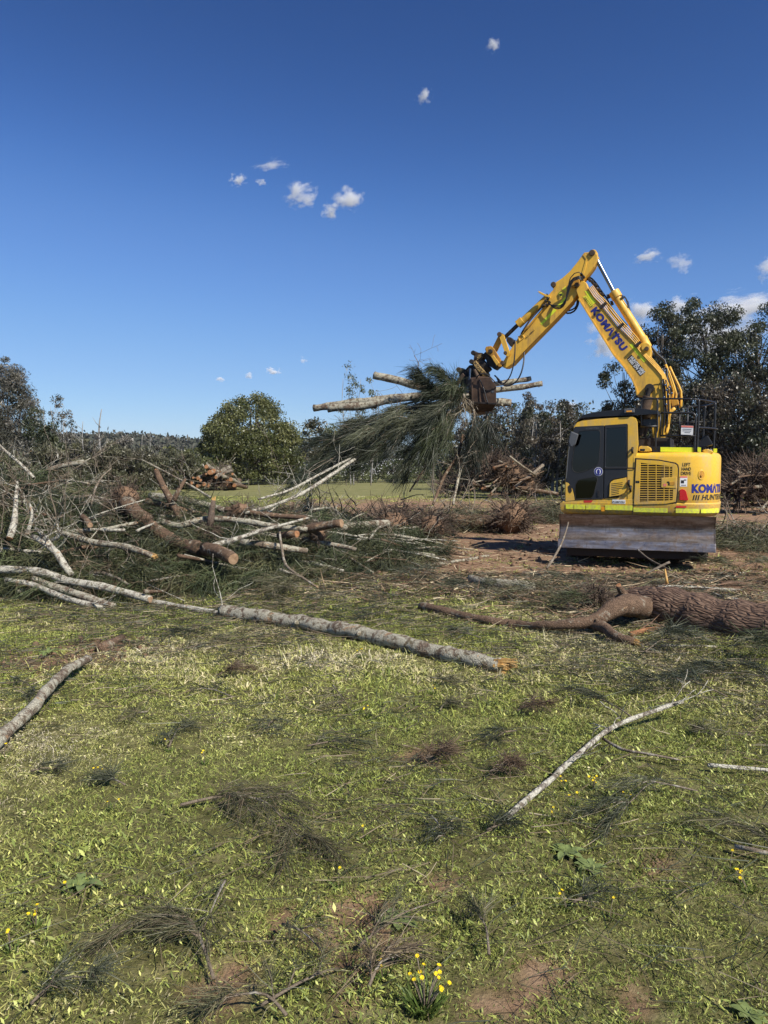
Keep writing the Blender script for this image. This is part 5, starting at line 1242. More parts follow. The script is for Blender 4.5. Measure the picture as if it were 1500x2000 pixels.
# --- left brush heap: named timber (px, py, distance)
H = [
 ('fallen_log', 'thick white lichen log on the front of the left heap, sawn end facing right', 'log', [(-60, 1108, 9.9), (0, 1112, 9.9), (83, 1118, 9.8), (133, 1134, 9.7), (217, 1150, 9.5), (294, 1171, 9.3)], [.055, .055, .056, .056, .055, .05], 'bark_pale', None, 'cut'),
 ('fallen_log', 'slim pale log continuing from the sawn end towards the long foreground log', 'log', [(290, 1172), (367, 1187), (412, 1194), (448, 1201)], [.045, .042, .036, .02], 'bark_pale', None, None),
 ('fallen_log', 'lowest slim white log of the left heap ending on the grass', 'log', [(13, 1133, 9.7), (67, 1143, 9.6), (133, 1170, 9.3), (205, 1190, 9.1)], [.035, .04, .042, .04], 'bark_pale', None, None),
 ('fallen_log', 'thicker pinkish grey log between the two white logs at the heap front', 'log', [(66, 1131, 9.8), (140, 1158, 9.5), (190, 1174, 9.3), (224, 1185, 9.2)], [.06, .062, .06, .05], 'bark_lichen', None, None),
 ('bare_branch', 'pale leaning forked branch rising from the white logs', 'branch', [(64, 1048, 10.2), (88, 1062, 10.0), (112, 1080, 9.9), (126, 1105, 9.8), (140, 1122, 9.7)], [.035, .045, .05, .05, .045], 'bark_pale', None, None),
 ('bare_branch', 'upper fork of the pale leaning branch', 'branch', [(70, 1033, 10.3), (90, 1052, 10.1), (106, 1074, 9.95)], [.028, .033, .036], 'bark_pale', None, None),
 ('bare_branch', 'crooked white antler shaped branch above the white logs', 'branch', [(98, 1056, 10.1), (112, 1050, 10.1), (117, 1040, 10.1), (112, 1023, 10.1)], [.03, .03, .026, .02], 'bark_pale', None, None),
 ('fallen_log', 'mid heap grey log with an orange broken right end', 'log', [(120, 1040, 10.9), (173, 1057, 10.6), (240, 1067, 10.3), (300, 1086, 10.0)], [.04, .05, .05, .042], 'bark_lichen', None, 'torn'),
 ('bare_branch', 'slender grey branch joining the brown trunk to the white branches', 'branch', [(130, 1040, 11.2), (190, 1036, 11.2), (235, 1027, 11.3), (268, 1021, 11.4)], [.02, .028, .03, .028], 'bark_lichen', None, 'orange'),
 ('uprooted_trunk', 'curved brown uprooted trunk in the middle of the left heap', 'trunk', [(248, 985, 12.2), (272, 1004, 11.9), (298, 1032, 11.5), (345, 1058, 11.1), (395, 1074, 10.8)], [.17, .15, .135, .125, .12], 'bark_brown', None, None),
 ('fallen_log', 'short brown log piece with sawn pink end below the curved trunk', 'log', [(400, 1072, 10.7), (430, 1079, 10.4), (456, 1092, 10.1)], [.12, .115, .105], 'bark_brown', None, 'cut'),
 ('fallen_log', 'straight brown pole slanting right from the root mass', 'pole', [(285, 978, 12.4), (340, 992, 12.4), (405, 1007, 12.4)], [.055, .052, .045], 'bark_brown', None, None),
 ('broken_stump', 'upright leaning broken stump with orange top in the left heap', 'stump', [(353, 1012, 12.0), (337, 985, 12.1), (318, 948, 12.2), (305, 918, 12.3)], [.06, .068, .062, .05], 'bark_brown', None, 'orange'),
 ('bare_branch', 'curved grey green log snaking through the heap centre', 'branch', [(310, 1018, 11.8), (350, 1027, 11.6), (400, 1013, 11.6), (467, 1017, 11.5), (520, 1025, 11.4), (600, 1034, 11.3)], [.06, .058, .052, .05, .048, .04], 'bark_lichen', None, None),
 ('broken_stump', 'short torn stump standing upright in the heap centre', 'stump', [(408, 1036, 11.4), (411, 1012, 11.4), (415, 990, 11.4), (417, 977, 11.4)], [.06, .062, .055, .04], 'bark_root', None, 'torn'),
 ('fallen_log', 'mossy horizontal log along the back of the heap', 'log', [(292, 968, 13.6), (350, 975, 13.4), (400, 985, 13.2), (460, 1006, 12.8)], [.07, .075, .07, .06], 'bark_lichen', None, None),
 ('fallen_log', 'thin log behind the torn stump', 'log', [(440, 995, 12.6), (520, 1005, 12.4), (600, 1012, 12.2)], [.05, .05, .04], 'bark_brown', None, None),
 ('bare_branch', 'pale upright broken branch at the left edge of the heap', 'branch', [(18, 1052, 10.3), (27, 1020, 10.5), (31, 985, 10.7), (34, 940, 10.9)], [.05, .05, .038, .015], 'bark_pale', 'orange', None),
 ('bare_branch', 'crooked pale branch beside the upright broken branch', 'branch', [(53, 1044, 10.3), (60, 1022, 10.4), (64, 1004, 10.4), (58, 984, 10.5)], [.034, .03, .026, .015], 'bark_pale', 'cut', None),
 ('fallen_log', 'small log end poking out of needles at the heap top left', 'log', [(160, 1008, 11.5), (170, 1018, 11.2), (176, 1026, 11.0)], [.05, .05, .048], 'bark_brown', None, 'cut'),
 ('fallen_log', 'grey log lying across the crest of the left heap', 'log', [(88, 920, 13.5), (125, 909, 13.5), (164, 902, 13.5)], [.04, .05, .048], 'bark_grey', None, None),
 ('bare_branch', 'long bare branch slanting down from the left edge', 'branch', [(-20, 850, 12.5), (10, 880, 12.4), (42, 908, 12.3), (66, 933, 12.2)], [.02, .026, .03, .03], 'bark_pale', None, None),
 ('bare_branch', 'arched dark branch rising right of the heap crest log', 'branch', [(178, 990, 11.8), (186, 955, 12.0), (200, 930, 12.2), (218, 914, 12.3)], [.018, .018, .015, .01], 'bark_twig', None, None),
 ('bare_branch', 'long thin branch running from the ridge down to the torn stump', 'branch', [(276, 897, 12.6), (333, 927, 12.4), (372, 948, 12.2), (412, 972, 12.0)], [.01, .016, .02, .022], 'bark_grey', None, None),
 ('bare_branch', 'short pale branch leaning by the upright stump', 'branch', [(340, 978, 12.0), (350, 955, 12.1), (362, 936, 12.2)], [.045, .04, .025], 'bark_brown', None, 'orange'),
 # centre of the picture
 ('fallen_log', 'dark log with a bright round sawn end in the centre of the heap', 'log', [(560, 1046, 11.9), (592, 1034, 11.8), (640, 1026, 11.6), (667, 1022, 11.5)], [.075, .08, .08, .075], 'bark_brown', None, 'cut'),
 ('fallen_log', 'grey log behind the bright round sawn end', 'log', [(662, 1030, 13.6), (710, 1026, 14.0), (760, 1021, 14.4)], [.09, .09, .085], 'bark_lichen', None, None),
 ('fallen_log', 'pale low log at the edge of the dirt, left of centre', 'log', [(575, 1086), (620, 1087), (664, 1088), (720, 1097), (768, 1104)], [.065, .065, .055, .045, .04], 'bark_pale', 'orange', None),
 ('long_pole', 'slender pale pole lying on the dirt towards the excavator', 'pole', [(782, 1108), (830, 1103), (880, 1098), (955, 1084)], [.03, .034, .036, .03], 'bark_lichen', None, 'cut'),
 ('fallen_log', 'thin brown log resting on the low pale log', 'log', [(592, 1052, 12.0), (640, 1062, 11.8), (695, 1073, 11.6)], [.04, .04, .032], 'bark_grey', 'orange', None),
 ('bare_branch', 'pale crooked pole slanting across the heap centre', 'branch', [(396, 1070, 10.6), (430, 1062, 10.7), (458, 1054, 10.8), (510, 1036, 11.0), (549, 1026, 11.1), (604, 1011, 11.3)], [.04, .04, .038, .03, .026, .014], 'bark_pale', None, None),
 ('bare_branch', 'wispy upright twig bending down to the grass', 'branch', [(546, 1036, 11.2), (550, 1070, 10.9), (559, 1104, 10.5), (590, 1128, 10.2), (622, 1148, 10.0)], [.02, .022, .022, .018, .012], 'bark_twig', None, None),
 ('fallen_log', 'short orange ended log stub left of the round sawn end', 'log', [(545, 1046, 11.5), (566, 1044, 11.3), (580, 1043, 11.2)], [.06, .065, .06], 'bark_brown', None, 'orange'),
 ('fallen_log', 'dark log under the heap centre', 'log', [(470, 1060, 11.2), (530, 1066, 11.2), (600, 1076, 11.4)], [.06, .06, .05], 'bark_grey', None, None),
 ('uprooted_trunk', 'thick grey trunk lying on bare dirt behind the root masses', 'trunk', [(855, 1018, 20.5), (910, 1019, 20.5), (985, 1021, 20.3)], [.24, .25, .25], 'bark_brown', None, None),
]
for nm, lab, cat, pts, rad, bk, e0, e1 in H:
    rad = [r * (.82 if max(rad) > .06 else .9) for r in rad]
    timber(nm, lab, cat, pts, rad, bk, e0, e1, group='timber in the brush heap', twigs=3 if nm == 'bare_branch' else (1 if max(rad) < .05 else 0), seg=10)
# --- root masses
def root_mass(label, c, R, n, up=.3, cat='root mass', soil=True, cols='bark_root', name='root_mass', group='uprooted root masses', lr=1.0):
    rt = empty(name, (c.x, c.y, c.z)); tag(rt, label, cat, group)
    if soil:
        bm = bmesh.new(); bmesh.ops.create_icosphere(bm, subdivisions=3, radius=1)
        for v in bm.verts:
            q = v.co; k = .42 + .5 * fbm(np.array(q.x * 2 + c.x), np.array(q.y * 2 + q.z * 1.7 + c.y), 4, 3)
            v.co = Vector((q.x * R * k * .8, q.y * R * k * .8, q.z * R * k * .72))
        me = bpy.data.meshes.new('soil_clump'); bm.to_mesh(me); bm.free(); link_mesh('soil_clump', me, M['soil_lump'], rt, True)
    mb = MB()
    for k in range(int(n * 1.5)):
        d = Vector((random.gauss(0, 1), random.gauss(0, 1), random.gauss(up - .25, .6))).normalized()
        twig(mb, d * R * .3, d, R * random.uniform(.35, .95) * lr, R * random.uniform(.012, .04), 1, None, 3)
    mb.build('root', M[cols], rt, smooth=True, fix=False); rt.children[-1]['kind'] = 'stuff'
    return rt
root_mass('dark tangled root plate at the head of the curved brown trunk', P(245, 972, 12.4), .36, 90)
root_mass('reddish round root ball in the centre of the clearing', P(765, 1030, 15.4), .66, 170)
root_mass('smaller root stump right of the reddish root ball', P(840, 1032, 15.6), .54, 140)
root_mass('root ball at the end of the thick grey trunk on the dirt', P(1000, 1012, 20), .78, 150)
root_mass('reddish root clump in the heap behind the torn stump', P(470, 1000, 12.6), .3, 80)
root_mass('small root clump beside the round sawn end', P(620, 1045, 11.9), .24, 70)
root_mass('brown root clump at the back of the heap under the trailing stems', P(560, 1012, 13.4), .3, 80)
root_mass('dark root tangle behind the crooked root branch', P(1165, 1165, 9.1), .24, 110, soil=False)
root_mass('shaggy roots hanging from the end of the massive trunk', P(1212, 1182, 8.5), .17, 60, up=-.5, soil=False)
root_mass('torn fibrous roots round the torn stump', P(412, 1030, 11.4), .2, 60, up=-.2, soil=False)
# --- far brush piles
def pile(px0, px1, top, base, d, n, labs, rlog, group, cut='orange', deep=.3):
    for k in range(n):
        t = random.random(); u = random.random()
        cx = px0 + (px1 - px0) * (.5 + (t - .5) * (1 - .55 * u)); cy = base + (top - base) * u
        l = random.uniform(.2, .8) * (px1 - px0) * .42; sl = random.gauss(.05, .5)
        dd = d + random.uniform(-1.2, 1.2)
        timber('stacked_log', labs, 'log', [P(cx - l / 2, cy - sl * l / 2, dd - deep), P(cx, cy + random.uniform(-2, 2), dd), P(cx + l / 2, cy + sl * l / 2, dd + deep)],
               [rlog * random.uniform(.35, 1.3)] * 3, random.choice(['bark_grey', 'bark_brown', 'bark_twig', 'bark_brown']), cut if random.random() < .6 else None, None, group=group, seg=7, step=.5)
pile(378, 478, 916, 952, 60, 40, 'log in the stack of orange ended logs before the big rounded tree', .17, 'stack of logs by the round tree', 'orange', 2.4)
root_mass('twiggy top of the orange ended log stack', P(428, 920, 60), 1.05, 60, soil=False, cols='bark_twig', name='twig_bundle', cat='twigs', group='twig bundles')
root_mass('tangle of roots at the foot of the orange ended log stack', P(424, 944, 58.5), 1.4, 90, soil=False, name='twig_bundle', cat='twigs', group='twig bundles')
pile(905, 1075, 905, 966, 43, 34, 'log in the brown brush pile under the grab', .075, 'brush pile under the grab', 'orange', 1.0)
for k, (a, b, R) in enumerate(((955, 908, 1.25), (990, 928, 1.5), (920, 935, 1.15), (1020, 945, 1.15), (880, 955, 1.0))):
    root_mass(['crest of the brown brush pile under the grab', 'bulky middle of the brown brush pile under the grab', 'left shoulder of the brown brush pile under the grab', 'right foot of the brown brush pile under the grab', 'outlying twig tangle left of the brown brush pile'][k], P(a, b, 43 + k * .3), R, 150, soil=k in (1, 3), name='brush_tangle', cat='brush', group='tangles of the brush pile under the grab')
pile(1415, 1540, 920, 990, 29, 30, 'log in the brush pile at the right edge behind the counterweight', .058, 'brush pile at the right edge', 'cut', .5)
for k, (a, b, R) in enumerate(((1470, 930, 1.1), (1510, 940, 1.35), (1440, 962, 1.1))):
    root_mass(['brown crest of the brush pile at the right edge', 'thick outer tangle of the brush pile at the right edge', 'low tangle next to the counterweight'][k], P(a, b, 29), R, 130, soil=k == 1, name='brush_tangle', cat='brush', group='tangles of the right edge brush pile')
timber('long_pole', 'long reddish pole end lying left of the brown brush pile foot', 'pole', [P(1000, 950, 43), P(1045, 957, 43), P(1090, 965, 43)], [.11, .11, .10], 'bark_brown', None, 'orange', step=.3)
# --- load in the grab
LD = (MC + FV * ml(940, 770, 0)[0]).y
def ld(px, py, o=0): return (px, py, LD + o + (940 - px) * .0021)
timber('held_log', 'longest lichen spotted log held crosswise in the grab', 'log', [ld(613, 797), ld(700, 785), ld(775, 776), ld(870, 768, -.1), ld(970, 762), ld(1059, 749)], [.078, .08, .075, .07, .065, .055], 'bark_lichen', 'cut', 'cut', group='logs held in the grab')
timber('held_log', 'mottled log just below the longest held log', 'log', [ld(640, 798, -.25), ld(710, 792, -.25), ld(775, 780, -.2), ld(880, 765, -.1), ld(1037, 739, .2)], [.088, .088, .08, .07, .05], 'bark_lichen', 'cut', 'cut', group='logs held in the grab')
timber('held_log', 'upper left held log with a pale sawn end', 'log', [ld(731, 733), ld(795, 748), ld(860, 765), ld(930, 783), ld(998, 787)], [.085, .088, .088, .09, .085], 'bark_lichen', 'cut', 'cut', group='logs held in the grab')
timber('held_log', 'torn tan branch stub among the held foliage', 'branch', [ld(798, 800, -.3), ld(830, 792, -.35), ld(868, 790, -.3)], [.05, .05, .04], 'bark_brown', 'torn', None, group='logs held in the grab')
for lab, pts, r in (('longest pale stem trailing from the grab down to the heap', [ld(705, 889, -1), (655, 922, LD - 2), (600, 958, LD - 3), (540, 985, LD - 3.8), (478, 1002, LD - 4.3)], .035),
                    ('pale stem trailing just above the longest one', [ld(700, 888, -1), (640, 918, LD - 2), (570, 955, LD - 3), (505, 975, LD - 3.8)], .026),
                    ('thin pale stem splitting away under the trailing stems', [ld(690, 896, -1), (625, 945, LD - 2.2), (560, 976, LD - 3.2), (520, 1005, LD - 3.8)], .018),
                    ('dark limb hanging straight down from the grab', [ld(905, 850), ld(893, 890, -.4), ld(868, 930, -.8), ld(846, 985, -1.6)], .04),
                    ('second dark limb hanging below the grab', [ld(845, 880), ld(832, 910, -.3), ld(800, 960, -.8)], .025),
                    ('greenish limb reaching the ground below the grab', [ld(905, 900, -.6), ld(895, 935, -1.0), ld(885, 985, -1.8)], .035),
                    ('curled thin twig sticking up above the held foliage', [ld(812, 745), ld(816, 725), ld(817, 708), ld(809, 694)], .010)):
    timber('trailing_stem', lab, 'branch', pts, [r, r * .9, r * .7], 'bark_pale' if 'pale' in lab else ('bark_lichen' if 'greenish' in lab else 'bark_brown'), None, None, group='stems trailing from the grab', step=.15, seg=7, twigs=5)
for lab, pts, r in (('snapped limb poking left out of the held foliage', [ld(870, 800, -.5), ld(800, 830, -.6), ld(742, 866, -.7)], .028), ('bare limb sticking down from the held foliage', [ld(860, 800, -.6), ld(838, 840, -.7), ld(826, 882, -.8)], .02), ('short snapped limb below the longest held log', [ld(835, 782, -.5), ld(780, 806, -.6), ld(752, 815, -.6)], .03),
                    ('pale bare limb crossing the held foliage', [ld(845, 812, -.7), ld(775, 840, -.8), ld(715, 852, -.8), ld(690, 872, -.8)], .016), ('crooked limb in the middle of the held foliage', [ld(880, 815, -.7), ld(820, 825, -.8), ld(790, 850, -.8), ld(770, 880, -.8)], .016), ('thin limb fanning from the jaws to the left', [ld(880, 775, -.6), ld(800, 795, -.7), ld(700, 850, -.7)], .014)):
    timber('held_limb', lab, 'branch', pts, [r, r * .9, r * .6], 'bark_twig', None, 'torn' if r > .025 else None, group='limbs held in the grab', step=.12, seg=7, twigs=5)
# ------------------------------------------------------------------ casuarina foliage
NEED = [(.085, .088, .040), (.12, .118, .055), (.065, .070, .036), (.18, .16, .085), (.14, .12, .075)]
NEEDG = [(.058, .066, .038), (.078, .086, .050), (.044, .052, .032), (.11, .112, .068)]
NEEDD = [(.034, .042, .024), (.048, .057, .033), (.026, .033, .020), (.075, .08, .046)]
DRY = [(.16, .12, .075), (.11, .085, .055), (.21, .165, .10)]
def needle_mesh(name, p0, d, L, w, droop, cols, parent=None, loc=None, segs=2, floor=None, weights=None):
    V, f, k = blades(p0, d, L, w, droop, segs=segs)
    if floor is not None: V[:, 2] = np.maximum(V[:, 2], floor + .004)
    c = np.repeat(mixcol(cols, len(p0), .3, weights), k, 0)
    if loc is not None: V = V - np.array(loc)
    return np_mesh(name, V, f, M['needle'], np.clip(c, 0, 1), parent, loc if parent is None else None)
def along(path, n, t0=.1):
    P_ = np.array([tuple(p) for p in path]); t = (t0 + (1 - t0) * RNG.random(n)) * (len(P_) - 1)
    i = np.minimum(t.astype(int), len(P_) - 2); f = (t - i)[:, None]
    return P_[i] * (1 - f) + P_[i + 1] * f, (P_[i + 1] - P_[i]) / np.maximum(1e-6, np.linalg.norm(P_[i + 1] - P_[i], axis=1, keepdims=True))
def spray(label, stem_px, n, L, fan=.5, side=6, w=.0022, group=None, cols=NEED, lift=.05, rstem=.006, flop=None, name='casuarina_spray', cat='foliage', sl=.7):
    """a flattened casuarina sprig on the grass; stem_px: photo pixels from the butt to the tip"""
    pts = []
    for i, (a, b) in enumerate(stem_px):
        p = on_ground(a, b, .02 + lift * math.sin(math.pi * min(1, (i + .5) / len(stem_px)))); pts.append(p)
    path, par = smooth_path(pts, .03)
    org = path[0]; rt = empty(name, org); tag(rt, label, cat, group)
    mb = MB(); mb.tube(path, [rstem * (1 - .7 * t) for t in par], 6)
    subs = [path]
    ln = sum((path[i + 1] - path[i]).length for i in range(len(path) - 1))
    for k in range(side):
        i = random.randint(len(path) // 5, len(path) - 2); t = (path[i + 1] - path[i]).normalized(); s = Vector((-t.y, t.x, 0)) * random.choice((-1, 1))
        if flop is not None: s = (s + Vector((flop[0], flop[1], 0)) * 1.5).normalized()
        e = (t * .8 + s * random.uniform(.4, 1.0) * fan * 1.6).normalized(); l = ln * random.uniform(.3, .6) * sl
        q = [path[i], path[i] + e * l * .5 + Vector((0, 0, lift * .5)), path[i] + e * l + (Vector((*flop, 0)) * l * .3 if flop else Vector())]
        q = [Vector((v.x, v.y, max(v.z, gzf(v.x, v.y) + .015))) for v in q]; q, pr = smooth_path(q, .03); subs.append(q)
        mb.tube(q, [rstem * .55 * (1 - .7 * t2) for t2 in pr], 5)
    o = mb.build('stem', M['bark_twig'], rt, smooth=True, fix=False); o.data.transform(Matrix.Translation(-org))
    per = n // len(subs); p0 = []; dd = []
    for q in subs:
        a, d = along(q, per); p0.append(a); dd.append(d)
    p0 = np.concatenate(p0); dd = np.concatenate(dd); m = len(p0)
    rnd = RNG.normal(size=(m, 3)) * np.array([1, 1, .35]); d = dd + rnd * fan
    if flop is not None: d[:, 0] += flop[0]; d[:, 1] += flop[1]
    d[:, 2] = np.abs(d[:, 2]) * .35 + .05
    p0[:, 2] += RNG.random(m) * lift * .6
    V, f, k = blades(p0, d, L * (.5 + .6 * RNG.random(m)), np.full(m, w), .12 + .25 * RNG.random(m), segs=3, curl=.3)
    V[:, 2] = np.maximum(V[:, 2], gz(V[:, 0], V[:, 1]) + .006)
    c = np.repeat(mixcol(cols, m, .3), k, 0)
    np_mesh('needles', V - np.array(org), f, M['needle'], c, rt)
    rt.children[-1]['kind'] = 'stuff'
    return rt
spray('large drooping casuarina branch with pale forked stem, lower left foreground', [(352, 1583), (420, 1574), (470, 1578), (520, 1592), (560, 1630), (590, 1660)], 1300, .19, .6, 14, .0021, rstem=.009, lift=.04, flop=(.02, -.45), sl=.6, cols=NEED + DRY[:1])
spray('second casuarina branch with curved stem below the large drooping one', [(418, 1925), (392, 1868), (362, 1822), (330, 1812), (262, 1830)], 520, .16, .5, 7, .0021, rstem=.007, flop=(-.4, -.25), sl=.55, cols=NEED + DRY[1:2])
spray('long thin stem linking the two foreground casuarina branches', [(440, 1740), (424, 1790), (392, 1850)], 90, .2, .5, 2, .0026, rstem=.006)
spray('dark bushy casuarina sprig right of the diagonal stick', [(1362, 1560), (1300, 1555), (1268, 1560), (1235, 1590), (1190, 1620)], 560, .13, .5, 6, .0026, flop=(-.4, -.2), cols=NEEDG)
spray('casuarina sprig lying at the top of the diagonal stick', [(1232, 1415), (1200, 1402), (1150, 1378), (1130, 1368)], 300, .14, .4, 5, .0028, cols=NEEDG)
spray('dense casuarina branch behind the diagonal stick tip', [(1420, 1372), (1360, 1358), (1300, 1350), (1240, 1352)], 520, .2, .8, 8, .0034, cols=NEEDD, lift=.07)
spray('casuarina branch at the right edge above the grass', [(1530, 1350), (1480, 1342), (1420, 1336), (1360, 1330)], 520, .2, .8, 8, .0034, cols=NEEDD, lift=.07)
spray('casuarina branch sweeping in from the lower right edge', [(1540, 1690), (1470, 1655), (1420, 1640), (1380, 1635)], 260, .16, .5, 5, .0022, flop=(-.3, .1))
spray('loose casuarina sprig beneath the second foreground branch, right', [(552, 1828), (572, 1850), (600, 1870), (640, 1895)], 150, .11, .3, 3, .0021)
spray('flat casuarina sprig on bare soil right of centre foreground', [(700, 1870), (740, 1850), (790, 1815), (860, 1785)], 160, .12, .3, 3, .0021, cols=NEED)
spray('casuarina branch along the bottom edge of the picture', [(560, 2010), (520, 1985), (470, 1985), (380, 1990)], 200, .14, .5, 4, .0021)
spray('stem with sparse needles near the bottom centre', [(510, 1990), (580, 1965), (640, 1940), (665, 1915)], 80, .12, .5, 3, .0021)
spray('clump of upright grey needles beside the yellow flower cluster', [(955, 1895), (948, 1850), (935, 1820)], 170, .12, .35, 3, .0021)
spray('grey casuarina sprig in the bottom left corner', [(60, 1985), (120, 1950), (190, 1935)], 240, .13, .6, 5, .0021, cols=NEEDG)
spray('dry brown sprig at the bottom between flowers and soil', [(720, 1960), (745, 1925), (790, 1890)], 200, .16, .5, 3, .0026, cols=DRY)
small = [(540, 1410, 520, 1440, 'dark upright sprig left of the turf centre, below the long log'), (245, 1545, 210, 1535, 'dark sprig beside the left yellow daisies'), (60, 1520, 120, 1515, 'dark sprig near the left edge below the curved log'), (860, 1395, 880, 1380, 'small round sprig straight below the log splinter'),
         (600, 1470, 700, 1460, 'wide grey sprig in the middle of the turf'), (455, 1370, 390, 1350, 'long flat sprig below the near end of the white logs'), (650, 1345, 690, 1400, 'sprig pointing at the viewer under the long grey log'), (600, 1240, 650, 1300, 'sprig tucked against the shady side of the long grey log'), (520, 1270, 430, 1290, 'sprig with pale stems left of the long grey log'),
         (350, 1280, 440, 1260, 'thin sprig between the soil patch and the long grey log'), (840, 1330, 890, 1345, 'sprig with a yellow daisy before the log splinter'), (1010, 1440, 960, 1460, 'grey sprig left of the diagonal stick'), (840, 1610, 870, 1660, 'sprig hanging down the slope at the turf centre'), (950, 1640, 1010, 1630, 'flat sprig below the end of the diagonal stick'),
         (330, 1470, 350, 1430, 'thin sprig in the left part of the turf'), (290, 1400, 230, 1420, 'sprig right of the curved left log'), (310, 1235, 370, 1250, 'sprig in front of the slim pale log'), (190, 1205, 260, 1220, 'sprig just below the lowest white log'), (1180, 1310, 1100, 1320, 'sprig in the grass right of the log splinter'), (940, 1250, 880, 1240, 'sprig in front of the crooked root branch'),
         (760, 1200, 700, 1210, 'sprig behind the long grey log'), (20, 1330, 70, 1360, 'bushy sprig at the left edge behind the curved log'), (1400, 1450, 1350, 1440, 'sprig right of the diagonal stick tip'), (1120, 1780, 1180, 1760, 'thin sprig by the lower right daisies')]
for a, b, c, e, lab in small:
    spray('casuarina ' + lab, [(a, b), ((a + c) / 2 + random.uniform(-4, 4), (b + e) / 2), (c, e)], random.randint(110, 220), .13 * random.uniform(.7, 1.3), random.uniform(.5, 1.1), 4, .0026 + .0014 * max(0, 1 - (b - 1200) / 300), group='casuarina sprigs scattered on the grass', cols=random.choice((NEEDG, NEEDD, NEED)), lift=.03)
for lab, a, b in (('brown dead casuarina sprig right of the foreground centre', 860, 1490), ('dark brown dead sprig left of the diagonal stick', 985, 1520), ('brown dead sprig in the grass below the long log', 455, 1325), ('brown dead sprig right of the log splinter', 1040, 1400)):
    spray(lab, [(a - 30, b + 4), (a, b), (a + 28, b - 4)], 320, .14, .8, 4, .003, cols=[(.10, .068, .042), (.14, .095, .06)])
# --- the brush heap mass on the left: height profile in plan
def heap_h(x, y):
    px = 750 + F * x / np.maximum(y, .1)
    crest = np.interp(px, [-400, -100, 0, 120, 200, 300, 420, 520, 620, 720, 800, 900], [1.5, 1.45, 1.4, 1.32, 1.15, 1.0, .88, .82, .76, .62, .42, .0])
    toe = np.interp(px, [-400, 0, 120, 250, 420, 520, 620, 720, 850], [8.6, 9.3, 9.2, 9.3, 9.3, 9.9, 10.7, 11.4, 12.0])
    k = sstep(0, 3.4, y - toe) * (1 - .85 * sstep(14.5, 17.5, y))
    return crest * k * (.75 + .5 * fbm(x * .9, y * .9, 31, 3))
n_t = 2500
ty = RNG.uniform(9.0, 17.2, n_t * 3); tx = RNG.uniform(-1, 1, n_t * 3) * (ty * .56) - ty * .12
h = heap_h(tx, ty); keep = (h > .10) & (tx < .9); tx, ty, h = tx[keep][:n_t], ty[keep][:n_t], h[keep][:n_t]
n_t = len(tx)
tuft_d = RNG.normal(size=(n_t, 3)) * np.array([1, 1, .35]); tuft_d[:, 1] -= .45; tuft_d[:, 2] += .05
per = 72; idx = np.repeat(np.arange(n_t), per); m = n_t * per
base = np.stack([tx, ty, h * (.5 + .58 * RNG.random(n_t))], 1)
td = tuft_d / np.linalg.norm(tuft_d, axis=1, keepdims=True)
p0 = base[idx] + td[idx] * (RNG.random((m, 1)) - .35) * .7 + RNG.normal(size=(m, 3)) * .055
d = td[idx] + RNG.normal(size=(m, 3)) * .38
V, f, k = blades(p0, d, .22 + .25 * RNG.random(m), np.full(m, .0085), .25 + .5 * RNG.random(m))
V[:, 2] = np.maximum(V[:, 2], gz(V[:, 0], V[:, 1]) + .01)
tcol = mixcol([(.065, .082, .034), (.088, .104, .044), (.048, .061, .027), (.075, .092, .04)] + NEEDD[:2] + NEED[:3] + DRY[:1], n_t, .4)[idx] * (1 + .3 * (RNG.random((m, 1)) - .5))
tag(np_mesh('brush_heap_foliage', V, f, M['needle'], np.repeat(tcol, k, 0)), 'dark green casuarina foliage matted through the brush heap on the left', 'foliage', None, 'stuff')
# bare twiggy branches sticking out of the heap
random.seed(5)
for kx in range(60):
    for _ in range(30):
        y = random.uniform(9.3, 16); x = random.uniform(-.62, .02) * y
        hh = float(heap_h(np.array(x), np.array(y)))
        if hh > .12: break
    mb = MB(); p = Vector((0, 0, 0)); a = random.random() * 6.28; el = abs(random.gauss(.15, .35))
    dv = Vector((math.cos(a) * math.cos(el), math.sin(a) * math.cos(el), math.sin(el)))
    twig(mb, p, dv, random.uniform(.5, 1.5), random.uniform(.005, .013), 2, -hh)
    o = mb.build('twiggy_branch', M[random.choice(['bark_twig', 'bark_pale', 'bark_pale', 'bark_lichen'])], smooth=True, fix=False)
    o.location = (x, y, hh * random.uniform(.75, 1.02)); tag(o, 'bare twiggy branch tangled in the brush heap on the left', 'branch', 'twiggy branches in the left heap')
# sticks and poles jumbled through the heap
for kx in range(150):
    for _ in range(40):
        y = random.uniform(9.4, 16); x = random.uniform(-.55, .08) * y
        hh = float(heap_h(np.array(x), np.array(y)))
        if hh > .10: break
    l = random.uniform(.5, 1.9); a = random.gauss(0, .55) + (0 if random.random() < .75 else 1.2); el = random.gauss(-.05, .16); dv = Vector((math.cos(a) * math.cos(el), math.sin(a) * math.cos(el), math.sin(el)))
    p = Vector((x, y, hh * random.uniform(.7, 1.08) + .03)); q0 = p - dv * l * .5; q1 = p + dv * l * .5
    for q in (q0, q1): q.z = max(q.z, .03)
    r = random.choice((.010, .013, .016, .02, .026, .034))
    timber('loose_pole', 'stick or pole jumbled in the brush heap on the left', 'stick', [q0, p + Vector((random.uniform(-.08, .08), random.uniform(-.08, .08), random.uniform(-.05, .08))) * l, q1], [r, r * .9, r * .6], random.choice(['bark_pale', 'bark_pale', 'bark_brown', 'bark_lichen', 'bark_twig', 'bark_pale']), None, None, group='sticks jumbled in the left heap', seg=6, step=.25, twigs=1 if random.random() < .3 else 0)
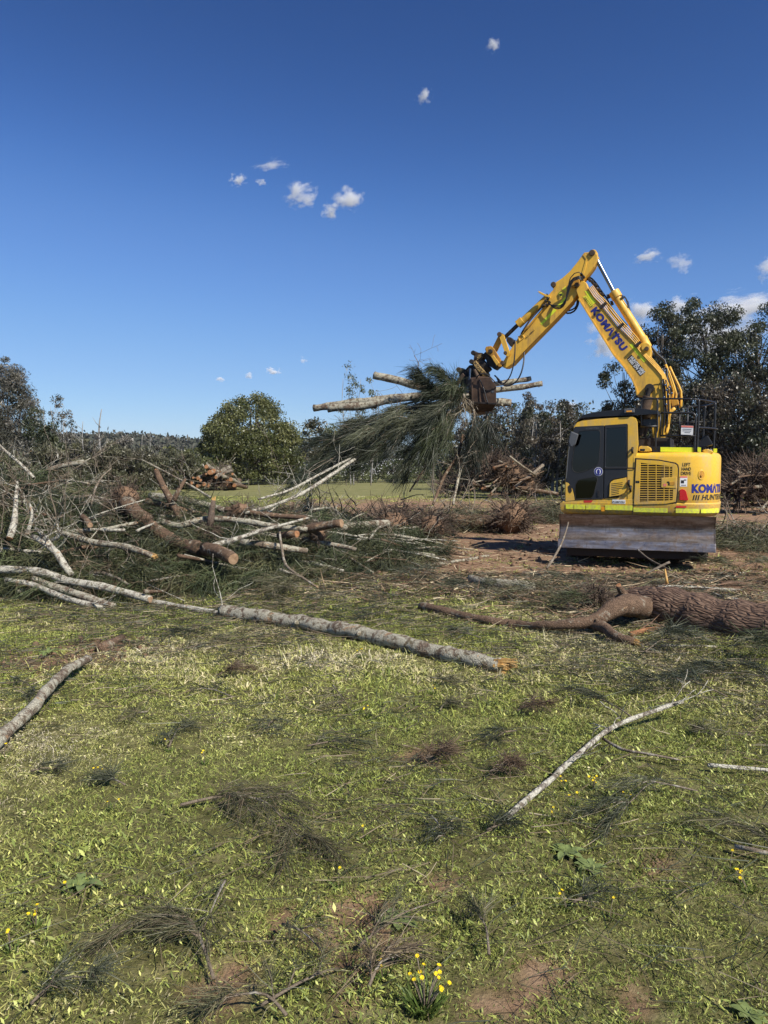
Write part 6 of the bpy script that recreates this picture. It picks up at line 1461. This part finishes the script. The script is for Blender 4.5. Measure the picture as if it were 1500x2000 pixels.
# leafless sprays on the left edge, pale
for kx, (px, py, d) in enumerate(((20, 1010, 10.6), (45, 990, 10.8), (90, 960, 11.5), (10, 960, 11.2), (70, 1000, 10.6), (120, 985, 11.2), (0, 1045, 10.2), (35, 1075, 10), (150, 1075, 10.1), (190, 1090, 10), (110, 1010, 11), (225, 1000, 11.5))):
    mb = MB()
    for q in range(3):
        twig(mb, Vector((0, 0, 0)), Vector((random.uniform(-1, 1), random.uniform(-.6, .4), random.uniform(.1, 1))).normalized(), random.uniform(.5, 1.1), .007, 2)
    o = mb.build('bare_spray', M['bark_twig'], smooth=True, fix=False); o.location = P(px, py, d); tag(o, 'pale leafless spray of twigs standing out of the left heap', 'branch', 'leafless sprays at the left edge')
# --- foliage held in the grab
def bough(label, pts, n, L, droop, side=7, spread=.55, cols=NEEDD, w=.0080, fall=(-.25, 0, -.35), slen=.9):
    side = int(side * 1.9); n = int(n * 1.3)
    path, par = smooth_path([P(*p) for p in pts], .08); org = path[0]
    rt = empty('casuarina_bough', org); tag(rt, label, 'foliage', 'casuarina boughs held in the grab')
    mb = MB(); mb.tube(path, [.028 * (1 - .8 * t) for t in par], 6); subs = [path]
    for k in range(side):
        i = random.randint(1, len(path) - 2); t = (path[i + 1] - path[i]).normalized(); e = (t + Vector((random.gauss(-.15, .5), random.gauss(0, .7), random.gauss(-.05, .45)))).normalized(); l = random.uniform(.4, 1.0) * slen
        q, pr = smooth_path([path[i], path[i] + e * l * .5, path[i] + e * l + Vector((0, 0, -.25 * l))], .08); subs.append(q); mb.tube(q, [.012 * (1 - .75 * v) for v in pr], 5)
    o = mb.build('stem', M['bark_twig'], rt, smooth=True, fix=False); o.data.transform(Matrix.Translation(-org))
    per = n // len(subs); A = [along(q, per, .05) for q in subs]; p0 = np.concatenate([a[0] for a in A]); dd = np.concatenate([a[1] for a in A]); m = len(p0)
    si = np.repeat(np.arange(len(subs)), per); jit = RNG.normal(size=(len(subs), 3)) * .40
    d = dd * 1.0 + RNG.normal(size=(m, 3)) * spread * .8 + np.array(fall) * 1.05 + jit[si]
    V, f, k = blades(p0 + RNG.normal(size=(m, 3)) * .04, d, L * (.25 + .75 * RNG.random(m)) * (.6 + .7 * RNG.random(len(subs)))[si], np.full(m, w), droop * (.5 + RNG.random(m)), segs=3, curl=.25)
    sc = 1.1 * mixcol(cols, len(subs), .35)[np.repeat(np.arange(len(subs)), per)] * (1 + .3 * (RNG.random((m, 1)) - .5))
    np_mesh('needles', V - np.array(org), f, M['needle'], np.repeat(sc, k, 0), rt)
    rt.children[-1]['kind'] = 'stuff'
D = LD - .35
RNG = np.random.default_rng(3); random.seed(3)
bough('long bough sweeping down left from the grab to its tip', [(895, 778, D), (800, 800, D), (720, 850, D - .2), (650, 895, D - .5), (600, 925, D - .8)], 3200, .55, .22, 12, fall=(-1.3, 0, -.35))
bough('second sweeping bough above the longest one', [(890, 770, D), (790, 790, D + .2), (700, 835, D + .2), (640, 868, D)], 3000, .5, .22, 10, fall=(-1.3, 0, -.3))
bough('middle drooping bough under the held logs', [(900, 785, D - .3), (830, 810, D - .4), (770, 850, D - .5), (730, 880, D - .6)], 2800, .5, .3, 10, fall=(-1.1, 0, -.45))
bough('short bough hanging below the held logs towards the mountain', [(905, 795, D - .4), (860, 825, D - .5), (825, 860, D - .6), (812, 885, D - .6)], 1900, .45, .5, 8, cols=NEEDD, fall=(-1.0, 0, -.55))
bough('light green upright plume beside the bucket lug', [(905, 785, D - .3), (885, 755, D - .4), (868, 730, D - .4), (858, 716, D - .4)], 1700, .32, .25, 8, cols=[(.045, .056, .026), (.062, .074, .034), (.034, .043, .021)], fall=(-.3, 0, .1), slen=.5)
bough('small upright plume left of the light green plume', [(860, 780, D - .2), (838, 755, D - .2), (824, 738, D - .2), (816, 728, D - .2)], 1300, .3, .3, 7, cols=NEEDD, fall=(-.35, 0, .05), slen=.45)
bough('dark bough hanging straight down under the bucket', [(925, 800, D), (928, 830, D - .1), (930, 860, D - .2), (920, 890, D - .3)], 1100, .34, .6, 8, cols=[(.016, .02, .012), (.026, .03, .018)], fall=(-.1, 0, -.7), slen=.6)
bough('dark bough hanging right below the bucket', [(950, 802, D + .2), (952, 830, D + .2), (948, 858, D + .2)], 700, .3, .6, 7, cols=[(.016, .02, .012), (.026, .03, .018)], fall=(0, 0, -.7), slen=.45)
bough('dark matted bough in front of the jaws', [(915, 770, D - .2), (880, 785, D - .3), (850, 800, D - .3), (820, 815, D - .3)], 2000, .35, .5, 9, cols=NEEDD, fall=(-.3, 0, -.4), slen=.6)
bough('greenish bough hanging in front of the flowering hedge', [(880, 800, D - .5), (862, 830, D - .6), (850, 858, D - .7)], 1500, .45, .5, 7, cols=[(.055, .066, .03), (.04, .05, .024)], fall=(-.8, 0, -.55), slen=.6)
bough('pale tangle of roots and twigs left of the bucket', [(905, 770, D - .4), (908, 785, D - .5), (900, 800, D - .5)], 150, .25, .3, 6, cols=[(.22, .18, .11), (.15, .12, .08)], w=.010, fall=(-.2, 0, -.4), slen=.4)
# ------------------------------------------------------------------ turf, litter
PALS = [[(0.242, 0.286, 0.065), (0.349, 0.375, 0.094), (0.152, 0.184, 0.049)], [(0.349, 0.37, 0.099), (0.472, 0.459, 0.142), (0.253, 0.28, 0.077)], [(0.484, 0.459, 0.182), (0.585, 0.515, 0.294), (0.349, 0.358, 0.121)], [(0.607, 0.538, 0.4), (0.675, 0.604, 0.4), (0.45, 0.414, 0.243)]]
tufts = bpy.data.collections.new('turf_tufts')           # blades to scatter; never linked into the scene itself
def tuft(k, pal, w, L0, L1, n, broad):
    a = RNG.random(n) * 6.28; r = .055 * np.sqrt(RNG.random(n)) * (w / .0029) ** .5
    p0 = np.stack([np.cos(a) * r, np.sin(a) * r, np.full(n, -.006)], 1); a2 = RNG.random(n) * 6.28; tl = np.abs(RNG.normal(1.0, .65, n))
    V, f, kk = blades(p0, np.stack([np.cos(a2) * tl, np.sin(a2) * tl, np.full(n, .8)], 1), L0 + (L1 - L0) * RNG.random(n) ** 2, w * (.5 + RNG.random(n)), .15 + .5 * RNG.random(n))
    c = np.repeat(mixcol(pal, n, .35), kk, 0)
    if broad:
        m = broad; a = RNG.random(m) * 6.28; r = .05 * np.sqrt(RNG.random(m))
        ls = (w / .003) ** .8; V2, f2 = leaves(np.stack([np.cos(a) * r, np.sin(a) * r, .012 + .03 * RNG.random(m)], 1), (.009 + .013 * RNG.random(m)) * ls, (.0035 + .0045 * RNG.random(m)) * ls, 0, .4)
        f = [np.concatenate([f[0], f2[0] + len(V)])] + f[1:]; c = np.concatenate([c, np.repeat(mixcol(pal, m, .35), 4, 0)]); V = np.concatenate([V, V2])
    o = np_mesh('turf_tuft_%02d' % k, V, f, M['grass_blade'], np.clip(c, 0, .85)); COL.objects.unlink(o); tufts.objects.link(o)
k = 0
for w, L0, L1, n in ((.0029, .015, .058, 44), (.0068, .022, .075, 38)):
    for pal in PALS:
        for v in range(3): tuft(k, pal, w, L0, L1, n if v < 2 else 30, (0 if v == 0 else 5) if w < .005 else 0); k += 1
pts = []; att = []
for y0, y1, dens, coarse, sc, mg in ((1.2, 3.0, 760, 0, 1.0, 1.7), (3.0, 5.2, 560, 0, 1.2, 1.7), (5.2, 9.0, 290, 1, 1.0, 1.7), (9.0, 14.5, 90, 1, 1.3, 2.0), (14.5, 46, 9, 1, 2.2, 4)):
    n = int(dens * (y1 - y0) * (.507 * (y0 + y1) + 2 * mg)); y = np.sqrt(RNG.uniform(y0 ** 2, y1 ** 2, n)); x = RNG.uniform(-1, 1, n) * (.507 * y + mg)
    b = bare(x, y); cl = fbm(x * 1.5, y * 1.5, 41, 3); c2 = fbm(x * 5, y * 5, 43, 2)
    kp = (RNG.random(n) < (1 - .88 * b) * (.72 + .6 * np.clip((c2 - .25) * 1.8, 0, 1))) & (heap_h(x, y) < .35)
    x, y, cl, c2 = x[kp], y[kp], cl[kp], c2[kp]; n = len(x)
    pi = np.clip(((cl - .5) * 4.2 + (fbm(x * .45, y * .45, 61, 2) - .5) * 3.4 + 1.0 + RNG.normal(0, .6, n)), 0, 3.4).astype(int)
    pts.append(np.stack([x, y, gz(x, y)], 1)); att.append(np.stack([coarse * 12 + pi * 3 + RNG.integers(0, 3, n), RNG.random(n) * 6.28, sc * (.5 + .6 * c2 + .4 * RNG.random(n)) * np.where(RNG.random(n) < .04, 1.7, 1.0) * (.75 + .5 * fbm(x * .8, y * .8, 66, 2))], 1))
pts = np.concatenate(pts); att = np.concatenate(att)
me = bpy.data.meshes.new('grass'); me.vertices.add(len(pts)); me.vertices.foreach_set('co', pts.astype(np.float32).ravel())
at = me.attributes.new('pick', 'INT', 'POINT'); at.data.foreach_set('value', att[:, 0].astype(np.int32))
at = me.attributes.new('turn', 'FLOAT', 'POINT'); at.data.foreach_set('value', att[:, 1].astype(np.float32))
at = me.attributes.new('size', 'FLOAT', 'POINT'); at.data.foreach_set('value', att[:, 2].astype(np.float32))
go = link_mesh('grass', me, M['grass_blade']); tag(go, 'short yellowish green turf of the foreground', 'grass', None, 'stuff')
ng = bpy.data.node_groups.new('scatter_turf', 'GeometryNodeTree')
ng.interface.new_socket('Geometry', in_out='INPUT', socket_type='NodeSocketGeometry'); ng.interface.new_socket('Geometry', in_out='OUTPUT', socket_type='NodeSocketGeometry')
gi = ng.nodes.new('NodeGroupInput'); gout = ng.nodes.new('NodeGroupOutput'); iop = ng.nodes.new('GeometryNodeInstanceOnPoints'); ci = ng.nodes.new('GeometryNodeCollectionInfo')
ci.inputs['Collection'].default_value = tufts; ci.inputs['Separate Children'].default_value = True; ci.inputs['Reset Children'].default_value = True
def named(nm, ty):
    a = ng.nodes.new('GeometryNodeInputNamedAttribute'); a.data_type = ty; a.inputs['Name'].default_value = nm; return a.outputs['Attribute']
cx_ = ng.nodes.new('ShaderNodeCombineXYZ'); ng.links.new(named('turn', 'FLOAT'), cx_.inputs['Z'])
e2r = ng.nodes.new('FunctionNodeEulerToRotation'); ng.links.new(cx_.outputs[0], e2r.inputs[0])
ng.links.new(gi.outputs[0], iop.inputs['Points']); ng.links.new(ci.outputs[0], iop.inputs['Instance']); iop.inputs['Pick Instance'].default_value = True
ng.links.new(named('pick', 'INT'), iop.inputs['Instance Index']); ng.links.new(e2r.outputs[0], iop.inputs['Rotation']); ng.links.new(named('size', 'FLOAT'), iop.inputs['Scale'])
ng.links.new(iop.outputs[0], gout.inputs[0])
md = go.modifiers.new('scatter', 'NODES'); md.node_group = ng
# fallen needles and thin twigs over turf
n = 44000; y = np.sqrt(RNG.uniform(1.5 ** 2, 12 ** 2, n)); x = RNG.uniform(-1, 1, n) * (.507 * y + 1.2)
kp = fbm(x * .8, y * .8, 90) + .35 * (RNG.random(n) - .5) + .03 * np.clip(y - 4, 0, 6) > .53; x, y = x[kp], y[kp]; n = len(x)
a = RNG.random(n) * 6.28
V, f, k = blades(np.stack([x, y, gz(x, y) + .03 + .02 * RNG.random(n)], 1), np.stack([np.cos(a), np.sin(a), .1 * RNG.normal(size=n)], 1), .10 + .25 * RNG.random(n), .0018 + .0006 * y, .1 * RNG.random(n))
tag(np_mesh('fallen_needles', V, f, M['needle'], np.repeat(mixcol(NEEDG + NEEDD + DRY + DRY + [(.30, .25, .16)], n, .3), k, 0)), 'loose casuarina needles and straws strewn over the turf', 'litter', None, 'stuff')
# straw and bark litter on the cleared dirt
n = 78000; y = RNG.uniform(7.0, 24, n); x = RNG.uniform(-3.2, 9.5, n) * (y / 12)
dens = np.maximum(.75 * sstep(9.0, 10.4, y) * (1 - .92 * sstep(11.2, 13.0, y)) * sstep(-2.2, .3, x), .8 * sstep(.6, 2.4, x) * sstep(7.3, 8.6, y) * (1 - sstep(11, 13, y))) * (.25 + 1.5 * np.clip(fbm(x * 1.2, y * 1.2, 55) - .3, 0, 1)) + .10 * sstep(9.5, 11, y)
kp = RNG.random(n) < dens; x, y = x[kp], y[kp]; n = len(x); a = RNG.random(n) * 6.28
V, f, k = blades(np.stack([x, y, gz(x, y) + .012 + .05 * RNG.random(n) ** 2], 1), np.stack([np.cos(a), np.sin(a), .18 * RNG.normal(size=n)], 1), .08 + .45 * RNG.random(n) ** 2, .008 + .010 * RNG.random(n), .08 * RNG.random(n))
V[:, 2] = np.maximum(V[:, 2], gz(V[:, 0], V[:, 1]) + .004)
tag(np_mesh('straw_litter', V, f, M['litter_straw'], np.repeat(mixcol([(.40, .31, .19), (.28, .20, .12), (.48, .40, .26), (.22, .14, .09), (.15, .10, .065), (.11, .11, .055), (.18, .11, .07)], n, .25), k, 0)), 'pale straw, twigs and bark shreds covering the dirt around the blade', 'litter', None, 'stuff')
# clods of soil
bm = bmesh.new(); n = 0
for k in range(520):
    y = random.uniform(11.5, 22); x = random.uniform(-.05, .62) * y
    if float(bare(x, y)) < .6: continue
    r = random.uniform(.015, .06); q = bmesh.ops.create_icosphere(bm, subdivisions=1, radius=r, matrix=Matrix.Translation((x, y, gzf(x, y) + r * .2)))
    for v in q['verts']: v.co += Vector((random.uniform(-1, 1), random.uniform(-1, 1), random.uniform(-1, 1))) * r * .35
for cx, cy, rx, ry in SOILW[:2]:
    for k in range(110):
        x = random.gauss(cx, rx * .55); y = random.gauss(cy, ry * 1.3); r = random.uniform(.006, .028); q = bmesh.ops.create_icosphere(bm, subdivisions=1, radius=r, matrix=Matrix.Translation((x, y, gzf(x, y) + r * .3)))
        for v in q['verts']: v.co += Vector((random.uniform(-1, 1), random.uniform(-1, 1), random.uniform(-1, 1))) * r * .35
me = bpy.data.meshes.new('soil_clods'); bm.to_mesh(me); bm.free()
tag(link_mesh('soil_clods', me, M['soil_lump'], None, True), 'crumbled brown soil clods on the cleared ground', 'soil', None, 'stuff')
# casuarina branches in the debris zone on the right and in the middle distance
debris = [(700, 1130, 560, 1140, 'below the low pale log'), (470, 1150, 560, 1165, 'in front of the pink sawn log piece'), (880, 1150, 800, 1130, 'under the slender pale pole'), (1090, 1170, 1010, 1180, 'just left of the dark root tangle'), (1120, 1140, 1060, 1160, 'between mossy log and blade'), (960, 1180, 900, 1160, 'in front of the mossy log'),
          (1330, 1110, 1420, 1120, 'right below the blade'), (1440, 1120, 1500, 1105, 'at the right edge below the blade corner'), (1150, 1200, 1090, 1195, 'above the crooked root branch'), (1260, 1290, 1330, 1270, 'in the grass under the massive trunk'), (1420, 1280, 1500, 1300, 'at the right edge under the massive trunk'), (1420, 1050, 1500, 1060, 'on dirt right of the blade'), (1420, 1075, 1480, 1090, 'on dirt below and right of the blade'), (610, 1160, 520, 1175, 'on the grass edge at the heap centre')]
for a, b, c_, e, lab in debris:
    spray('tousled casuarina branch lying ' + lab, [(a, b), ((a + c_) / 2, (b + e) / 2), (c_, e)], 300, .26, .8, 8, .0056, group='casuarina branches in the debris', cols=random.choice((NEEDG, NEED, [(.07, .085, .035), (.05, .062, .028), (.12, .11, .06)])), lift=.12)
for lab, px, py, d, R in (('grey green brush mound in the mid distance, centre', 640, 985, 19, .8), ('dark brush mound left of the hanging limbs', 720, 985, 18, .8), ('dark brush mound below the hanging limbs', 800, 975, 19, .7), ('low dark brush mound at the field edge', 600, 975, 22, .8), ('green brush mound right of the cab tail', 1450, 1010, 17, .7), ('dark brush mound at the right edge on dirt', 1500, 1030, 16, .6), ('low brush mound beside the brown brush pile', 1060, 965, 24, .7), ('low brush mound under the hanging limbs', 905, 975, 21, .7)):
    c0 = P(px, py, d); rt = empty('brush_mound', (c0.x, c0.y, 0)); tag(rt, lab, 'brush', 'brush mounds')
    m = 2600; a = RNG.random(m) * 6.28; q = np.sqrt(RNG.random(m)) * R * 1.6; z = max(.15, c0.z) * RNG.random(m)
    tf = RNG.normal(size=(40, 3)); tf[:, 2] *= .4
    V, f, k = blades(np.stack([np.cos(a) * q, np.sin(a) * q * .8, z * (1 - .5 * q / (R * 1.6))], 1), tf[RNG.integers(0, 40, m)] + RNG.normal(size=(m, 3)) * .3, .3 + .4 * RNG.random(m), np.full(m, .011), .3 + .4 * RNG.random(m))
    V[:, 2] = np.maximum(V[:, 2], .01); np_mesh('needles', V, f, M['needle'], np.repeat(mixcol(NEEDG + NEED, m, .3), k, 0), rt); rt.children[-1]['kind'] = 'stuff'
    mb = MB()
    for k in range(16):
        twig(mb, Vector((random.gauss(0, R * .7), random.gauss(0, R * .5), random.uniform(0, c0.z))), Vector((random.uniform(-1, 1), random.uniform(-1, 1), random.uniform(0, .8))).normalized(), random.uniform(.5, 1.2), .018, 1, 0)
    mb.build('twig', M['bark_twig'], rt, smooth=True, fix=False); rt.children[-1]['kind'] = 'stuff'
# ------------------------------------------------------------------ weeds and flowers
def flower_weed(label, px, py, nf, hgt, rad, group=None, leafy=10):
    p = on_ground(px, py); rt = empty('flowering_weed', p); tag(rt, label, 'flower', group)
    n = leafy + nf * 5; a = RNG.random(n) * 6.28; r = rad * np.sqrt(RNG.random(n))
    V, f, k = blades(np.stack([np.cos(a) * r * .5, np.sin(a) * r * .5, np.zeros(n)], 1), np.stack([np.cos(a) * .5, np.sin(a) * .5, np.full(n, 1.0)], 1), hgt * (.4 + .5 * RNG.random(n)), np.full(n, .006), .15 + .3 * RNG.random(n), segs=3)
    np_mesh('foliage', V, f, M['grass_blade'], np.repeat(mixcol([(.09, .14, .03), (.12, .17, .04)], n, .25), k, 0), rt)
    for q in range(nf):
        a = random.random() * 6.28; r = rad * math.sqrt(random.random()); h = hgt * random.uniform(.7, 1.15); top = Vector((math.cos(a) * r, math.sin(a) * r, h))
        mb = MB(); mb.tube([top * .15, top * .6 + Vector((0, 0, .01)), top], .0016, 4); mb.build('stalk', M['bark_twig'], rt)
        mb = MB(); np_ = 8; R = random.uniform(.006, .0085); tl = Vector((random.uniform(-.5, .5), random.uniform(-.8, .1), 1)).normalized(); u = tl.orthogonal().normalized(); v = tl.cross(u)
        for j in range(np_):
            b = 2 * math.pi * j / np_; e = u * math.cos(b) + v * math.sin(b); s = tl.cross(e)
            mb.add([top, top + e * R * .6 + s * R * .22 + tl * .002, top + e * R, top + e * R * .6 - s * R * .22 + tl * .002], [(0, 1, 2, 3)])
        mb.build('petal', M['flower_yellow'], rt, fix=False)
plain('flower_yellow', (.85, .62, .01), .6, 0, .3, .08)
flower_weed('tall clump of yellow daisies at the bottom centre', 830, 1985, 16, .13, .085, None, 60)
for a, b, nf, lab in ((70, 1795, 4, 'yellow daisies near the left edge'), (22, 1845, 2, 'yellow daisy at the very left edge, low'), (135, 1735, 1, 'single yellow daisy above the broad leaved rosette'), (188, 1508, 3, 'yellow daisies in the left middle grass'), (218, 1570, 2, 'yellow daisies right of a dark sprig on the left'),
                      (8, 1468, 3, 'yellow daisies below the curved left log'), (1158, 1535, 5, 'yellow daisies just right of the diagonal stick'), (1102, 1535, 3, 'yellow daisies beside the diagonal stick middle'), (1076, 1592, 2, 'yellow daisy right of the stick lower end'), (1122, 1566, 2, 'yellow daisies below the diagonal stick'), (1222, 1566, 2, 'yellow daisy at the dark bushy sprig'), (660, 1728, 1, 'single yellow daisy in the centre foreground'),
                      (718, 1388, 3, 'yellow daisies behind the grass centre'), (705, 1272, 4, 'yellow daisies under the long grey log'), (845, 1342, 2, 'yellow daisy in front of the log splinter'), (1445, 1710, 3, 'yellow daisies among pale weeds on the right'), (1462, 1726, 2, 'yellow daisies in pale weeds near the right edge'), (1108, 1765, 2, 'yellow daisies right of the lower centre'), (1190, 1780, 1, 'single yellow daisy low on the right'), (748, 1905, 2, 'yellow daisy left of the tall daisy clump'), (1425, 1685, 1, 'lone yellow daisy above the pale weeds'), (710, 1634, 1, 'lone yellow daisy in the middle of the turf'), (400, 1480, 2, 'yellow daisy left of the turf middle'), (300, 1440, 1, 'lone yellow daisy in the left turf'), (330, 1455, 1, 'second lone yellow daisy in the left turf')):
    flower_weed(lab, a, b + 14, nf, .07, .035, 'small yellow daisies in the turf')
def rosette(label, px, py, n, L, w, cols, up=.35):
    p = on_ground(px, py); rt = empty('broadleaf_weed', p); tag(rt, label, 'weed', 'broad leaved weeds')
    for k in range(n):
        a = 2.4 * k + random.uniform(-.3, .3); l = L * random.uniform(.6, 1.1); e = Vector((math.cos(a), math.sin(a), 0)); s = Vector((-e.y, e.x, 0)); mb = MB(); vs = []; m = 6
        for i in range(m + 1):
            t = i / m; q = e * l * t + Vector((0, 0, .01 + up * l * (t - .8 * t * t))); ww = w * math.sin(math.pi * min(.97, t * .9 + .06)) ** .8
            vs += [q - s * ww + Vector((0, 0, ww * .3)), q, q + s * ww + Vector((0, 0, ww * .3))]
        fs = []
        for i in range(m): b = i * 3; fs += [(b, b + 1, b + 4, b + 3), (b + 1, b + 2, b + 5, b + 4)]
        mb.add(vs, fs); mb.build('leaf', M[cols], rt, smooth=True, fix=False)
plain('weed_leaf', (.15, .19, .06), .5, 0, .4, .25, 30); plain('weed_pale', (.34, .35, .19), .6, 0, .3, .2, 30)
rosette('broad grey green leafed rosette on the left foreground grass', 160, 1738, 9, .10, .018, 'weed_leaf', .7)
rosette('wide leaved plantain right of the foreground centre', 1105, 1672, 8, .085, .018, 'weed_leaf')
rosette('second plantain just below the wide leaved one', 1152, 1702, 7, .08, .018, 'weed_leaf')
rosette('plantain beside bare soil in the centre foreground', 778, 1802, 7, .08, .02, 'weed_leaf')
rosette('large leafy weed in the bottom right corner', 1465, 1992, 7, .06, .014, 'weed_leaf')
rosette('small green weed right of the curved left log', 92, 1285, 12, .14, .014, 'weed_leaf', 1.2)
# ------------------------------------------------------------------ haze: one even body of air round everything
mb = MB(); mb.box((-5200, -900, -8), (5200, 4300, 96)); hz = mb.build('haze', [], None)
t = NT('haze_air'); t.t.nodes.remove(t.b)
v = t.n('VolumePrincipled', {'Color': (.82, .90, 1.0), 'Density': .00007, 'Anisotropy': .0})
t.t.links.new(v.outputs[0], t.out.inputs['Volume']); hz.data.materials.append(t.m)
tag(hz, 'thin blue air between the clearing and the far ridges', 'haze', None, 'stuff')
# ------------------------------------------------------------------ clouds: real volumes far beyond the scene
def cloud_mat(name, dens, sc, seed):
    t = NT(name); t.t.nodes.remove(t.b)
    c = t.coord('Object')
    ln = t.n('VectorMath', {0: c}, operation='LENGTH').outputs['Value']
    off = t.n('VectorMath', {0: c, 1: (seed, seed * 2.3, -seed)}, operation='ADD').outputs[0]
    n1 = t.noise(off, sc, 7, .62)
    s = t.n('Math', {0: t.mapr(n1, .28, .72, -.35, 1.0), 1: ln}, operation='SUBTRACT').outputs[0]
    d = t.mapr(s, -.25, .35, 0, dens)
    v = t.n('VolumePrincipled', {'Color': (1, 1, 1), 'Density': d, 'Anisotropy': -.35})
    t.t.links.new(v.outputs[0], t.out.inputs['Volume']); return t.m
CD = 7600.0
clouds = [('small bright cloud left of the pair in mid sky', 585, 382, 46, 30, 1.0), ('bright cloud, upper right of the mid sky pair', 682, 388, 36, 28, 1.0), ('bright cloud, lower left of the mid sky pair', 646, 412, 24, 20, 1.0),
          ('small cloud puff at the left of the mid sky group', 465, 352, 20, 16, .7), ('tiny puff right of the left mid sky puff', 509, 355, 14, 8, .5), ('faint wisp above the mid sky group', 530, 322, 40, 12, .22),
          ('topmost small cloud near the upper right', 963, 90, 16, 18, .5), ('small cloud below the topmost one', 828, 188, 18, 20, .5),
          ('little flat cloud above the low horizon, largest of three', 534, 725, 20, 9, .8), ('little flat cloud, middle of the low three', 487, 734, 11, 8, .8), ('little flat cloud, leftmost of the low three', 430, 741, 14, 7, .6), ('speck of cloud above the low three', 592, 703, 11, 8, .35),
          ('cloud behind the middle of the boom', 1180, 672, 40, 34, 1.0), ('faint cloud above the one behind the boom', 1160, 640, 22, 16, .3), ('wisp above the eucalypts', 1268, 500, 34, 16, .4), ('ragged wisp right of the first wisp', 1330, 514, 28, 26, .4),
          ('white cloud behind the tall narrow eucalyptus', 1252, 612, 44, 36, .9), ('white cloud between the eucalyptus tops', 1322, 602, 44, 30, 1.0), ('long white cloud bank over the right trees', 1425, 608, 120, 36, 1.2), ('cloud at the right edge above the trees', 1500, 525, 30, 28, .6),
          ('cloud bank glimpsed through the right crowns', 1390, 655, 130, 60, 1.0), ('low cloud behind the cab roof trees', 1105, 795, 36, 14, .8)]
for k, (lab, px, py, w, h, dn) in enumerate(clouds):
    c = P(px, py, CD); s = CD / F
    bm = bmesh.new(); bmesh.ops.create_icosphere(bm, subdivisions=3, radius=1.25); me = bpy.data.meshes.new('cloud'); bm.to_mesh(me); bm.free()
    o = link_mesh('cloud', me, cloud_mat('cloud_vapour', .030 * dn * 30 / max(h, 12), 1.5, 3.7 * k + 1)); o.location = c; o.scale = (w * s, max(h, w * .6) * s, h * s)
    o.rotation_euler = (0, random.uniform(-.4, .4), 0)
    tag(o, lab, 'cloud', 'small clouds')
S.cycles.volume_bounces = 2
S.cycles.volume_step_rate = 2.0
S.cycles.volume_max_steps = 64
